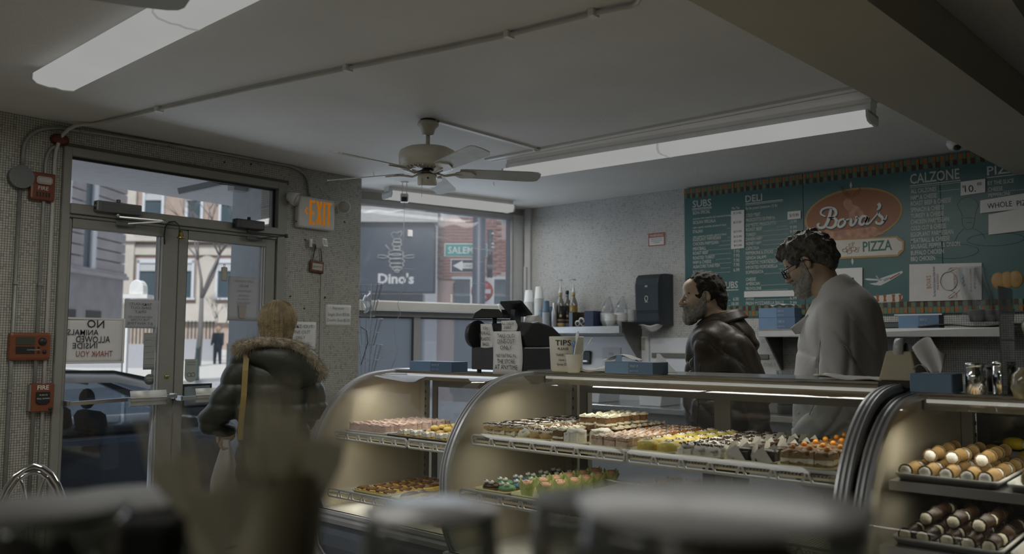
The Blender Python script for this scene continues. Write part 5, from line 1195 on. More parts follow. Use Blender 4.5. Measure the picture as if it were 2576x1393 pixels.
# bread bag poster with sideways printing
t, w_, h_ = card('bread_bag', 'white printed bread bag taped sideways on the board under the calzone list', 2289, 665, 2471, 758, py0b=661, py1b=754, mat=mt('bag_white', (.62, .61, .60), .35, var=.04))
def side(s, x, z, hh, wd, mat_):
    mb = letters([(s, 0, 0, hh, 'c', wd)], None, None, '', 0, m=MB()); mb.v = [(x - q[2], -.003, z + q[0]) for q in mb.v]; mb.build('printing', mat_, t, recalc=False)
mo, mbl = mt('bag_orange', (.40, .16, .04), .5), mt('bag_blue', (.05, .07, .24), .5)
side("BOVA'S", w_ * .31, h_ * .5, .030, h_ * .34, mo); side("The North End's famous Italian bread", w_ * .37, h_ * .5, .016, h_ * .8, mbl); side('PANE ROTONDO', w_ * .42, h_ * .5, .015, h_ * .42, mo); side('ROUND BREAD', w_ * .66, h_ * .5, .015, h_ * .35, mo); side('Store in a cool place', w_ * .87, h_ * .5, .010, h_ * .6, mo); side('NET WT 16 OZ 454 G', w_ * .93, h_ * .5, .011, h_ * .44, mbl)
mb = MB(); mb.tube([(w_ * .56 + .05 * math.cos(g), -.003, h_ * .5 + .062 * math.sin(g)) for g in [i * PI / 12 for i in range(24)]], .005, 4, closed=True, flat=.2); mb.build('wreath', mbl, t)
mb = MB(); mb.tube([(w_ * .76 + .008 * math.sin(g * 2.2), -.003, h_ * (.35 + .04 * g)) for g in range(9)], .004, 4, flat=.2); mb.build('signature', mbl, t)
mb = MB(); mb.tube([(w_ * .56 + .03 * math.sin(g * 1.9) + .004 * g, -.003, h_ * .78 + .02 * math.cos(g * 1.3)) for g in range(12)], .0022, 4, flat=.2); mb.tube([(w_ * .57 + .03 * math.sin(g * 1.9) + .003 * g, -.003, h_ * .16 + .03 * math.cos(g * 1.1)) for g in range(12)], .0022, 4, flat=.2); mb.build('figure_print', mo, t)
q = onX(2445, 725, XB - .05); t = thing('plastic_bag', 'half-empty clear plastic bread bag hanging below the printed bag', 'plastic bag', (XB - .045, q.y, 1.53), BACK)
MB().grid(lambda u, v: (-.07 + .16 * u + .02 * math.sin(v * 5), -.012 * math.sin(u * 9 + v * 4) - .01, .0 + .36 * v), 10, 12).build('bag', glass('clear_bag', (.9, .91, .92), 1.5, .16), t, recalc=False)

# warning sign, dispenser, panels
a, b = onX(1632, 588, XB), onX(1673, 617, XB)
t = thing('warning_sign', 'small white WARNING sign with red heading on the tiles above the towel dispenser', 'sign', (XB - .002, (a.y + b.y) / 2, b.z), BACK); w_ = a.y - b.y; h_ = a.z - b.z
MB().box(-w_ / 2, w_ / 2, -.004, 0, 0, h_).build('plate', m_paper, t)
mr = mt('warning_red', (.36, .10, .06), .5)
MB().box(-w_ / 2, w_ / 2, -.005, -.004, h_ * .66, h_).build('red_band', mr, t); letters([('WARNING', 0, h_ * .72, h_ * .2, 'c', w_ * .85)], m_paper, t, 'lettering', -.0056)
letters([('VIDEO & AUDIO', 0, h_ * .5, h_ * .1, 'c', w_ * .7), ('SURVEILLANCE', 0, h_ * .36, h_ * .09, 'c', w_ * .7), ('ON PREMISES', 0, h_ * .22, h_ * .09, 'c', w_ * .4)], mt('warning_blue', (.04, .05, .12), .5), t, 'lettering', -.0046)
MB().box(-w_ / 2, w_ / 2, -.005, -.004, 0, h_ * .08).box(-w_ / 2, -w_ / 2 + .008, -.005, -.004, h_ * .08, h_ * .66).box(w_ / 2 - .008, w_ / 2, -.005, -.004, h_ * .08, h_ * .66).build('red_edge', mr, t)
# towel dispenser: protrudes from the wall
a, b = onX(1673, 687, XB - .02), onX(1695, 815, XB)
yl = onX(1597, 750, XB - .24).y; yr_ = b.y; zb, zt_ = b.z - .01, onX(1640, 690, XB - .1).z
t = thing('towel_dispenser', 'dark grey wall paper towel dispenser with a paper sheet hanging out', 'towel dispenser', (XB, (yl + yr_) / 2, zb), BACK); w_ = yl - yr_; h_ = zt_ - zb
pf = [(0, 0), (-.19, 0), (-.225, .03), (-.235, .12), (-.24, h_ - .09), (-.225, h_ - .04), (-.19, h_ - .01), (-.12, h_), (0, h_)]
MB().prism([(y, z) for y, z in pf], -w_ / 2, w_ / 2, 'X').build('cover', mt('dispenser_grey', (.030, .042, .052), .3), t, bevel=.006, seg=2)
MB().box(-w_ / 2 + .005, w_ / 2 - .005, -.2405, -.22, .115, .119).box(-w_ / 2 + .005, w_ / 2 - .005, -.238, -.22, .10, .103).build('seam', m_black, t)
MB().box(-.012, .012, -.243, -.236, h_ - .115, h_ - .10).build('window_tab', m_steel, t)
MB().tube([(.014 * math.cos(g), -.2415, .215 + .02 * math.sin(g)) for g in [i * PI / 6 for i in range(12)]], .0028, 4, closed=True).box(-.014, .014, -.242, -.238, .186, .189).build('emblem', m_paper, t)
MB().grid(lambda u, v: (-.10 + .2 * u, -.20 + .05 * v, .0 - .05 * v * math.sin(u * PI) ** .6 + .006 * math.sin(u * 9)), 12, 5).build('paper_towel', m_paper, t, solid=.001)
# white panels and pass-through frame on the wall below the shelf
m_pan = mt('white_wall_panel', (.74, .76, .80), .25, var=.05, scale=3)
ya, yb = 5.18, 2.72
ob = MB().box(XB - .012, XB, onX(1636, 850, XB).y + .01, ya, .0, 1.44).build('wall_panel', m_pan, bevel=.002); tag(ob, 'glossy white wall panel behind the register, below the left shelf', 'wall panel')
ob = MB().box(XB - .012, XB, yb, onX(1636, 850, XB).y - .005, .0, 1.43).build('wall_panel', m_pan, bevel=.002); tag(ob, 'glossy white wall panel behind the leather-jacketed man', 'wall panel')
q = onX(1665, 893, XB); ob = MB().box(XB - .03, XB - .012, 2.74, onX(1636, 890, XB).y - .03, q.z - .018, q.z + .018).build('panel_rail', mt('rail_dark', (.17, .17, .15), .4), bevel=.003); tag(ob, 'dark horizontal rail on the white panel left of the leather jacket', 'rail')
q = onX(1541, 896, XB); t = thing('notice', 'small printed FOR HAND WASHING notice on the white panel', 'notice', (XB - .014, q.y, q.z - .075), BACK)
MB().box(-.095, .095, -.003, 0, 0, .15).build('sheet', mt('notice_white', (.66, .67, .69), .5), t); letters([('FOR', 0, .085, .02, 'c', .05), ('HAND WASHING', 0, .045, .02, 'c', .14)], mt('grey_ink', (.22, .22, .23), .6), t, 'lettering', -.004)
q = onX(1475, 899, XB); t = thing('wall_outlet', 'black recessed sink fitting with a silver lip on the white panel', 'fitting', (XB - .012, q.y, q.z - .06), BACK)
MB().box(-.07, .07, -.02, 0, 0, .12).build('box', m_black, t, bevel=.01); MB().box(-.05, .055, -.05, -.018, .02, .04).build('lip', m_steel, t, bevel=.004)
q = onX(1621, 865, XB); ob = MB().box(XB - .02, XB - .0, q.y - .016, q.y + .016, q.z - .05, q.z + .05).build('light_switch', mt('switch_cream', (.42, .40, .33), .5), bevel=.004); tag(ob, 'cream wall switch under the shelf bracket', 'switch')
q = onX(1939, 893, XB); t = thing('notice', 'pale handwritten slicer warning note between the two men', 'notice', (XB - .014, q.y, q.z - .16), BACK)
MB().box(-.09, .09, -.003, 0, 0, .31).build('sheet', mt('note_grey', (.50, .50, .48), .6), t)
letters([('BEWARE', 0, .25, .028, 'c', .13), ('OF', 0, .19, .028, 'c', .04), ('SLICER', 0, .13, .036, 'c', .14), ('ONLY', 0, .075, .028, 'c', .1)], mt('pencil_ink', (.25, .25, .25), .7), t, 'handwriting', -.004, offset=-.015, jit=.04)

# ---------------------------------------------------------------- shelves
XS = XB - .30
def shelf(label, px0, px1, pyt, brackets):
    ya, yb = onX(px0, pyt, XS).y, onX(px1, pyt, XS).y; z = onX((px0 + px1) / 2, pyt, XS).z
    t = thing('wall_shelf', label, 'shelf', (XB, (ya + yb) / 2, z))
    MB().box(XS, XB, yb, ya, z - .012, z).box(XS, XS + .012, yb, ya, z - .055, z).build('board', mt('shelf_steel', (.62, .63, .63), .3, .6, var=.05), t, W=True, bevel=.003)
    for y, s in brackets:
        MB().prism([(XS + .015, z - .056), (XS + .015, z - .012), (XB, z - .012), (XB, z - .30), (XB - .02, z - .30)], y, y + s, 'Y').build('bracket', mt('bracket_grey', (.19, .19, .18), .35, .8), t, W=True)
    return t, z, ya, yb
shL, zS, yA, yB = shelf('left steel wall shelf holding cup stacks and syrup bottles', 1292, 1558, 822, [(onX(1560, 830, XS).y - .02, .012), (5.0, .012)])
MB().box(XS + .005, XB, yB - .02, yB, zS - .055, zS + .04).build('end_plate', mt('bracket_grey', (.2, .2, .19)), shL, W=True, bevel=.002)
shR, zR, yC, yD = shelf('right steel wall shelf under the menu board', 1908, 2545, 826, [(onX(1925, 840, XS).y, .012), (1.6, .012)])
def onshelf(px, X): return onX(px, 822, X).y
m_cup = mt('white_cup', (.72, .74, .74), .5); m_blue = mt('blue_cup', (.07, .13, .20), .5); m_gcup = mt('grey_cup', (.40, .43, .47), .5)
def cupstack(label, px, X, r_, z, H, n, mat, first, group, capmat=None, inv=True):
    y = onX(px, 822, X).y; t = thing('cup_stack', label, 'cup stack', (X, y, z), 0, group)
    step = (H - first) / max(1, n)
    for k in range(n):
        z0 = k * step; MB().lathe([(r_ * .99, z0), (r_, z0 + .002), (r_, z0 + step * .55), (r_ * .96, z0 + step * .6), (r_ * .955, z0 + step)], (0, 0, 0), 20).build('cup', mat, t)
    MB().lathe([(r_, n * step), (r_, n * step + .006), (r_ * .94, n * step + .008), (r_ * .72, H), (r_ * .70, H), (0, H - .006)], (0, 0, 0), 20).build('top_cup', capmat or mat, t)
    return t
cupstack('shorter tall stack of upturned white paper cups at the window end of the shelf', 1330, XS + .12, .046, zS, .345, 20, m_cup, .115, 'white paper cup stacks')
cupstack('taller stack of upturned white paper cups, second from the window', 1356, XS + .14, .045, zS, .375, 22, m_cup, .115, 'white paper cup stacks')
cupstack('low stack of small dark blue cups behind the grey stack', 1362, XS + .06, .026, zS, .15, 8, m_blue, .06, 'small cup stacks')
cupstack('grey cup stack topped by dark blue cups', 1374, XS + .05, .036, zS, .235, 12, m_gcup, .10, 'small cup stacks', m_blue)
cupstack('dark blue cup stack beside the silver bottle', 1385, XS + .14, .03, zS, .19, 8, m_blue, .07, 'small cup stacks')
def at_s(px, X): return (X, onX(px, 822, X).y, zS)
t = thing('silver_bottle', 'slim silver bottle between the cups and the syrup bottles', 'bottle', at_s(1394, XS + .05)); MB().lathe([(0, 0), (.024, 0), (.024, .13), (.015, .16), (.015, .215), (0, .217)], (0, 0, 0), 16).build('body', m_alu, t)
def syrup(label, px, X, liq, lab, pump):
    t = thing('syrup_bottle', label, 'bottle', at_s(px, X), R(-50), 'syrup bottles on the left shelf')
    MB().lathe([(0, 0), (.034, 0), (.036, .01), (.036, .20), (.028, .23), (.015, .26), (.014, .30), (.0, .30)], (0, 0, 0), 20).build('bottle', mt('bottle_glass', (.22, .22, .20), .08, spec=.8), t)
    MB().lathe([(.0365, .04), (.0365, .19)], (0, 0, 0), 20).build('label', lab, t); MB().lathe([(.0365, .0), (.0369, .035)], (0, 0, 0), 20).build('syrup', liq, t)
    MB().lathe([(.037, .05), (.0371, .07)], (0, 0, 0), 20).build('label_stripe', m_or2, t); MB().ell((0, -.037, .10), (.012, .002, .014), 10).build('label_picture', mt('flower', (.6, .5, .25), .5), t)
    MB().lathe([(.015, .27), (.0155, .30)], (0, 0, 0), 14).build('neck_band', liq, t)
    if pump:
        MB().lathe([(.017, .30), (.017, .315), (.012, .32), (.010, .345), (.004, .36), (.004, .42)], (0, 0, 0), 12).build('pump_collar', m_cup, t)
        MB().tube([(.02, 0, .418), (0, 0, .424), (-.035, 0, .42), (-.055, 0, .402)], [.006, .008, .006, .004], 6).build('pump_spout', m_cup, t)
    else: MB().lathe([(.016, .295), (.016, .33), (0, .332)], (0, 0, 0), 14).build('cap', m_black, t)
m_or2 = mt('label_stripe', (.30, .16, .13), .5)
syrup('vanilla syrup bottle with a white pump, nearest the silver bottle', 1410, XS + .10, mt('syrup_pale', (.42, .30, .12), .3), mt('label_black', (.02, .02, .022), .4), True)
syrup('syrup bottle with a plain black cap between the pumped bottles', 1427, XS + .18, mt('syrup_blue', (.20, .26, .33), .3), mt('label_black', (.02, .02, .022), .4), False)
syrup('golden syrup bottle with a white pump, behind the blue box', 1443, XS + .12, mt('syrup_gold', (.48, .30, .05), .3), mt('label_gold', (.22, .15, .03), .4), True)
t = thing('capsule_box', 'open dark blue box showing coffee capsules on the left shelf', 'box', at_s(1475, XS + .09), BACK)
wb_ = .10; mdb = mt('dark_blue_card', (.025, .035, .085), .45)
MB().box(-.125, .03, -.07, .07, 0, .004).box(-.125, -.121, -.07, .07, 0, .13).box(-.125, .03, .066, .07, 0, .13).box(.03, .034, -.07, .07, 0, .13).build('box', mt('box_inside', (.05, .045, .03), .6), t)
MB().box(.034, .125, -.072, .068, 0, .135).build('closed_half', mdb, t); MB().box(-.13, -.095, -.075, -.07, 0, .125).build('flap', mt('card_grey_blue', (.15, .19, .26), .5), t)
for x, z in ((-.05, .03), (-.01, .055), (.012, .03)):
    c = MB().lathe([(0, -.012), (.026, -.012), (.024, .012), (0, .012)], (x, -.05, z), 18, axis='Y').build('capsule', m_cup, t); MB().lathe([(0, -.014), (.017, -.014), (.017, -.012)], (x, -.05, z), 14, axis='Y').build('foil_lid', m_black, c)
def bowls(label, px, X, r_, n, bag=True):
    t = thing('bowl_stack', label, 'bowl stack', at_s(px, X), 0, 'bowl stacks on the left shelf')
    for k in range(n): MB().lathe([(r_ * .6, k * .014), (r_ * .95, k * .014 + .05), (r_, k * .014 + .055), (r_, k * .014 + .06), (r_ * .93, k * .014 + .058)], (0, 0, 0), 20).build('bowl', m_cup, t)
    if bag:
        def g(u, v): a = u * 2 * PI; r2 = r_ * (.95 - .75 * v ** 1.5) * (1 + .12 * math.sin(5 * a + v * 6)); return (r2 * math.cos(a) + .03 * v, r2 * math.sin(a), n * .014 + .05 + .14 * v)
        MB().grid(g, 20, 8).build('plastic_sleeve', glass('clear_bag', (.9, .91, .92), 1.5, .16), t, recalc=False)
bowls('white bowl stack in a torn plastic sleeve right of the blue box', 1527, XS + .14, .058, 5); bowls('front stack of small white bowls beside the sleeve', 1536, XS + .06, .05, 4, False); bowls('white bowl stack with crumpled plastic near the dispenser', 1562, XS + .14, .056, 5); bowls('low white bowl stack next to the shelf end', 1585, XS + .22, .05, 7, False)
t = thing('plate_stack', 'dark grey flat plates at the window end of the left shelf', 'plates', at_s(1297, XS + .12)); MB().lathe([(0, 0), (.09, 0), (.10, .012), (.10, .03), (.0, .034)], (0, 0, 0), 24).build('plate', mt('grey_plate', (.16, .18, .20), .4), t)

m_bbox = mt('light_blue_card', (.16, .27, .42), .5, var=.05); m_bboxd = mt('mid_blue_card', (.10, .17, .28), .5, var=.05); m_btxt = mt('box_print', (.42, .50, .58), .6)
def bluebox(label, X0_, X1_, ya, yb, z, h, txt='WRAP UP', flap=False, group=None):
    t = thing('blue_box', label, 'box', ((X0_ + X1_) / 2, (ya + yb) / 2, z), 0, group); hx, hy = (X1_ - X0_) / 2, (ya - yb) / 2
    MB().box(-hx, hx, -hy, hy, 0, h).build('carton', m_bbox, t, bevel=.002)
    MB().box(-hx - .0012, hx, -hy - .001, -hy * .02, h * .02, h * .985).build('printed_half', m_bboxd, t)
    ob = letters([(txt, 0, h * .55, h * .24, 'l', hy * .35), ('BAKERY TISSUE', 0, h * .2, h * .12, 'l', hy * .35)], None, None, m=MB()); ob.v = [(-hx - .003, -q[0] - hy * .08, q[2]) for q in ob.v]; ob.build('printing', m_btxt, t, recalc=False)
    if flap: MB().add([(-hx - .001, hy * .55, h - .001), (-hx - .001, hy * .25, h - .001), (-hx + .004, hy * .30, h + .028), (-hx + .004, hy * .5, h + .028)], [(0, 1, 2, 3)], 0).build('tab', m_bbox, t, solid=.001, recalc=False)
    return t
def bb(px, py, X): return onX(px, py, X).y
X_ = XS + .05
bluebox('lower of two light blue boxes on the left end of the right shelf', X_, X_ + .13, bb(1909, 820, X_), bb(2000, 820, X_), zR, .085, group='blue boxes on the right shelf')
bluebox('upper of two light blue boxes, stacked at the left end of the right shelf', X_ + .005, X_ + .13, bb(1908, 800, X_), bb(1998, 800, X_), zR + .086, .07, group='blue boxes on the right shelf')
bluebox('single light blue WRAP UP box on the right shelf, right of the man in white', X_, X_ + .12, bb(2260, 820, X_), bb(2362, 820, X_), zR, .085)
t = thing('paper_pad', 'white paper pad lying on the single blue box', 'paper', (X_ + .06, bb(2300, 800, X_), zR + .086)); MB().box(-.04, .05, -.16, .13, 0, .008).build('sheets', m_paper, t)
t = thing('crumpled_paper', 'crumpled white paper on the stacked blue boxes', 'paper', (X_ + .07, bb(1965, 790, X_), zR + .157)); MB().grid(lambda u, v: (-.05 + .1 * v, -.09 + .18 * u, .012 + .02 * abs(math.sin(u * 7 + v * 5)) * (1 - abs(u - .5))), 10, 6).build('paper', m_paper, t, solid=.001)
t = thing('steel_pan', 'shallow dark steel pan at the chef-coated man\'s back on the right shelf', 'pan', (X_ + .08, bb(2235, 820, X_), zR)); MB().box(-.07, .07, -.08, .10, 0, .045).build('pan', mt('pan_grey', (.14, .16, .17), .3, .6), t, bevel=.01)
t = thing('dark_tray', 'flat dark wavy trays lying on the right shelf', 'tray', (X_ + .07, bb(2440, 820, X_), zR)); MB().grid(lambda u, v: (-.09 + .2 * v, -.30 + .60 * u, .012 + .016 * math.sin(u * 5 + 1) ** 2), 20, 4).build('tray', mt('dark_olive', (.035, .032, .022), .4), t, solid=.008)
for i, (px, w_) in enumerate(((2452, .05), (2487, .04), (2522, .055))):
    t = thing('plastic_container', ('clear ribbed container standing left on the dark trays', 'clear small container in the middle of the dark trays', 'clear wide container at the right on the dark trays')[i], 'container', (X_ + .07, bb(px, 810, X_), zR + .04), 0, 'clear containers on the right shelf')
    MB().lathe([(0, 0), (w_ * .85, 0), (w_, .07), (w_ * 1.05, .075)], (0, 0, 0), 20).build('tub', glass('clear_plastic', (.72, .74, .73), 2.0, .25), t, recalc=False)
# counter along the back wall with containers seen through the case doors
t = thing('back_counter', 'low steel work counter along the back wall behind the cases', 'counter', (XB - .35, 2.6, 0))
MB().box(5.42, XB - .015, .2, 5.0, .86, .90).build('worktop', m_steel, t, W=True, bevel=.004); MB().box(5.5, XB - .03, .3, 4.9, 0, .86).build('cabinet', mt('counter_body', (.30, .31, .33), .4), t, W=True)
for i, (px, py, w_, d_, h_, mm, lb) in enumerate(((1945, 958, .22, .2, .13, mt('grey_bin', (.17, .17, .16), .4), 'grey open plastic bin behind the counter between the men'), (1500, 960, .3, .3, .14, m_pan, 'white storage tub behind the middle case, left'), (1660, 960, .22, .3, .12, m_pan, 'white storage tub behind the middle case, beside the first one'), (1180, 960, .25, .3, .13, m_pan, 'white storage tub seen through the left case door'))):
    y = onX(px, py, 5.7).y; t = thing('storage_bin', lb, 'bin', (5.7, y, .90)); MB().prism([(-w_ / 2 * .85, 0), (w_ / 2 * .85, 0), (w_ / 2, h_), (w_ / 2 + .012, h_), (w_ / 2 + .012, h_ + .012), (-w_ / 2 - .012, h_ + .012), (-w_ / 2 - .012, h_), (-w_ / 2, h_)], -d_ / 2, d_ / 2, 'X').build('bin', mm, t, bevel=.004)
y = onX(1975, 940, 5.62).y; t = thing('plastic_container', 'stack of clear deli tubs beside the chef coat', 'container', (5.62, y, .90))
for k in range(5): MB().lathe([(.055, k * .06), (.062, k * .06 + .055), (.066, k * .06 + .058)], (0, 0, 0), 18).build('tub', glass('clear_plastic', (.72, .74, .73), 2.0, .25), t, recalc=False)
# mirrored writing on the lower window pane
wc = wwall(1.63, -.006, 0)
t = thing('window_lettering', 'white mirrored Respect Neighbors lettering on the lower window glass', 'lettering', (wc[0], wc[1], 1.0), WR)
letters([('Respect', .36, .42, .11, 'r'), ('Neighbors', .36, .22, .11, 'r'), ('ask Now', .36, .03, .08, 'r')], mt('white_vinyl', (.68, .70, .73), .6), t, 'lettering', .012, offset=-.03, mirror=True)
mb = bpy.data.objects[t.children[0].name]
for i, u in enumerate((1.60, .80)):
    p = wwall(u, -.052, 1.735); t = thing('window_clip', ('white standing clip on the window sill, left one', 'white standing clip on the window sill, right one')[i], 'clip', p, WR, 'white clips on the window sill'); MB().box(-.011, .011, -.003, .003, 0, .075).build('clip', m_cup, t, bevel=.003)
p = wwall(1.22, -.03, 2.33); t = thing('window_tag', 'small white square sensor stuck on the big window', 'sensor', p, WR); MB().box(-.026, .026, -.016, 0, -.032, .032).build('tag', mt('tag_white', (.5, .5, .52), .5), t, bevel=.006)

# ================================================================ things on top of the cases
ZM, ZL, ZRT = 1.252, 1.222, 1.222
m_reg = mt('register_charcoal', (.055, .06, .064), .45, var=.1); m_regd = mt('register_dark', (.035, .037, .040), .4)
t = thing('cash_register', 'black cash register with taped handwritten notes on top of the left case', 'cash register', (3.30, 2.86, ZL))
def rg(mb, nm, mat_, **k): return mb.build(nm, mat_, t, **k)
yl_, yr2 = .19, -.175; xf_, xr_ = -.17, .17
rg(MB().box(xf_, xr_, yr2, yl_, .02, .135), 'cash_drawer', m_reg, bevel=.004)
rg(MB().prism([(xf_ + .03, .137), (xr_, .137), (xr_, .18), (.06, .245), (-.05, .265), (-.10, .26), (xf_ + .01, .20)], yr2 + .01, yl_ - .04, 'Y'), 'body', m_regd, bevel=.008, seg=2)
rg(MB().tube([(xf_ + .03, yl_ - .02, .20), (xf_ + .03, yl_ + .01, .20)], [.075, .07], 20), 'left_roll_cover', m_regd)
for a, b in ((xf_ + .03, yl_ - .03), (xf_ + .03, yr2 + .03), (xr_ - .03, yl_ - .03), (xr_ - .03, yr2 + .03)): rg(MB().cyl((a, b, 0), (a, b, .022), .012, n=10), 'foot', m_black)
st_ = rg(MB().cyl((-.09, .10, .25), (-.09, .10, .295), .012, n=10), 'display_stand', m_black)
mb = MB().prism([(-.10, 0), (.10, 0), (.085, .028), (.04, .05), (-.07, .045), (-.10, .015)], -.035, .035, 'X'); mb.xf(Matrix.Translation((-.10, .115, .285)) @ Matrix.Rotation(R(8), 4, 'Z')); rg(mb, 'customer_display', m_black, bevel=.004)
mb = MB().box(-.06, .06, -.075, .075, -.008, .012); mb.xf(Matrix.Translation((.0, .03, .335)) @ Euler((R(0), R(38), 0)).to_matrix().to_4x4()); rg(mb, 'operator_screen', m_black, bevel=.006)
rg(MB().bar((-.005, .03, .25), (0, .03, .33), .05, .03), 'screen_bracket', mt('bracket_steel', (.12, .13, .14), .3, .5))
rg(MB().cyl((.03, -.10, .27), (.03, -.03, .27), .032, n=18), 'paper_roll', m_cup)
def regnote(label, yc, zc, w_, h_, lines, x=-.012, tilt=0):
    n = thing('paper_note', label, 'note', (3.30 + xf_ + x, 2.86 + yc, ZL + zc), BACK)
    MB().grid(lambda u, v: (-w_ / 2 + w_ * u + .006 * math.sin(v * 4), -.004 * math.sin(u * 3 + v * 4), h_ * v), 6, 6).build('sheet', m_paper, n, solid=.001)
    letters([(s, 0, z * h_, hh * h_, 'c', wd * w_) for s, z, hh, wd in lines], m_ink, n, 'handwriting', -.008, jit=.05, offset=-.004)
regnote('handwritten TAKE-OUT DINE OUT ONLY note taped to the front of the register', -.07, .0, .19, .215, [('TAKE-OUT/', .85, .09, .62), ('DINE-OUT', .72, .10, .6), ('ONLY', .58, .10, .42), ('NO EATING IN', .40, .08, .68), ('THE STORE', .26, .10, .62), ('AT ANYTIME', .12, .11, .8)])
regnote('handwritten ten cent plastic bag note on the register beside its display stand', .085, .12, .085, .135, [('10c', .78, .12, .4), ('FOR ALL', .58, .13, .8), ('PLASTIC', .37, .13, .8), ('BAGS', .16, .13, .5)], x=.004)
regnote('small card payment note on the top left edge of the register', -.06, .215, .10, .055, [('ALL CREDIT', .6, .2, .8), ('DEBIT', .25, .22, .5)], x=.012)
X_ = 3.12
bluebox('light blue bakery tissue box lying on the left case, in front of the window', X_, X_ + .12, bb(1030, 915, X_), bb(1136, 915, X_), ZL, .055)
# tips tub: a paper-wrapped container
q = onX(1413, 942, 3.0); t = thing('tips_tub', 'cream tub hand-lettered TIPS on the middle case behind the arch', 'tub', (3.03, q.y - .005, ZM)); 
MB().lathe([(.0, 0), (.066, 0), (.072, .01), (.080, .155), (.078, .158), (.07, .05), (0, .05)], (0, 0, 0), 28).build('tub', mt('tub_cream', (.62, .60, .52), .5, var=.06), t)
tl = thing('x', '', '')
bpy.data.objects.remove(tl)
mb = letters([('TIPS', 0, .118, .024, 'c', .075), ('PLEASE', 0, .097, .011, 'c', .05), ('THANK YOU!', 0, .070, .011, 'c', .07), ('Have A', 0, .048, .010, 'c', .04), ('Great Day!', 0, .028, .011, 'c', .06)], None, None, m=MB(), offset=.004)
az = R(180) ; out = []
for x, y, z in mb.v:
    rr_ = .0725 + .0575 * (z / 1.0) * .9 + .0015; a = math.atan2(-.66, -.75) + .35 * 0 + x / rr_ - .28; out.append((rr_ * math.cos(a), rr_ * math.sin(a), z))
mb.v = out; mb.build('handwriting', m_ink, t, recalc=False)
q = onX(1443, 945, 2.93); t = thing('paper_cup', 'small white paper cup of plastic spoons in front of the TIPS tub', 'cup', (2.93, q.y, ZM)); MB().lathe([(0, 0), (.026, 0), (.036, .075), (.038, .078), (.035, .076), (.026, .004)], (0, 0, 0), 22).build('cup', m_cup, t)
def spoon(label, base, tip, mat_, bend=.02, grp=None):
    b, e = Vector(base), Vector(tip); d = (e - b); t = thing('plastic_spoon', label, 'spoon', b, 0, grp)
    pts = [Vector((0, 0, 0)), d * .4, d * .72, d * .8, d * .9, d]; MB().tube(pts, [.0028, .003, .0035, .008, .011, .003], 8, flat=.35).build('spoon', mat_, t); return t
spoon('white plastic spoon leaning right out of the cup by the TIPS tub', (2.93, q.y, ZM + .02), (2.95 + .04, q.y - .06, ZM + .155), m_cup, grp='spoons in the paper cup'); spoon('white plastic spoon standing upright in the cup by the TIPS tub', (2.93, q.y + .01, ZM + .02), (2.97, q.y + .005, ZM + .18), m_cup, grp='spoons in the paper cup'); spoon('shorter spoon with a blue handle in the cup by the TIPS tub', (2.935, q.y + .015, ZM + .02), (2.96, q.y + .02, ZM + .14), mt('blue_handle', (.12, .22, .42), .4), grp='spoons in the paper cup')
t = thing('paper_bag_bundle', 'pale folded paper bags lying between the cup and the blue box', 'paper bags', (3.1, onX(1485, 942, 3.1).y, ZM)); MB().grid(lambda u, v: (-.06 + .13 * v, -.12 + .22 * u, .006 + .022 * (1 - u) * math.sin(v * PI) + .004 * math.sin(u * 12)), 12, 6).build('bags', m_paper, t, solid=.003)
X_ = 2.98
bluebox('light blue bakery tissue box on the middle case, left of the leather-jacketed man', X_, X_ + .12, bb(1521, 950, X_), bb(1642, 950, X_), ZM, .05, flap=True)
t = thing('tissue_sheet', 'loose white tissue sheet pulled out above the blue box', 'tissue', (3.04, onX(1560, 920, 3.04).y, ZM + .052)); MB().grid(lambda u, v: (-.04 + .07 * v, -.10 + .17 * u, .004 + .022 * math.sin(u * PI) ** 1.5 + .004 * math.sin(v * 8 + u * 5)), 12, 6).build('sheet', m_paper, t, solid=.001)
t = thing('white_scoop', 'white angled card stand behind the middle case, right of the blue box', 'card stand', (3.24, onX(1672, 955, 3.24).y, ZM)); MB().add([(0, .05, .0), (0, -.065, .0), (.02, .035, .082), (.02, .05, .082)], [(0, 1, 2, 3)], 0).build('card', m_cup, t, solid=.003)
# right case top
q = onX(2150, 975, 3.1); t = thing('napkin_pile', 'loose pile of white napkins at the tape dispenser', 'napkins', (3.12, q.y + .02, ZM))
MB().grid(lambda u, v: (-.07 + .14 * v, -.13 + .24 * u, .004 + .012 * u + .005 * math.sin(u * 9 + v * 6)), 12, 6).build('napkins', m_paper, t, solid=.004)
X_ = 3.05; y0_, y1_ = bb(2215, 970, X_), bb(2288, 970, X_)
t = thing('tape_dispenser', 'beige desktop tape dispenser with a dark base on the right case', 'tape dispenser', (3.10, (y0_ + y1_) / 2 - .01, ZRT + .006), R(0)); t.scale = (1.15, 1.25, 1.2)
m_be = mt('beige_plastic', (.40, .36, .24), .45, var=.04)
MB().box(-.045, .10, -.055, .055, 0, .024).build('base', mt('base_brown', (.035, .027, .02), .5), t, bevel=.004)
MB().add([(-.043, .052, .024), (-.043, -.052, .024), (-.018, -.030, .108), (-.018, .036, .108), (.10, .052, .024), (.10, -.052, .024), (.10, -.045, .06), (.10, .045, .06), (.03, -.032, .108), (.03, .036, .108)], [(0, 1, 2, 3), (4, 7, 6, 5), (0, 3, 9, 7, 4), (1, 5, 6, 8, 2), (3, 2, 8, 9), (9, 8, 6, 7), (0, 4, 5, 1)], 0).build('body', m_be, t, bevel=.004, seg=2)
MB().lathe([(.012, -.012), (.034, -.012), (.034, .012), (.012, .012), (.012, -.012)], (.01, .003, .112), 26, axis='Y').build('tape_roll', mt('tape_silver', (.45, .46, .46), .3), t); MB().lathe([(.0, -.014), (.02, -.014), (.02, .014), (0, .014)], (.01, .003, .112), 20, axis='Y').build('hub', m_black, t)
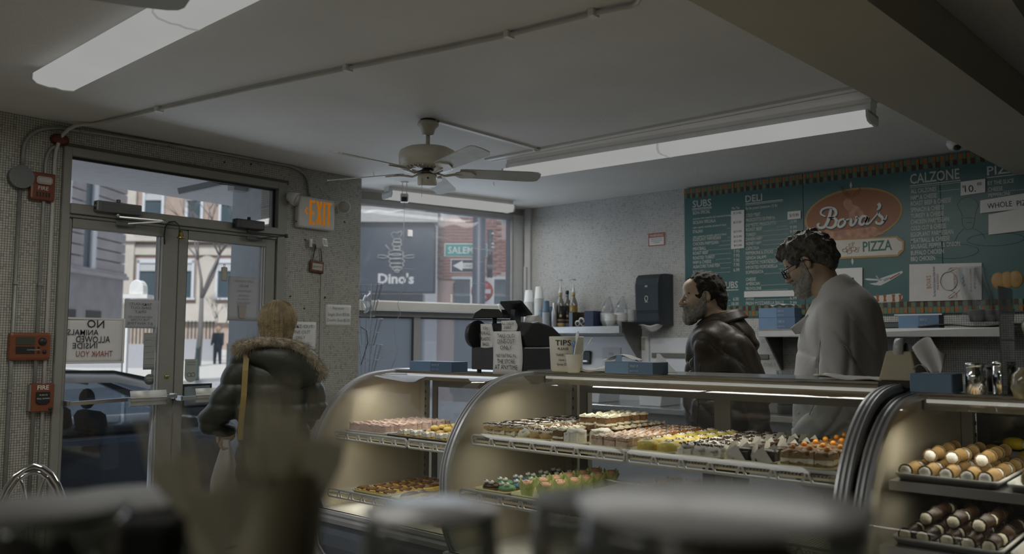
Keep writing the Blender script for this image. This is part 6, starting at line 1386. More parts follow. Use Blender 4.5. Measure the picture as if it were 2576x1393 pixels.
X_ = 2.97; y0_, y1_ = bb(2289, 975, X_), bb(2395, 975, X_)
t = thing('tissue_box', 'blue tissue box with a white tissue standing up, on the right case', 'tissue box', (X_ + .065, (y0_ + y1_) / 2, ZRT + .002)); hy = (y0_ - y1_) / 2
MB().box(-.065, .065, -hy, hy, 0, .062).build('carton', m_bbox, t, bevel=.002); MB().box(-.064, .066, -hy - .001, -hy + .004, .002, .06).build('end_panel', m_bboxd, t)
MB().lathe([(0, .0622), (.03, .0622), (.03, .063), (0, .063)], (0, 0, 0), 18, sx=.9, sy=1.5).build('slot', m_paper, t)
def tis(u, v): a = (u - .5) * 2; wv = .016 + .034 * v ** .7; return (.012 * math.sin(a * 4 + v * 3), -a * wv * (1.15 if a < 0 else .9) + .012 * v, .062 + (.105 + .022 * math.sin(u * 5)) * v - .02 * abs(a) * v)
MB().grid(tis, 14, 12).build('tissue', mt('tissue_white', (.74, .74, .73), .8), t, solid=.0006)
MB().grid(lambda u, v: (-.012 + .024 * v, .02 + .05 * u, .062 + .030 * math.sin(u * PI * .9) ** .7 - .002), 8, 4).build('tissue_fold', mt('tissue_white', (.74, .74, .73)), t, solid=.0006)
for i, (px, X_, r_, h_, lb) in enumerate(((2456, 3.0, .030, .098, 'shiny cylindrical metal shaker beside the blue tissue box'), (2528, 3.08, .034, .102, 'second shiny metal shaker, half behind the clear stand'), (2500, 3.2, .02, .085, 'small dark glass shaker between the metal shakers'))):
    t = thing('metal_shaker', lb, 'shaker', (X_, bb(px, 985, X_), ZRT + .002)); MB().lathe([(0, 0), (r_, 0), (r_, h_ * .86), (r_ * .94, h_ * .87), (r_ * .94, h_ * .9), (r_ * 1.03, h_ * .91), (r_ * 1.03, h_), (0, h_ + .002)], (0, 0, 0), 28).build('shaker', m_chrome if i < 2 else m_black, t)
X_ = 2.95; ya_ = bb(2522, 985, X_)
t = thing('clear_stand', 'tall clear acrylic stand holding bagged goods at the right edge of the counter', 'display stand', (X_ + .1, ya_ - .12, ZRT + .002)); m_ac = glass('acrylic', (.82, .84, .82), 1.6, .06)
MB().box(-.1, .1, .118, .122, 0, .34).box(-.1, .1, -.12, -.116, 0, .34).box(-.1, .1, -.116, .118, 0, .006).box(-.1, .1, -.116, .118, .17, .174).build('panels', m_ac, t, bevel=0)
for i, (y, z) in enumerate(((.05, .008), (-.04, .008), (.04, .176), (-.05, .176))):
    g = thing('bagged_goods', ('lower left', 'lower right', 'upper left', 'upper right')[i] + ' cellophane bag of goods in the clear stand', 'bag', (X_ + .1, ya_ - .12 + y, ZRT + .003 + z), 0, 'cellophane bags in the clear stand'); blob((0, 0, .035), (.06, .04, .04), 14, .1, i).build('bag', mt('bag_goods', (.42, .36, .26), .25, var=.4, scale=30), g); MB().box(-.061, -.059, -.02, .02, .02, .05).build('label', m_paper, g)
# large glass jar cut by the right edge
t = thing('glass_jar', 'large glass jar of dried goods cut by the right edge of the picture', 'jar', (2.86, bb(2592, 985, 2.86), ZRT + .002)); MB().lathe([(0, 0), (.04, 0), (.05, .03), (.045, .07), (.03, .085), (.03, .09), (0, .092)], (0, 0, 0), 22).build('jar', mt('jar_goods', (.30, .27, .17), .12, var=.4, scale=40), t)
# ================================================================ street outside
VD = Vector((math.sin(YAW), math.cos(YAW), 0)); VR = Vector((math.cos(YAW), -math.sin(YAW), 0))
def gz(p): return -.34 + .019 * max(0, (Vector((p[0], p[1], 0)).dot(VD) - 8))
mb = MB(); v = []
for s in (5.0, 8, 90): 
    for u in (-70, 70): p = VD * s + VR * u; v.append((p.x, p.y, -.34 + .019 * max(0, s - 8)))
mb.add(v, [(0, 1, 3, 2), (2, 3, 5, 4)], 0); 
# keep the street outside the shop: cut as three strips
mb = MB()
def gp_(x, y): return (x, y, gz((x, y)))
NX = 12
xs_ = [-20, -8, 0, 6.36, 14, 24, 40, 60, 80]; ys_ = [5.52, 6.9, 10, 16, 26, 40, 60, 80]
for i in range(len(xs_) - 1):
    for j in range(len(ys_) - 1): mb.add([gp_(xs_[i], ys_[j]), gp_(xs_[i + 1], ys_[j]), gp_(xs_[i + 1], ys_[j + 1]), gp_(xs_[i], ys_[j + 1])], [(0, 1, 2, 3)], 0)
for i in range(3, len(xs_) - 1): mb.add([gp_(xs_[i], -6), gp_(xs_[i + 1], -6), gp_(xs_[i + 1], 5.52), gp_(xs_[i], 5.52)], [(0, 1, 2, 3)], 0)
struct(mb.build('street', mt('asphalt', (.38, .39, .42), .85, var=.1, scale=1.2, bump=.2, bscale=30), loc=(0, 0, 0)))
ob = MB().prism([(-8, 5.5), (3.9, 5.5), (6.35, 5.35), (9, 5.2), (9, 6.4), (6.4, 6.75), (-8, 6.75)], -.34, -.12, 'Z').build('sidewalk', mt('concrete', (.42, .42, .42), .85, var=.08, scale=2)); struct(ob)
mb = MB(); p0 = [dep(px, py, d) for px, py, d in ((100, 1000, 22), (318, 1000, 24), (640, 1000, 30), (900, 1000, 36))]; q0 = [dep(px, py, d) for px, py, d in ((100, 1000, 60), (318, 1000, 60), (640, 1000, 60), (900, 1000, 70))]
for i in range(3):
    a, b, c, d = p0[i], p0[i + 1], q0[i + 1], q0[i]; mb.add([(p.x, p.y, gz(p) + .12) for p in (a, b, c, d)] + [(p.x, p.y, gz(p)) for p in (a, b)], [(0, 1, 2, 3), (4, 5, 1, 0)], 0)
struct(mb.build('far_sidewalk', mt('concrete_pale', (.60, .59, .57), .85, var=.06), recalc=False))
# white soffit and side panel of the entrance recess
ob = MB().prism([(.6, 5.52), (4.3, 5.52), (4.5, 7.55), (3.0, 7.42), (1.6, 7.05), (.6, 6.9)], 2.72, 2.9, 'Z').build('entrance_soffit', mt('soffit_white', (.74, .76, .80), .6)); struct(ob)
ob = MB().box(3.62, 3.70, 5.52, 6.32, -.12, 2.72).build('entrance_side_panel', mt('panel_pale_blue', (.62, .68, .72), .6)); struct(ob)
q = onX(603, 515, 3.6); ob = MB().bar((3.55, q.y, 2.70), (3.2, q.y + .25, 2.58), .05, .05).box(3.5, 3.62, q.y - .08, q.y + .02, 2.6, 2.72).build('awning_arm', m_framel); tag(ob, 'white awning arm under the soffit outside the right door', 'awning arm')
ob = MB().tube([onY(162, 391, 5.6) + Vector((-.05, 0, .3)), onY(162, 391, 5.6), onY(300, 412, 5.6), onY(450, 436, 5.6), onY(560, 462, 5.6), onY(690, 476, 5.6)], .008, 5).build('outdoor_cable', m_black); tag(ob, 'black cable sagging along the soffit outside the transom', 'cable')

# ---- grey stone building at the left
TH = R(90 - 50.5); SD = Vector((math.cos(TH), math.sin(TH), 0)); SN = Vector((math.sin(TH), -math.cos(TH), 0))
E0 = dep(318, 858, 45); E0.z = 0
def onF(px, py):
    d = ray(px, py); t = (E0 - C0).dot(SN) / d.dot(SN); p = C0 + d * t; return ((p - E0).dot(SD), p.z)
t = thing('stone_building', 'grey stone building with tall dark windows seen through the left door', 'building', E0, TH)
m_st = mt('grey_stone', (.34, .33, .35), .85, var=.1, scale=1.5); m_st2 = mt('grey_stone_dark', (.27, .27, .29), .85, var=.1, scale=1.5); m_win = mt('far_window_glass', (.07, .10, .12), .15, spec=.8)
wz0 = onF(257, 673)[1]; ledge = onF(300, 701)[1]
wins = [(onF(168, 600)[0], onF(190, 600)[0]), (onF(225, 600)[0], onF(257, 600)[0])]
wins = [(wins[0][0] - .3, wins[0][1]), wins[1]]; wins += [(wins[0][0] - 3.2, wins[0][1] - 3.2)]
zt_ = 14.0
MB().box(-30, 0, .5, 12, 0, zt_).box(-30, -.0, .3, .5, 0, ledge).build('wall', m_st2, t)
zc_ = wz0 + .0
k = 0; z = ledge + .35
edges = sorted([x for w_ in wins for x in w_])
spans = []; last = -30
for a, b in sorted(wins): spans.append((last, a)); last = b
spans.append((last, 0))
while z < 12:
    for a, b in spans: MB().box(a, b, .25, .5, z + .02, z + .50).build('stone_course', m_st, t, bevel=.02)
    z += .54
MB().box(-30, .1, .05, .5, ledge, ledge + .18).box(-30, 0.05, .15, .5, ledge + .18, ledge + .35).build('ledge', m_st, t)
for a, b in wins:
    w_ = MB().box(a, b, .46, .49, wz0 - .1, 11).build('window', m_win, t); MB().box(b - .28, b, .28, .46, wz0 - .1, 11).box(a, b, .28, .46, wz0 - .3, wz0 - .1).build('window_frame', mt('far_white_frame', (.62, .65, .70), .6), w_)
for pa, pb in ((165, 205), (231, 268)):
    a, b = onF(pa, 790)[0], onF(pb, 790)[0]; z1 = onF(268, 783)[1]; MB().box(a, b, .27, .31, z1 - .8, z1).build('basement_window', m_black, t)
# ---- pale building facing the door
E1 = dep(305, 858, 60); E1.z = 0
def onG(px, py): d = ray(px, py); s = 60; p = C0 + d * s; return ((p - E1).dot(VR), p.z)
t = thing('brick_building', 'pale stone and brick building with white window frames straight across the street', 'building', E1, -YAW)
m_pale = mt('pale_stone', (.56, .52, .47), .85, var=.08, scale=1); m_brk = mt('far_brick', (.42, .33, .28), .85, var=.12, scale=3)
W1 = 14.5
MB().box(0, W1, .3, 10, 0, 18).build('wall', m_brk, t)
def gbox(px0, py0, px1, py1, y0=.0, y1=.3, mb=None):
    a = onG(px0, py0); b = onG(px1, py1); return (mb or MB()).box(a[0], b[0], y0, y1, b[1], a[1])
gbox(305, 430, 328, 810, 0).build('corner_pier', m_pale, t); gbox(305, 592, 700, 606, -.2).build('cornice', m_pale, t); gbox(305, 560, 700, 592, .1).build('frieze', m_pale, t); gbox(305, 762, 700, 812, 0).build('plinth', m_pale, t); gbox(305, 612, 700, 640, .15).build('band', m_pale, t)
for x0, x1, y0, y1 in ((337, 400, 652, 748), (446, 482, 652, 750), (536, 600, 652, 750), (620, 680, 652, 750), (345, 400, 470, 560), (455, 500, 470, 560), (540, 590, 480, 560)):
    w_ = gbox(x0 + 6, y0 + 8, x1 - 6, y1, .2, .26).build('window', m_win, t); mb = MB(); [gbox(*q, .05, .3, mb) for q in ((x0, y0, x0 + 6, y1), (x1 - 6, y0, x1, y1), (x0, y0 - 3, x1, y0 + 8), (x0 - 3, y1 - 2, x1 + 3, y1 + 3))]; mb.build('window_frame', mt('far_white_frame', (.62, .65, .70)), w_)
    gbox(x0 + 6, y0 + 8, x1 - 6, y0 + 28, .12, .2).build('blind', mt('far_blind', (.5, .52, .53), .7), w_)
a = onG(513, 700); MB().prism([(a[0] - .7, onG(0, 760)[1]), (a[0] + .7, onG(0, 760)[1]), (a[0] + .7, a[1] + 1)] + [(a[0] + .7 * math.cos(g), a[1] + 1 + .7 * math.sin(g)) for g in [i * PI / 8 for i in range(1, 8)]] + [(a[0] - .7, a[1] + 1)], .15, .3, 'Y').build('arched_niche', m_pale, t)
# low white wall, fences, posts
def far(name, label, cat, px, d, group=None, zz=None):
    p = dep(px, 858, d); return thing(name, label, cat, (p.x, p.y, gz(p) + .1 if zz is None else zz), -YAW, group)
m_green = mt('dark_green_iron', (.035, .065, .065), .5); m_lw = mt('low_wall_grey', (.40, .41, .44), .8)
t = far('garden_wall', 'low grey wall with a picket fence on top, beyond the left door', 'wall', 350, 34); MB().box(-3.5, 1.3, 0, .4, 0, 1.0).build('wall', m_lw, t)
f_ = MB(); [f_.box(-3.5 + k * .15, -3.46 + k * .15, .1, .14, 1.0, 1.75) for k in range(32)]; f_.box(-3.5, 1.3, .1, .14, 1.65, 1.7); f_.build('iron_pickets', m_green, t)['kind'] = 'stuff'
t = far('garden_wall', 'second low grey wall with black railings, beyond the right door', 'wall', 455, 41); MB().box(-1.0, 1.6, 0, .4, 0, 1.1).build('wall', m_lw, t)
f_ = MB(); [f_.box(-1.0 + k * .18, -.95 + k * .18, .1, .14, 1.1, 2.0) for k in range(15)]; f_.box(-1.0, 1.6, .1, .14, 1.9, 1.95); f_.build('iron_pickets', m_green, t)['kind'] = 'stuff'
for px, d, h_, r_, lb in ((315, 24, 1.05, .075, 'green iron bollard nearest the NO ANIMALS sign'), (403 - 8, 30, 1.2, .07, 'green bollard near the door edge, by the sticker column'), (499, 27, 1.1, .06, 'thin dark post left of the two pedestrians'), (575, 30, 1.15, .06, 'dark post in front of the stooping pedestrian')):
    t = far('bollard', lb, 'bollard', px, d, 'bollards along the far pavement'); MB().lathe([(r_ * 1.2, 0), (r_ * 1.2, .1), (r_, .14), (r_, h_ - .12), (r_ * 1.15, h_ - .1), (r_ * 1.1, h_ - .02), (0, h_)], (0, 0, 0), 12).build('post', m_green, t)
t = far('street_lantern', 'white round-topped street fixture seen above the take-out sign', 'street fixture', 340, 11, zz=0); z0 = dep(340, 750, 11).z; z1 = dep(340, 703, 11).z
MB().prism([(-.09, z0 + .05), (.10, z0 + .05), (.10, z1 - .12)] + [(.005 + .095 * math.cos(g), z1 - .12 + .12 * math.sin(g)) for g in [i * PI / 8 for i in range(1, 8)]] + [(-.09, z1 - .12)], -.05, .10, 'Y').build('dome', mt('lantern_white', (.80, .80, .78), .5), t, bevel=.01)
MB().box(-.15, .17, -.08, .12, z0 + .0, z0 + .05).box(-.14, -.10, -.02, .04, -.3, z0).build('stand', mt('lantern_white', (.8, .8, .78)), t)
# bare trees
def tree(label, px, d, h_, seed, n):
    t = far('bare_tree', label, 'tree', px, d); g = random.Random(seed); mb = MB()
    def br(p, dr, L_, r_, lv):
        q = p + dr * L_; mb.tube([p, p + dr * L_ * .5 + Vector((g.uniform(-.05, .05) * L_, 0, 0)), q], [r_, r_ * .8, r_ * .6], 5)
        if lv == 0: return
        for k in range(n): nd = (dr + Vector((g.uniform(-1, 1), g.uniform(-1, 1), g.uniform(.0, .7))) * .75).normalized(); br(q, nd, L_ * g.uniform(.6, .8), r_ * .55, lv - 1)
    br(Vector((0, 0, 0)), Vector((.03, 0, 1)), h_ * .42, h_ * .022, 4); mb.build('branches', mt('bark', (.17, .16, .16), .9), t)
tree('small bare tree in front of the pale building, right door', 543, 46, 3.0, 3, 3); tree('larger bare street tree whose twigs fill the right door glass', 498, 36, 7.0, 5, 3)

# ---- parked car
t = thing('parked_car', 'dark blue parked car with a pale reflecting roof, right outside the doors', 'car', (2.95, 7.95, -.34))
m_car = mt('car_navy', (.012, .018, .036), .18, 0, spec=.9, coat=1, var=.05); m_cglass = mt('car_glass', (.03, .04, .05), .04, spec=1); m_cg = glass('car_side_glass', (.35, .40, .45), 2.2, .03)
HW = .88
def sec(z_, hw): return z_, hw
body = [(-2.45, .38), (-2.48, .62), (-2.35, .90), (-1.9, .97), (1.25, .955), (1.75, .93), (2.35, .80), (2.5, .62), (2.5, .38), (2.2, .22), (-2.2, .22)]
def loft(prof, hws, mb):
    n = len(prof); v = []
    for y, s, dz in hws: v += [(x * s, y, z + dz * (1 if z > .6 else 0)) for x, z in prof]
    k = len(hws); mb.add(v, [(i * n + j, i * n + (j + 1) % n, (i + 1) * n + (j + 1) % n, (i + 1) * n + j) for i in range(k - 1) for j in range(n)], 0, True)
    o = len(mb.v) - len(v); mb.f.append(tuple(o + j for j in range(n))[::-1]); mb.f.append(tuple(o + (k - 1) * n + j for j in range(n))); mb.mi += [0, 0]; mb.sm += [False, False]; return mb
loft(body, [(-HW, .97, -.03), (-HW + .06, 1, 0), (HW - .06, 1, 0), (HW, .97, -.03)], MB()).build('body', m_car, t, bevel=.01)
MB().box(-2.2, 1.9, -HW - .006, -HW + .01, .87, .935).build('painted_belt_highlight', mt('car_belt_sheen', (.10, .14, .22), .15, .3, coat=1), t, bevel=.01)  # paler strip, the highlight along the belt line put into its colour
roofp = [(-1.9, .97), (-1.45, 1.25), (-1.0, 1.41), (-.4, 1.47), (.15, 1.455), (.55, 1.36), (1.0, 1.17), (1.38, .965)]
def strip(y0, y1, zoff, r0, r1, th):
    mb = MB(); P_ = roofp[r0:r1 + 1]; up = [(x, z) for x, z in P_]; lo_ = [(x, z - th) for x, z in P_][::-1]; return up + lo_
MB().prism(strip(0, 0, 0, 2, 5, .035), -HW + .20, HW - .20, 'Y').build('roof', mt('car_roof_sky_tone', (.50, .48, .44), .3, .2, coat=1), t, bevel=.008)  # pale colour stands in for sky reflected in the navy roof
mb = MB()
for s in (-1, 1):
    Q = roofp[1:6]; rows = [(.66, 0.0), (.72, -.012), (.78, -.04), (.815, -.085)]
    vv = [(x, s * y, z + dz) for x, z in Q for y, dz in rows]; k_ = len(rows)
    mb.add(vv, [(i * k_ + j, i * k_ + j + 1, (i + 1) * k_ + j + 1, (i + 1) * k_ + j) for i in range(len(Q) - 1) for j in range(k_ - 1)], 0, True)
mb.build('roof_rail', mt('car_roof_sky_tone', (.36, .34, .31)), t)  # roof sides carry the same painted sky reflection
MB().prism(strip(0, 0, 0, 5, 7, .012), -HW + .2, HW - .2, 'Y').build('windshield', m_cg, t); MB().prism(strip(0, 0, 0, 0, 2, .012), -HW + .2, HW - .2, 'Y').build('rear_window', m_cg, t)
for s in (-1, 1):
    ya, yb = s * (HW - .04), s * (HW - .20)
    mb = MB()
    for (xa_, za), (xb_, zb_) in (((-1.9, .97), (-1.45, 1.25)), ((-1.45, 1.25), (-1.0, 1.40)), ((-1.0, 1.40), (-.4, 1.455)), ((-.4, 1.455), (.15, 1.445)), ((.15, 1.445), (.55, 1.355)), ((.55, 1.355), (1.38, .965))):
        mb.bar((xa_, ya + (yb - ya) * (za - .95) / .5, za), (xb_, ya + (yb - ya) * (zb_ - .95) / .5, zb_), .05, .05)
    mb.bar((-.35, ya, .96), (-.28, yb, 1.45), .09, .03).bar((-1.25, ya, .96), (-1.0, yb, 1.38), .13, .03); mb.build('pillars', m_black if s > 0 else mt('pillar_grey', (.05, .06, .07), .3), t)
    MB().add([(-1.7, ya, .97), (1.3, ya, .965), (.5, yb, 1.35), (.1, yb, 1.43), (-.5, yb, 1.44), (-1.0, yb, 1.38), (-1.45, (ya + yb) / 2, 1.22)], [(0, 1, 2, 3, 4, 5, 6)], 0).build('side_glass', m_cg, t, recalc=False)
    for x in (-1.5, 1.6):
        w_ = MB().lathe([(.0, -.10), (.30, -.10), (.33, -.07), (.33, .07), (.30, .10), (0, .10)], (x, s * (HW - .08), .33), 24, axis='Y').build('wheel', m_black, t); MB().lathe([(0, -.11), (.2, -.11), (.2, .11), (0, .11)], (x, s * (HW - .08), .33), 16, axis='Y').build('hub', m_alu, w_)
for x in (-.95, .15):
    for y in (-.38, .38):
        st = MB().box(x - .08, x + .05, y - .22, y + .22, .6, 1.12, rot=(0, R(-10), 0)).build('seat', mt('car_seat', (.10, .10, .11), .7), t, bevel=.04); MB().ell((x - .08, y, 1.22), (.05, .13, .09), 12).build('headrest', mt('car_seat', (.1, .1, .11)), st)
MB().tube([(-1.35, 0, 1.30), (-1.30, 0, 1.36), (-1.12, 0, 1.45), (-1.05, 0, 1.42)], [.03, .022, .012, .02], 6).build('roof_fin', m_alu, t)

# ---- corner seen through the big window
E2 = dep(907, 858, 20)
def onD(px, py, d=20.0): p = C0 + ray(px, py) * d; o = dep(907, 858, d); return ((p - o).dot(VR), p.z)
def fbox(mb, d, px0, py0, px1, py1, y0, y1): a = onD(px0, py0, d); b = onD(px1, py1, d); return mb.box(a[0], b[0], y0, y1, b[1], a[1])
t = thing('restaurant_front', 'dark navy restaurant front with a white striped emblem and name, across the corner', 'building', (E2.x, E2.y, 0), -YAW)
m_navy = mt('navy_awning', (.045, .06, .085), .6, var=.1); m_dw = mt('emblem_white', (.62, .63, .62), .6); m_brick = mt('red_brick', (.30, .16, .14), .85, var=.12, scale=6); m_br2 = mt('mortar', (.40, .30, .28), .9)
fbox(MB(), 20, 700, 556, 1090, 735, 0, .5).build('sign_board', m_navy, t, bevel=.02); fbox(MB(), 20, 700, 515, 1100, 556, -.1, .6).build('cornice', mt('cornice_grey', (.5, .5, .48), .7), t)
fbox(MB(), 20, 700, 735, 1058, 1050, .3, .8).build('shop_window', m_win, t); fbox(MB(), 20, 700, 300, 1100, 515, .3, .8).build('upper_wall', m_brick, t)
a = onD(949, 708); b = onD(1040, 716); letters([("Dino's", a[0], a[1] - .03, .23, 'l', b[0] - a[0])], m_dw, t, 'name_lettering', -.01, offset=.035)
mb = MB(); S_ = lambda px, py: (onD(px, py)[0], -.012, onD(px, py)[1])
for cx_, cy_, rx, ry in ((997, 603, 10, 5), (996, 612, 12, 6), (996, 622, 9, 4), (994, 634, 19, 7), (994, 643, 20, 7), (996, 655, 20, 7), (996, 666, 18, 6), (997, 674, 12, 5), (997, 680, 6, 4)):
    mb.tube([S_(cx_ + rx * math.cos(g), cy_ + ry * math.sin(g)) for g in [i * PI / 10 for i in range(20)]], .022, 5, closed=True, flat=.4)
mb.tube([S_(*p) for p in ((988, 598), (981, 586), (986, 581), (997, 583), (1006, 578), (1009, 584), (1003, 595))], .020, 5, flat=.4)
for s in (-1, 1): mb.tube([S_(994 + s * g, 643 + dy) for g, dy in ((20, 0), (32, -3), (45, -4), (46, 3), (32, 5), (22, 3))], .020, 5, closed=True, flat=.4)
mb.tube([S_(978, 627), S_(967, 613)], .008, 4); mb.build('emblem', m_dw, t)
t2 = thing('brick_corner_building', 'red brick corner building with a grey shopfront behind the street signs', 'building', (E2.x, E2.y, 0), -YAW)
def dbox(mb, px0, py0, px1, py1, y0, y1): return fbox(mb, 20, px0, py0, px1, py1, y0, y1)
dbox(MB(), 1088, 540, 1330, 690, 1.2, 2).build('wall', m_br2, t2); dbox(MB(), 1088, 690, 1136, 1050, 1.2, 2).build('wall_pier', m_br2, t2)
a = onD(1088, 540); b = onD(1215, 692); z = b[1]; i = 0
while z < a[1] + .1:
    for k in range(8): 
        x = a[0] + k * .235 + (.118 if i % 2 else 0)
        if x + .22 < b[0] + .5: MB().box(x, x + .222, 1.17, 1.2, z, z + .068).build('brick', m_brick, t2)
    z += .08; i += 1
a2 = onD(1238, 590); b2 = onD(1300, 668); z = b2[1]; i = 0
while z < a2[1]:
    for k in range(3): x = a2[0] + k * .235 + (.118 if i % 2 else 0); MB().box(x, x + .222, 1.17, 1.2, z, z + .068).build('brick', m_brick, t2)
    z += .08; i += 1
dbox(MB(), 1136, 690, 1330, 1050, 1.0, 1.2).build('shopfront', mt('shopfront_grey', (.33, .36, .38), .5), t2); dbox(MB(), 1136, 738, 1330, 1050, .9, 1.0).build('shop_window', m_win, t2); dbox(MB(), 1130, 688, 1330, 696, .7, 1.1).build('canopy_edge', mt('canopy_grey', (.42, .46, .48), .5), t2)
dbox(MB(), 1262, 400, 1340, 592, 1.3, 2.2).build('tall_wall', mt('greenish_wall', (.22, .27, .27), .7), t2)
# sign post with street signs
dP = 14.0; pp = dep(1203, 858, dP)
t = thing('street_pole', 'thick dark street pole crossing the big window', 'pole', (pp.x, pp.y, gz(pp)), -YAW); MB().lathe([(.18, 0), (.15, .4), (.115, .5), (.10, 6)], (0, 0, 0), 18).build('shaft', mt('pole_navy', (.05, .065, .09), .45), t)
d2 = 15.6; p2 = dep(1231, 858, d2)
t = thing('sign_post', 'slimmer dark post with white caps carrying the traffic signs', 'post', (p2.x, p2.y, gz(p2)), -YAW); MB().cyl((0, 0, 0), (0, 0, dep(1231, 575, d2).z - gz(p2)), .055, n=12).build('shaft', mt('post_grey', (.10, .12, .14), .4, .4), t)
for py in (587, 613, 622): MB().lathe([(.0, .05), (.04, .03), (.055, 0), (0, 0)], (.03, 0, dep(1231, py, d2).z - gz(p2)), 12).build('cap', m_cup, t)
def sgn(name, label, px0, py0, px1, py1, d=15.5):
    a = dep(px0, py0, d); b = dep(px1, py1, d); w_ = (b - a).dot(VR); h_ = a.z - b.z; return thing(name, label, 'street sign', (a.x, a.y, b.z), -YAW), w_, h_
t, w_, h_ = sgn('street_name_sign', 'green street name sign reading SALEM, half behind the thick pole', 1118, 612, 1226, 646); MB().box(w_ - .2, w_ + .1, .01, .12, h_ * .4, h_ * .6).build('bracket', m_steel, t)
MB().box(0, w_, 0, .01, 0, h_).build('plate', m_dw, t, bevel=.004); MB().box(.015, w_ - .015, -.006, 0, .015, h_ - .015).build('green_field', mt('sign_green', (.05, .27, .24), .5), t, bevel=.002); letters([('SALEM ST', .07, h_ * .25, h_ * .5, 'l', w_ * .88)], m_dw, t, 'lettering', -.008, offset=.01)
t, w_, h_ = sgn('one_way_sign', 'black and white ONE WAY arrow sign behind the thick pole', 1134, 651, 1222, 686); MB().box(w_ - .2, w_ + .12, .01, .12, h_ * .4, h_ * .6).build('bracket', m_steel, t)
MB().box(0, w_, 0, .01, 0, h_).build('plate', m_dw, t, bevel=.004); MB().box(.015, w_ - .015, -.006, 0, .015, h_ - .015).build('black_field', mt('sign_dark', (.03, .035, .05), .5), t, bevel=.002)
MB().prism([(.04, h_ / 2), (.22, h_ * .88), (.22, h_ * .7), (w_ - .05, h_ * .7), (w_ - .05, h_ * .3), (.22, h_ * .3), (.22, h_ * .12)], -.010, -.006, 'Y').build('arrow', m_dw, t); letters([('ONE WAY', .24, h_ * .38, h_ * .24, 'l', w_ * .55)], mt('sign_dark', (.03, .035, .05)), t, 'lettering', -.012)
t, w_, h_ = sgn('do_not_enter_sign', 'red and white DO NOT ENTER sign at the foot of the sign post', 1183, 698, 1243, 766); MB().box(w_ * .7, w_ * .9, .01, .12, h_ * .4, h_ * .6).build('bracket', m_steel, t)
MB().box(0, w_, 0, .01, 0, h_).build('plate', m_dw, t); MB().lathe([(0, -.006), (w_ * .46, -.006), (w_ * .46, 0), (0, 0)], (w_ / 2, 0, h_ / 2), 32, axis='Y').build('red_disc', mt('sign_red', (.42, .06, .06), .5), t); MB().box(w_ * .14, w_ * .86, -.010, -.006, h_ * .41, h_ * .57).build('white_bar', m_dw, t)
letters([('DO NOT', w_ / 2, h_ * .66, h_ * .10, 'c', w_ * .5), ('ENTER', w_ / 2, h_ * .22, h_ * .10, 'c', w_ * .4)], m_dw, t, 'lettering', -.008)
# ================================================================ people
m_skin = mt('skin_warm', (.47, .345, .24), .5, var=.08, scale=18, bump=.1, bscale=120); m_hairb = mt('hair_dark_brown', (.020, .014, .009), .75, var=.5, scale=60, bump=.5, bscale=160)
m_hairg = mt('hair_salt_pepper', (.085, .078, .060), .5, var=.55, scale=45, bump=.7, bscale=150); m_beard = mt('beard_grey', (.30, .28, .24), .7, var=.35, scale=60, bump=.8, bscale=220); m_bearddk = mt('beard_brown', (.12, .10, .07), .7, var=.4, scale=60, bump=.6, bscale=220)
m_leather = mt('brown_leather', (.050, .040, .029), .46, var=.2, scale=7, bump=.25, bscale=30, spec=.5); m_shirt = mt('navy_shirt', (.010, .014, .022), .7); m_coatw = mt('white_coat_cloth', (.64, .63, .62), .8, var=.04, scale=5, bump=1.0, bscale=6)
m_eyew = mt('eye_white', (.55, .52, .48), .3); m_iris = mt('eye_iris', (.06, .04, .02), .2); m_lip = mt('lip', (.30, .14, .10), .5)
def hm(loc, yaw=0, pitch=0, roll=0, s=1): return Matrix.Translation(loc) @ Euler((R(roll), R(pitch), R(yaw))).to_matrix().to_4x4() @ Matrix.Scale(s, 4)
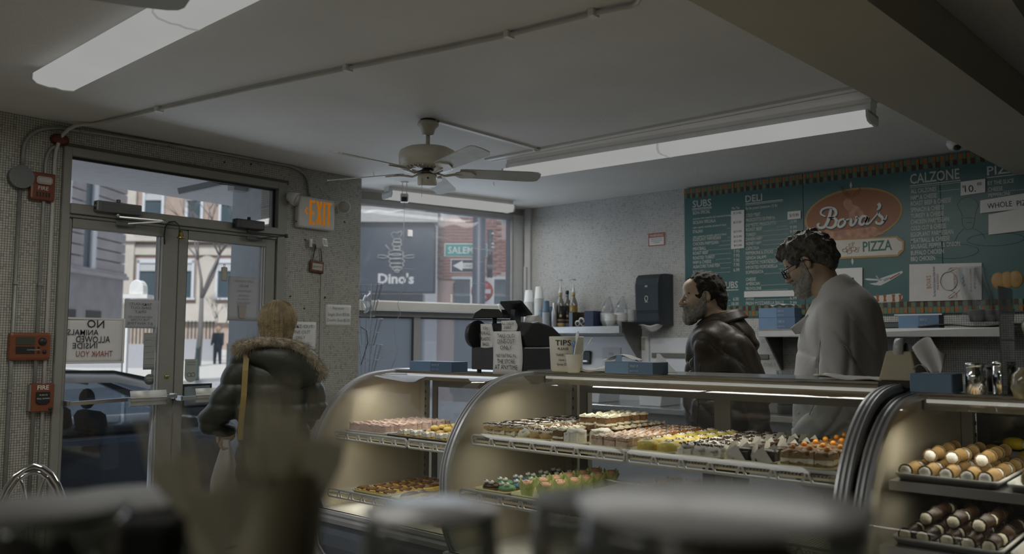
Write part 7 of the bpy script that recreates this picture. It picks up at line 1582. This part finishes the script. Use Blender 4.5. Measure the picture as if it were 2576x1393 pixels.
# head local frame: face towards -x, y sideways, z up; crown .12, chin -.12
def headops(M_, mouth=0.0):
    def T(p): q = M_ @ Vector(p); return (q.x, q.y, q.z)
    s = M_.to_scale()[0]; rot = tuple(M_.to_euler())
    E_ = lambda k, c, r, rr=None: ('e', k, T(c), tuple(x * s for x in r), rot if rr is None else tuple((M_.to_3x3().normalized() @ Euler(rr).to_matrix()).to_euler()))
    Cc = lambda k, a, b, r0, r1: ('c', k, T(a), T(b), r0 * s, r1 * s)
    ops = [E_(0, (.014, 0, .034), (.100, .077, .088)), E_(.03, (-.030, 0, -.030), (.062, .060, .085)), E_(.02, (-.055, 0, .045), (.045, .058, .045))]
    for y in (-1, 1): ops += [Cc(.025, (.005, y * .052, -.055), (-.060, y * .018, -.102 - mouth), .024, .020), E_(.02, (-.062, y * .034, -.028), (.026, .024, .024))]
    ops += [E_(.02, (-.074, 0, -.104 - mouth), (.022, .024, .020)), Cc(.012, (-.086, -.034, .014), (-.086, .034, .014), .011, .011)]
    for y in (-1, 1): ops += [('-e', .012, T((-.104, y * .032, -.003)), tuple(x * s for x in (.024, .017, .013)), rot)]
    ops += [Cc(.008, (-.092, 0, .006), (-.120, 0, -.034), .0075, .0115)]
    for y in (-1, 1): ops += [E_(.006, (-.106, y * .012, -.038), (.013, .009, .009)), E_(.006, (-.078, y * .031, -.002), (.014, .016, .0125))]
    ops += [Cc(.007, (-.094, -.016, -.061), (-.094, .016, -.061), .0065, .0065), Cc(.007, (-.092, -.014, -.077 - mouth), (-.092, .014, -.077 - mouth), .008, .008)]
    if mouth: ops += [('-e', .004, T((-.104, 0, -.069 - mouth * .5)), tuple(x * s for x in (.020, .017, .005 + mouth * .4)), rot)]
    for y in (-1, 1): ops += [E_(.006, (.012, y * .079, -.006), (.019, .008, .031), (0, R(-12), R(y * 18))), ('-e', .004, T((.007, y * .088, -.004)), tuple(x * s for x in (.010, .007, .018)), rot), E_(.004, (.010, y * .080, -.030), (.009, .006, .008))]
    return ops, T, E_, Cc
def beard_solid(name, M_, mouth, th, chin, mats, parent, lo, hi, amp=.003, seed=4):
    ops, T, E_, Cc = headops(M_, mouth); Mi = np.array(M_.inverted()); rr_ = tuple(M_.to_euler())
    ops = ops[:-8] if False else ops
    def f(d, P):
        q = P @ Mi[:3, :3].T.astype(np.float32) + Mi[:3, 3].astype(np.float32); x, z = q[..., 0], q[..., 2]
        zm = np.interp(x, [-.125, -.096, -.086, -.070, -.045, -.016, -.004], [-.047, -.047, -.052, -.056, -.050, -.012, .022]).astype(np.float32)
        d = d - th - .004 * np.clip((-.05 - z) * 20, 0, 1)
        ch = _ell(P, T((-.078, 0, -.108 - mouth)), (.034, .036, chin)); d = _smin(d, ch, .02)
        d = d + amp * nz(P, 170, seed) + amp * .5 * nz(P, 320, seed + 2)
        d = np.maximum(d, (z - zm) * .8); d = np.maximum(d, x - (.002 - .0 * z)); d = np.maximum(d, (x + z * .0 + .9 * (-z - .10)) - .04)
        m = -_ell(P, T((-.106, 0, -.069 - mouth * .5)), (.024, .019, .0065 + mouth * .5)); return np.maximum(d, m)
    return solid(name, ops + [('f', 0, f)], lo, hi, .0038, mats, parent)
def eyes(T, parent, s=1, look=(0, 0)):
    for y in (-1, 1):
        e_ = MB().ell(T((-.0855, y * .0315, -.001)), (.0105 * s,) * 3, 12).build('eye', m_eyew, parent); c = T((-.0945, y * .0315 + look[0], -.003 + look[1])); MB().ell(c, (.0035 * s, .005 * s, .005 * s), 10).build('iris', m_iris, e_)
def hair_solid(name, ops, mats, parent, lo, hi, vox, amp, f, seed=0, f2=None):
    def dis(d, P): return d + amp * nz(P, f, seed) + amp * .5 * nz(P, f * 2.3, seed + 3)
    return solid(name, ops[:-1] + [('f', 0, dis)] + ops[-1:] if False else ops + [('f', 0, dis)], lo, hi, vox, mats, parent)
def person_root(label, px, t_, z=0.0):
    p = dep(px, 860, t_); o = thing('person', label, 'person', (p.x, p.y, z), -azim(px)); return o

# -------- man in the brown leather jacket: local x = picture right, y = away, z = up
t = person_root('bearded man in a brown leather jacket standing behind the counter, facing left', 1800, 4.5)
HB = hm((-.068, 0, 1.640), yaw=12, pitch=-4)
ops, T, E_, Cc = headops(HB, .006)
neck = T((.03, 0, -.06))
ops += [('c', .03, neck, (.055, .0, 1.455), .056, .066), ('e', .06, (.03, .02, 1.25), (.17, .19, .25)), ('e', .05, (.02, .02, 1.0), (.17, .17, .2)), ('c', .05, (.02, .0, .92), (.0, -.02, .5), .10, .075), ('c', .05, (.08, .03, .92), (.08, .05, .5), .10, .075), ('c', .03, (.0, -.02, .5), (.0, -.01, .09), .07, .045), ('c', .03, (.08, .05, .5), (.08, .06, .09), .07, .045), ('e', .02, (-.04, -.01, .05), (.12, .045, .04)), ('e', .02, (.04, .07, .05), (.12, .045, .04))]
solid('body', ops, (-.24, -.24, .0), (.28, .28, 1.79), .007, [m_skin, m_shirt, mt('dark_trousers', (.02, .02, .025), .8)], t, pick=lambda c: np.where(c[:, 2] < .95, 2, np.where(c[:, 2] < 1.44, 1, 0)))
eyes(T, t)
MB().tube([T((-.093, -.014, -.066)), T((-.099, 0, -.064)), T((-.093, .014, -.066))], .0035, 6).build('upper_lip', m_lip, t)
for y in (-1, 1): MB().tube([T((-.092, y * .014, .020)), T((-.090, y * .032, .024)), T((-.076, y * .050, .016))], [.003, .005, .003], 6).build('eyebrow', m_hairb, t)
# hair: receding at the front, long curls at the back
ho = [E_(0, (.020, 0, .040), (.108, .087, .094)), E_(.02, (.092, 0, -.02), (.042, .066, .06)), E_(.02, (.085, 0, -.068), (.034, .058, .034)), ('-e', .01, T((-.105, 0, .035)), (.088, .11, .078), tuple(HB.to_euler())), ('-e', .01, T((-.01, 0, -.10)), (.075, .11, .085), tuple(HB.to_euler())), ('-e', .006, T((.008, -.085, -.012)), (.022, .03, .034), tuple(HB.to_euler())), ('-e', .006, T((.008, .085, -.012)), (.022, .03, .034), tuple(HB.to_euler()))]
hair_solid('hair', ho, m_hairb, t, (-.22, -.16, 1.48), (.12, .16, 1.83), .0045, .0065, 95)
beard_solid('beard', HB, .006, .006, .042, [m_beard, m_bearddk], t, (-.23, -.13, 1.44), (.02, .13, 1.72))
# jacket
def fold(amp, f, ax): 
    def g(d, P): return d + amp * np.sin(P[..., 2] * f + 6 * nz(P, 7, 1)) * np.clip(np.abs(P[..., 0] - ax) * 4, 0, 1)
    return g
jo = [('e', 0, (.035, .02, 1.33), (.195, .215, .22)), ('e', .08, (.03, .02, 1.08), (.21, .21, .28)), ('c', .05, (-.05, -.14, 1.39), (.13, .19, 1.41), .075, .075), ('c', .05, (.06, .01, 1.42), (.05, .0, 1.50), .115, .082),
      ('c', .04, (.12, -.17, 1.36), (.205, -.215, 1.12), .078, .066), ('c', .03, (.205, -.215, 1.12), (.215, -.17, .92), .064, .05), ('c', .03, (.215, -.17, .92), (.10, -.24, .86), .05, .04), ('c', .04, (-.02, .20, 1.36), (-.06, .26, 1.10), .07, .06), ('c', .03, (-.06, .26, 1.10), (-.12, .18, .92), .058, .045),
      ('-e', .02, (-.185, -.085, 1.22), (.075, .065, .30)), ('-c', .012, (.035, .0, 1.62), (.03, .0, 1.40), .066, .060), ('f', 0, lambda d, P: d + .014 * (1 - np.abs(np.sin(P[..., 2] * 15 + P[..., 0] * 12 + 3 * nz(P, 5, 4)))) ** 4 + .003 * nz(P, 17, 2) + .004 * np.sin(P[..., 2] * 60 + 5 * nz(P, 9, 3)) * np.clip((P[..., 0] - .12) * 10, 0, 1))]
J = solid('leather_jacket', jo, (-.26, -.34, .78), (.33, .36, 1.60), .008, m_leather, t)
mb = MB()
def col(u, v):
    a = R(-205 + 230 * u) ; rr_ = .080 + .045 * v; return (.050 + rr_ * math.cos(a) * 1.0, rr_ * .95 * math.sin(a), 1.55 - .062 * v + .022 * math.cos(a) + .015 * v * math.cos(a))
mb.grid(col, 24, 5); mb.build('collar', m_leather, J, solid=.006)
MB().grid(lambda u, v: (-.085 + .03 * u - .03 * v, -.125 + .10 * u - .01, 1.43 - .09 * v - .05 * u * v), 5, 5).build('lapel', m_leather, J, solid=.006)
MB().tube([(.0, -.19, 1.24), (.06, -.198, 1.245), (.12, -.20, 1.24), (.17, -.225, 1.235)], .0025, 5).tube([(-.075, -.145, 1.42), (-.085, -.15, 1.2), (-.10, -.15, .95)], .003, 5).build('seam', mt('leather_edge', (.07, .055, .04), .4), J)
# glasses hooked on the shirt front, laid on whatever surface the chest has there
B_ = t.children[0]
def chest(x, z):
    for ob in (J, B_):
        hit, loc_, _, _ = ob.ray_cast(Vector((x, -.6, z)), Vector((0, 1, 0)))
        if hit: return loc_.y - .006
    return -.12
mb = MB(); ml = MB()
for cx_, cz_ in ((-.118, 1.275), (-.128, 1.21)):
    y_ = chest(cx_, cz_); mb.tube([(cx_ + .019 * math.cos(a), y_, cz_ + .026 * math.sin(a)) for a in [i * PI / 7 for i in range(14)]], .002, 5, closed=True); ml.ell((cx_, y_, cz_), (.018, .003, .025), 12)
hg = mb.build('hooked_glasses', m_chrome, t); ml.build('glasses_lenses', mt('lens_grey', (.09, .11, .11), .1), hg)

# -------- man in the white coat
t = person_root('tall grey-haired man with glasses in a white coat, seen from behind, looking down left', 2080, 3.72, .012)
HC_ = hm((-.070, .015, 1.735), yaw=-14, pitch=-24)
ops, T, E_, Cc = headops(HC_)
ops += [('c', .03, T((.03, 0, -.05)), (.045, .0, 1.50), .060, .072), ('e', .06, (.06, .0, 1.28), (.16, .19, .26)), ('e', .05, (.06, .0, 1.0), (.16, .18, .22)), ('c', .04, (.05, -.08, .95), (.05, -.09, .5), .10, .075), ('c', .04, (.06, .08, .95), (.06, .09, .5), .10, .075), ('c', .03, (.05, -.09, .5), (.06, -.09, .09), .07, .045), ('c', .03, (.06, .09, .5), (.06, .09, .09), .07, .045), ('e', .02, (.0, -.09, .05), (.12, .05, .045)), ('e', .02, (.0, .09, .05), (.12, .05, .045))]
solid('body', ops, (-.26, -.24, .0), (.28, .24, 1.92), .007, [m_skin, mt('dark_trousers', (.02, .02, .025), .8)], t, pick=lambda c: np.where(c[:, 2] < 1.46, 1, 0))
eyes(T, t, look=(0, -.003))
for y in (-1, 1): MB().tube([T((-.094, y * .014, .020)), T((-.092, y * .032, .025)), T((-.078, y * .050, .017))], [.003, .005, .003], 6).build('eyebrow', m_hairg, t)
re = tuple(HC_.to_euler())
ho = [E_(0, (.018, 0, .050), (.116, .092, .096)), E_(.03, (-.050, 0, .088), (.062, .070, .036)), E_(.03, (.082, 0, -.01), (.052, .070, .066)), ('-e', .008, T((-.118, 0, -.015)), (.068, .12, .078), re), ('-e', .01, T((-.015, 0, -.100)), (.085, .12, .085), re), ('-e', .006, T((.008, -.090, -.012)), (.024, .034, .036), re), ('-e', .006, T((.008, .090, -.012)), (.024, .034, .036), re)]
hair_solid('hair', ho, m_hairg, t, (-.26, -.14, 1.54), (.12, .17, 1.93), .0042, .0085, 72, 2)
beard_solid('beard', HC_, .0, .004, .034, mt('beard_pale', (.36, .34, .30), .7, var=.25, scale=70, bump=.8, bscale=240), t, (-.26, -.13, 1.52), (.03, .15, 1.80), .0022)
mb = MB()
for y in (-1, 1): mb.tube([T((-.116 + .004 * abs(math.cos(a)), y * .033 + .025 * math.cos(a), -.004 + .021 * math.sin(a))) for a in [i * PI / 8 for i in range(16)]], .0028, 6, closed=True); mb.tube([T((-.114, y * .058, .006)), T((-.05, y * .084, .004)), T((.012, y * .090, .004)), T((.03, y * .088, -.01))], .0026, 6)
mb.tube([T((-.118, -.008, .0)), T((-.121, 0, .003)), T((-.118, .008, .0))], .0026, 6); gl_ = mb.build('glasses', m_black, t)
mb = MB(); [mb.ell(T((-.116, y * .033, -.004)), (.002, .022, .019), 12) for y in (-1, 1)]; mb.build('lenses', glass('spectacle_glass', (.85, .9, .9), 2.0, .06), gl_)
def coatf(d, P):
    x, y, z = P[..., 0], P[..., 1], P[..., 2]
    k = np.clip((1.54 - z) * 3, 0, 1); a = 1 - np.abs(np.sin(x * 17 + 3.2 * nz(P, 4, 1) - z * 3.5)); b = 1 - np.abs(np.sin(z * 13 + x * 16 + 3 * nz(P, 5, 7))); return d + .020 * a ** 3 * k + .013 * b ** 4 * k + .003 * nz(P, 18, 5) - .004
jo = [('e', 0, (.065, .01, 1.39), (.175, .225, .20)), ('e', .06, (.095, .0, 1.51), (.115, .165, .105)), ('c', .05, (.07, .0, 1.52), (.045, .0, 1.60), .115, .088), ('e', .10, (.055, .0, 1.12), (.205, .22, .30)), ('e', .08, (.045, .0, .88), (.21, .22, .22)), ('c', .05, (.02, -.15, 1.46), (.03, .17, 1.46), .080, .080),
      ('c', .05, (.03, -.19, 1.42), (.055, -.235, 1.14), .084, .074), ('c', .03, (.055, -.235, 1.14), (-.065, -.225, 1.0), .070, .060), ('c', .03, (-.065, -.225, 1.0), (-.16, -.16, .92), .058, .045), ('c', .05, (.03, .2, 1.42), (.0, .26, 1.14), .08, .07), ('c', .03, (.0, .26, 1.14), (-.12, .2, .98), .066, .05),
      ('-c', .012, (.0, .0, 1.72), (.01, .0, 1.56), .075, .062), ('f', 0, coatf)]
J = solid('white_coat', jo, (-.27, -.36, .66), (.32, .38, 1.72), .008, m_coatw, t)
def col2(u, v):
    a = R(-200 + 232 * u); rr_ = .080 + .012 * v; return (.030 + rr_ * math.cos(a) * 1.1 - .004 * v, rr_ * math.sin(a), 1.615 + .05 * math.cos(a) - .062 * v)
MB().grid(col2, 26, 4).build('collar', m_coatw, J, solid=.005)
MB().grid(lambda u, v: (-.075 - .075 * u + .02 * v, -.09 + .03 * u + .02 * v, 1.50 - .06 * u - .075 * v + .05 * u * v), 5, 5).build('lapel', m_coatw, J, solid=.005)
m_seam = mt('coat_seam', (.42, .40, .38), .8)
MB().tube([(-.045, -.19, 1.50), (-.02, -.245, 1.44), (.02, -.275, 1.40), (.075, -.285, 1.36), (.11, -.26, 1.29)], .0028, 5).tube([(-.02, -.165, 1.52), (.06, -.155, 1.53), (.12, -.14, 1.50), (.16, -.15, 1.42)], .0024, 5).tube([(-.02, -.245, 1.44), (-.035, -.26, 1.3), (-.04, -.27, 1.15), (-.10, -.24, 1.02)], .0024, 5).build('seams', m_seam, J)
for z in (1.10, 1.0): MB().ell((-.118, -.245 + (1.1 - z) * .3, z - .02), (.006, .004, .006), 8).build('cuff_button', m_cup, J)
def hand(T_, parent, skin):
    o_ = [('e', 0, (0, 0, 0), (.045, .02, .04))]
    for k in range(4): a = (-.02 + k * .013, 0, -.03); b = (a[0] - .006, -.012, -.068 + .006 * abs(k - 1.5)); o_ += [('c', .006, a, b, .0088, .0078), ('c', .004, b, (b[0] + .004, -.03, b[2] - .014), .0078, .0068)]
    o_ += [('c', .008, (-.03, -.005, .005), (-.05, -.02, -.025), .011, .009), ('c', .004, (-.05, -.02, -.025), (-.045, -.032, -.05), .009, .0075)]
    ob = solid('hand', o_, (-.08, -.06, -.11), (.07, .04, .06), .004, skin, parent); ob.matrix_local = T_; return ob
hand(Matrix.Translation((-.20, -.12, .88)) @ Euler((0, R(50), 0)).to_matrix().to_4x4(), t, m_skin)

# -------- woman in the green hooded coat, from behind
t = person_root('blonde woman from behind in a dark green padded coat with a fur-trimmed hood, leaving', 690, 4.85)
HW_ = hm((.015, -.0, 1.495), yaw=-88, pitch=0)
ops, T, E_, Cc = headops(HW_)
ops += [('c', .03, T((.03, 0, -.06)), (.015, .0, 1.30), .05, .058), ('e', .05, (.02, 0, 1.15), (.16, .10, .22)), ('e', .06, (.02, 0, .90), (.16, .12, .18)), ('c', .04, (-.07, 0, .85), (-.09, .0, .45), .095, .065), ('c', .04, (.11, 0, .85), (.10, .0, .45), .095, .065), ('c', .03, (-.09, 0, .45), (-.09, -.02, .09), .062, .042), ('c', .03, (.10, 0, .45), (.10, -.02, .09), .062, .042), ('e', .02, (-.09, .06, .045), (.045, .12, .042)), ('e', .02, (.10, .06, .045), (.045, .12, .042))]
solid('body', ops, (-.24, -.20, .0), (.26, .22, 1.66), .008, [m_skin, mt('blue_jeans', (.055, .085, .13), .8, var=.2, scale=30)], t, pick=lambda c: np.where(c[:, 2] < 1.25, 1, 0))
eyes(T, t)
m_blond = mt('blonde_hair', (.21, .155, .075), .42, var=.45, scale=22, bump=.6, bscale=120)
def strands(d, P): a = np.arctan2(P[..., 1], P[..., 0] - .015); return d + .0035 * np.sin(a * 34 + 5 * P[..., 2]) + .003 * nz(P, 30, 3)
solid('hair', [('e', 0, (.015, -.005, 1.525), (.098, .108, .095)), ('c', .05, (.012, -.03, 1.49), (.012, -.05, 1.36), .10, .085), ('-e', .01, (.015, .13, 1.47), (.075, .10, .10)), ('f', 0, strands)], (-.14, -.17, 1.26), (.16, .12, 1.64), .005, m_blond, t)
m_olive = mt('olive_padded_cloth', (.032, .036, .026), .42, var=.15, scale=8, bump=.3, bscale=22, spec=.5)
def quilt(d, P):
    z = P[..., 2] + .03 * np.abs(P[..., 0]) + .012 * nz(P, 6, 2); s = np.abs(np.sin(z * PI / .115)); return d - .016 * s ** .6 + .003 * nz(P, 24, 3) + .012
jo = [('e', 0, (.005, 0, 1.12), (.20, .15, .25)), ('e', .08, (.01, 0, .88), (.20, .155, .26)), ('e', .08, (.025, 0, .66), (.215, .165, .24)), ('c', .05, (-.13, 0, 1.265), (.15, 0, 1.265), .085, .085),
      ('c', .04, (-.175, .0, 1.235), (-.265, -.01, 1.02), .082, .078), ('c', .04, (-.265, -.01, 1.02), (-.335, .02, .93), .078, .070), ('c', .03, (-.33, .02, .925), (-.255, .09, .875), .068, .055), ('c', .04, (.18, .0, 1.235), (.235, .02, 1.0), .082, .075), ('c', .03, (.235, .02, 1.0), (.17, .14, .88), .07, .055), ('-c', .01, (.015, .0, 1.5), (.015, 0, 1.34), .06, .05), ('f', 0, quilt)]
CT = solid('padded_coat', jo, (-.44, -.22, .40), (.34, .24, 1.40), .009, m_olive, t)
# hood lying on the back
solid('hood', [('e', 0, (.10, -.12, 1.245), (.165, .085, .115), (0, R(28), 0)), ('e', .05, (.0, -.10, 1.30), (.15, .08, .07)), ('f', 0, lambda d, P: d + .004 * nz(P, 18, 4))], (-.20, -.26, 1.08), (.32, .02, 1.42), .008, m_olive, t)
# fur trim: a thick ring with thousands of short tapering hairs
m_fur = mt('fur_beige', (.34, .29, .21), .8, var=.45, scale=30); g = random.Random(4)
ring = [Vector(p) for p in ((-.185, -.02, 1.335), (-.17, -.10, 1.345), (-.09, -.155, 1.375), (.01, -.17, 1.375), (.11, -.165, 1.355), (.20, -.15, 1.29), (.245, -.12, 1.225), (.25, -.06, 1.20), (.23, .0, 1.25), (.17, .06, 1.34), (.05, .10, 1.37), (-.08, .09, 1.36), (-.16, .04, 1.34))]
def ringp(u):
    n = len(ring); s = (u % 1) * n; i = int(s); f_ = s - i; p0, p1, p2, p3 = ring[(i - 1) % n], ring[i % n], ring[(i + 1) % n], ring[(i + 2) % n]
    return .5 * ((2 * p1) + (p2 - p0) * f_ + (2 * p0 - 5 * p1 + 4 * p2 - p3) * f_ * f_ + (3 * p1 - p0 - 3 * p2 + p3) * f_ ** 3)
RP = [ringp(i / 60) for i in range(60)]
MB().tube(RP, .030, 10, closed=True).build('fur_base', m_fur, t)
mb = MB()
for k in range(5200):
    u = g.random(); i = int(u * 60); p = RP[i]; d = (RP[(i + 1) % 60] - RP[i]).normalized(); x, y = _basis(d); a = g.uniform(0, 2 * PI); n_ = x * math.cos(a) + y * math.sin(a); s = p + n_ * .028 + d * g.uniform(-.012, .012)
    n2 = (n_ + d * g.uniform(-.5, .5) + Vector((0, 0, -.25))).normalized(); L_ = g.uniform(.022, .046); w_ = n2.cross(d).normalized() * .0016 if n2.cross(d).length > .1 else x * .0016
    e_ = s + n2 * L_ + Vector((0, 0, -.006)); mb.add([s - w_, s + w_, e_], [(0, 1, 2)], 0)
mb.build('fur_hairs', m_fur, t, recalc=False)['kind'] = 'stuff'
m_str = mt('yellow_strap', (.28, .20, .05), .5, var=.08)
mb = MB(); pts = [(-.125, .10, 1.33), (-.135, .02, 1.365), (-.148, -.08, 1.34), (-.152, -.155, 1.22), (-.155, -.175, 1.08), (-.165, -.175, .95), (-.17, -.16, .84)]
v = []; 
for p in pts: v += [(p[0] - .014, p[1] - .012, p[2]), (p[0] + .016, p[1] - .014, p[2])]
mb.add(v, [(2 * i, 2 * i + 1, 2 * i + 3, 2 * i + 2) for i in range(len(pts) - 1)], 0); mb.build('bag_strap', m_str, t, solid=.004)
hand(Matrix.Translation((-.245, .07, .845)) @ Euler((0, R(15), R(10))).to_matrix().to_4x4(), t, m_skin)
mb = MB()
p = t.matrix_basis @ Vector((-.25, .055, .5)); pb_ = thing('plastic_bag', 'white plastic carrier bag hanging from the woman\'s left hand', 'bag', p, t.rotation_euler[2])
def bagf(u, v): a = u * 2 * PI; r_ = .018 + .055 * math.sin(min(1, v * 1.15) * PI * .56) ** 1.3; k = 1 + .12 * math.sin(5 * a + 4 * v); return (r_ * k * math.cos(a), r_ * .6 * k * math.sin(a), .32 * (1 - v))
MB().grid(bagf, 28, 16).build('bag', mt('white_plastic', (.62, .60, .58), .35, var=.06), pb_, recalc=False)
# pedestrians far down the street
def walker(label, px, d, lean, col, h_):
    p = dep(px, 858, d); t = thing('person', label, 'person', (p.x, p.y, gz(p) + .1), -YAW, 'far pedestrians'); k = h_ / 1.7
    c = lambda *q: tuple(x * k for x in q)
    solid('body', [('e', 0, c(lean * .9, -.05, 1.60), c(.11, .12, .14)), ('e', .06, c(lean * .5, 0, 1.2), c(.22, .16, .32)), ('e', .08, c(.02, 0, .85), c(.19, .15, .22)), ('c', .04, c(-.09, 0, .8), c(-.12, .0, .05), .10, .06), ('c', .04, c(.09, 0, .8), c(.13, .0, .05), .10, .06), ('c', .04, c(-.2 + lean * .5, 0, 1.38), c(-.26 + lean, -.1, .9), .07, .05), ('c', .04, c(.2 + lean * .5, 0, 1.38), c(.24 + lean, -.12, .9), .07, .05)], (-.6, -.35, 0), (.6, .35, 1.75), .03, [mt('far_coat_' + col[3], col[:3], .8), m_skin], t, pick=lambda c_: np.where(c_[:, 2] > 1.44 * k, 1, 0))
walker('distant pedestrian in a dark coat between the two posts', 548, 38, .02, (.02, .03, .045, 'navy'), 1.7); walker('distant stooping pedestrian in grey, carrying a bag, right of the dark-coated one', 606, 41, -.2, (.10, .12, .15, 'grey'), 1.55)
# ================================================================ foreground
m_fgc = mt('counter_stone', (.22, .21, .18), .4, var=.15, scale=10)
ctr = thing('front_counter', 'dark counter slab close in front of the camera, out of focus', 'counter', (.40, .50, 0))
FZ0 = 1.085
mb = MB().box(-.20, .20, -.75, .75, FZ0 - .04, FZ0); mb.xf(Matrix.Rotation(R(-3), 4, 'Z')); mb.build('countertop', m_fgc, ctr, bevel=.004)
mb = MB().box(-.17, .17, -.72, .72, 0, FZ0 - .04); mb.xf(Matrix.Rotation(R(-3), 4, 'Z')); mb.build('counter_body', mt('counter_wood', (.12, .09, .06), .5), ctr)
m_jar = glass('jar_glass', (.62, .64, .60), 2.2, .18, (.5, .5, .47)); m_lidw = mt('white_jar_lid', (.55, .55, .54), .25, var=.03); m_lidg = mt('grey_jar_lid', (.17, .17, .165), .6); m_cook = mt('jar_biscuits', (.26, .17, .06), .7, var=.5, scale=25)
def jar(label, px, d, r_, top, lid, lidm, cont, fill=.6, dark=False):
    p = dep(px, 1300, d); t = thing('storage_jar', label, 'jar', (p.x, p.y, FZ0)); H = top - FZ0; bh = H - lid
    MB().lathe([(0, 0), (r_ * .95, 0), (r_, .01), (r_, bh * .86), (r_ * .97, bh * .95), (r_ * .95, bh)], (0, 0, 0), 36).build('glass_body', m_jar, t, recalc=False)
    MB().lathe([(r_ * .95, bh), (r_ * 1.0, bh + .001), (r_ * 1.0, bh + lid * .8), (r_ * .96, H), (r_ * .35, H + .002), (0, H + .003)], (0, 0, 0), 36).build('lid', lidm, t)
    g = random.Random(px); mb = MB(); n = 0
    while n < 26:
        x, y = g.uniform(-r_, r_) * .7, g.uniform(-r_, r_) * .7; z = g.uniform(.015, bh * fill); mb.ell((x, y, z), (r_ * .26, r_ * .22, r_ * .14), 8, rot=(g.random() * 3, g.random() * 3, 0)); n += 1
    ob = mb.build('biscuits', cont, t); ob['kind'] = 'stuff'
    return t
jar('large blurred glass jar with a white lid, right of the middle in the foreground', 1815, .50, .086, 1.286, .005, m_lidw, m_cook, .9)
jar('smaller blurred glass jar with a white lid, middle of the foreground', 1085, .56, .046, 1.270, .005, m_lidw, m_cook, .85)
jar('blurred jar with a grey lid at the far left of the foreground', 120, .58, .052, 1.266, .006, m_lidg, mt('dark_jar_goods', (.07, .06, .035), .6, var=.5, scale=20), .9)
jar('blurred glass jar behind the white-lidded ones, half hidden', 1500, .64, .05, 1.262, .006, m_lidg, m_cook, .85)
jar('blurred low jar with a grey lid between the left jar and the cutlery holder', 330, .70, .062, 1.25, .006, m_lidg, mt('dark_jar_goods', (.07, .06, .035), .6), .8)
q = dep(385, 1300, .50); t = thing('black_holder', 'black blurred box standing left of the cutlery holder', 'holder', (q.x, q.y, FZ0), -YAW); MB().box(-.017, .017, -.015, .015, 0, .19).build('box', mt('matte_black', (.006, .006, .006), .8), t, bevel=.004)
# cutlery holder with plastic forks
q = dep(690, 1300, .60); t = thing('cutlery_holder', 'tan blurred cutlery holder full of plastic forks in the foreground', 'holder', (q.x, q.y, FZ0)); m_hold = mt('holder_tan', (.27, .24, .15), .6)
MB().lathe([(0, 0), (.025, 0), (.029, .202), (.027, .202), (.023, .01), (0, .01)], (0, 0, 0), 28).build('holder', m_hold, t)
m_fork = mt('cream_plastic', (.62, .58, .44), .45, var=.05)
def fork(label, px, py, w_=.022, dy=0, base=(0, 0)):
    tip = dep(px, py, .60 + dy); b = Vector((q.x + base[0], q.y + base[1], FZ0 + .05)); f_ = thing('plastic_fork', label, 'fork', b, 0, 'forks in the cutlery holder'); L_ = (tip - b).length; mb = MB()
    mb.prism([(-.006, 0), (.006, 0), (.006, L_ - .075), (w_ / 2, L_ - .05), (w_ / 2, L_ - .035), (-w_ / 2, L_ - .035), (-w_ / 2, L_ - .05), (-.006, L_ - .075)], -.0012, .0012, 'Y')
    for k in range(4): x = -w_ / 2 + k * w_ / 3.6; mb.prism([(x, L_ - .036), (x + w_ * .16, L_ - .036), (x + w_ * .12, L_), (x + w_ * .04, L_)], -.001, .001, 'Y')
    dr = (tip - b).normalized(); xr_ = (VRf - dr * VRf.dot(dr)).normalized(); yr_ = dr.cross(xr_); mt_ = Matrix((xr_, -yr_, dr)).transposed().to_4x4(); mb.xf(mt_); mb.build('fork', m_fork, f_)
VRf = _r0
fork('blurred cream plastic fork standing tallest in the middle of the holder', 698, 945, .030); fork('blurred fork leaning right over the coat', 835, 985, .030, base=(.01, -.012)); fork('blurred fork leaning left against the door glass', 400, 1035, .036, base=(-.012, .012)); fork('blurred upright fork just left of the tallest', 650, 1000, .028, .02)
fork('blurred fork low on the left of the holder', 500, 1110, .034, -.02, (-.01, .01)); fork('blurred fork low on the right of the holder', 775, 1100, .032, .015, (.01, -.005)); fork('blurred short fork at the front of the holder', 600, 1100, .032, -.03); fork('blurred fork behind the tallest one', 740, 1040, .030, .03, (.004, -.004))
# chrome chair
cb = dep(84, 1180, 2.95); t = thing('chrome_chair', 'chrome cafe chair with looped back at the lower left, partly hidden', 'chair', (cb.x, cb.y, 0), -azim(84))
zt_ = cb.z + .01; hw_ = .125
def arch(w2, zb_, ztt, cx_=0, n=14): return [(cx_ - w2, 0, zb_)] + [(cx_ + w2 * math.cos(PI - i * PI / n), 0, zb_ + (ztt - zb_) * (.35 + .65 * math.sin(i * PI / n)) if 0 < i < n else zb_ + (ztt - zb_) * .35) for i in range(n + 1)] + [(cx_ + w2, 0, zb_)]
MB().tube(arch(hw_, .45, zt_), .011, 10).build('back_frame', m_chrome, t); MB().tube(arch(hw_ - .018, .47, zt_ - .018), .008, 8).build('inner_frame', m_chrome, t)
for s in (-1, 1): MB().tube(arch(.045, .50, zt_ - .035, s * .052), .007, 8).build('back_loop', m_chrome, t)
MB().lathe([(0, .43), (.19, .43), (.20, .445), (.19, .47), (0, .475)], (0, -.17, 0), 28).build('seat', mt('chair_vinyl', (.05, .05, .055), .4), t)
for x in (-.14, .14):
    for y in (-.32, -.03): MB().tube([(x * .9, y, .44), (x * 1.15, y * 1.08, .012)], .010, 8).build('leg', m_chrome, t)
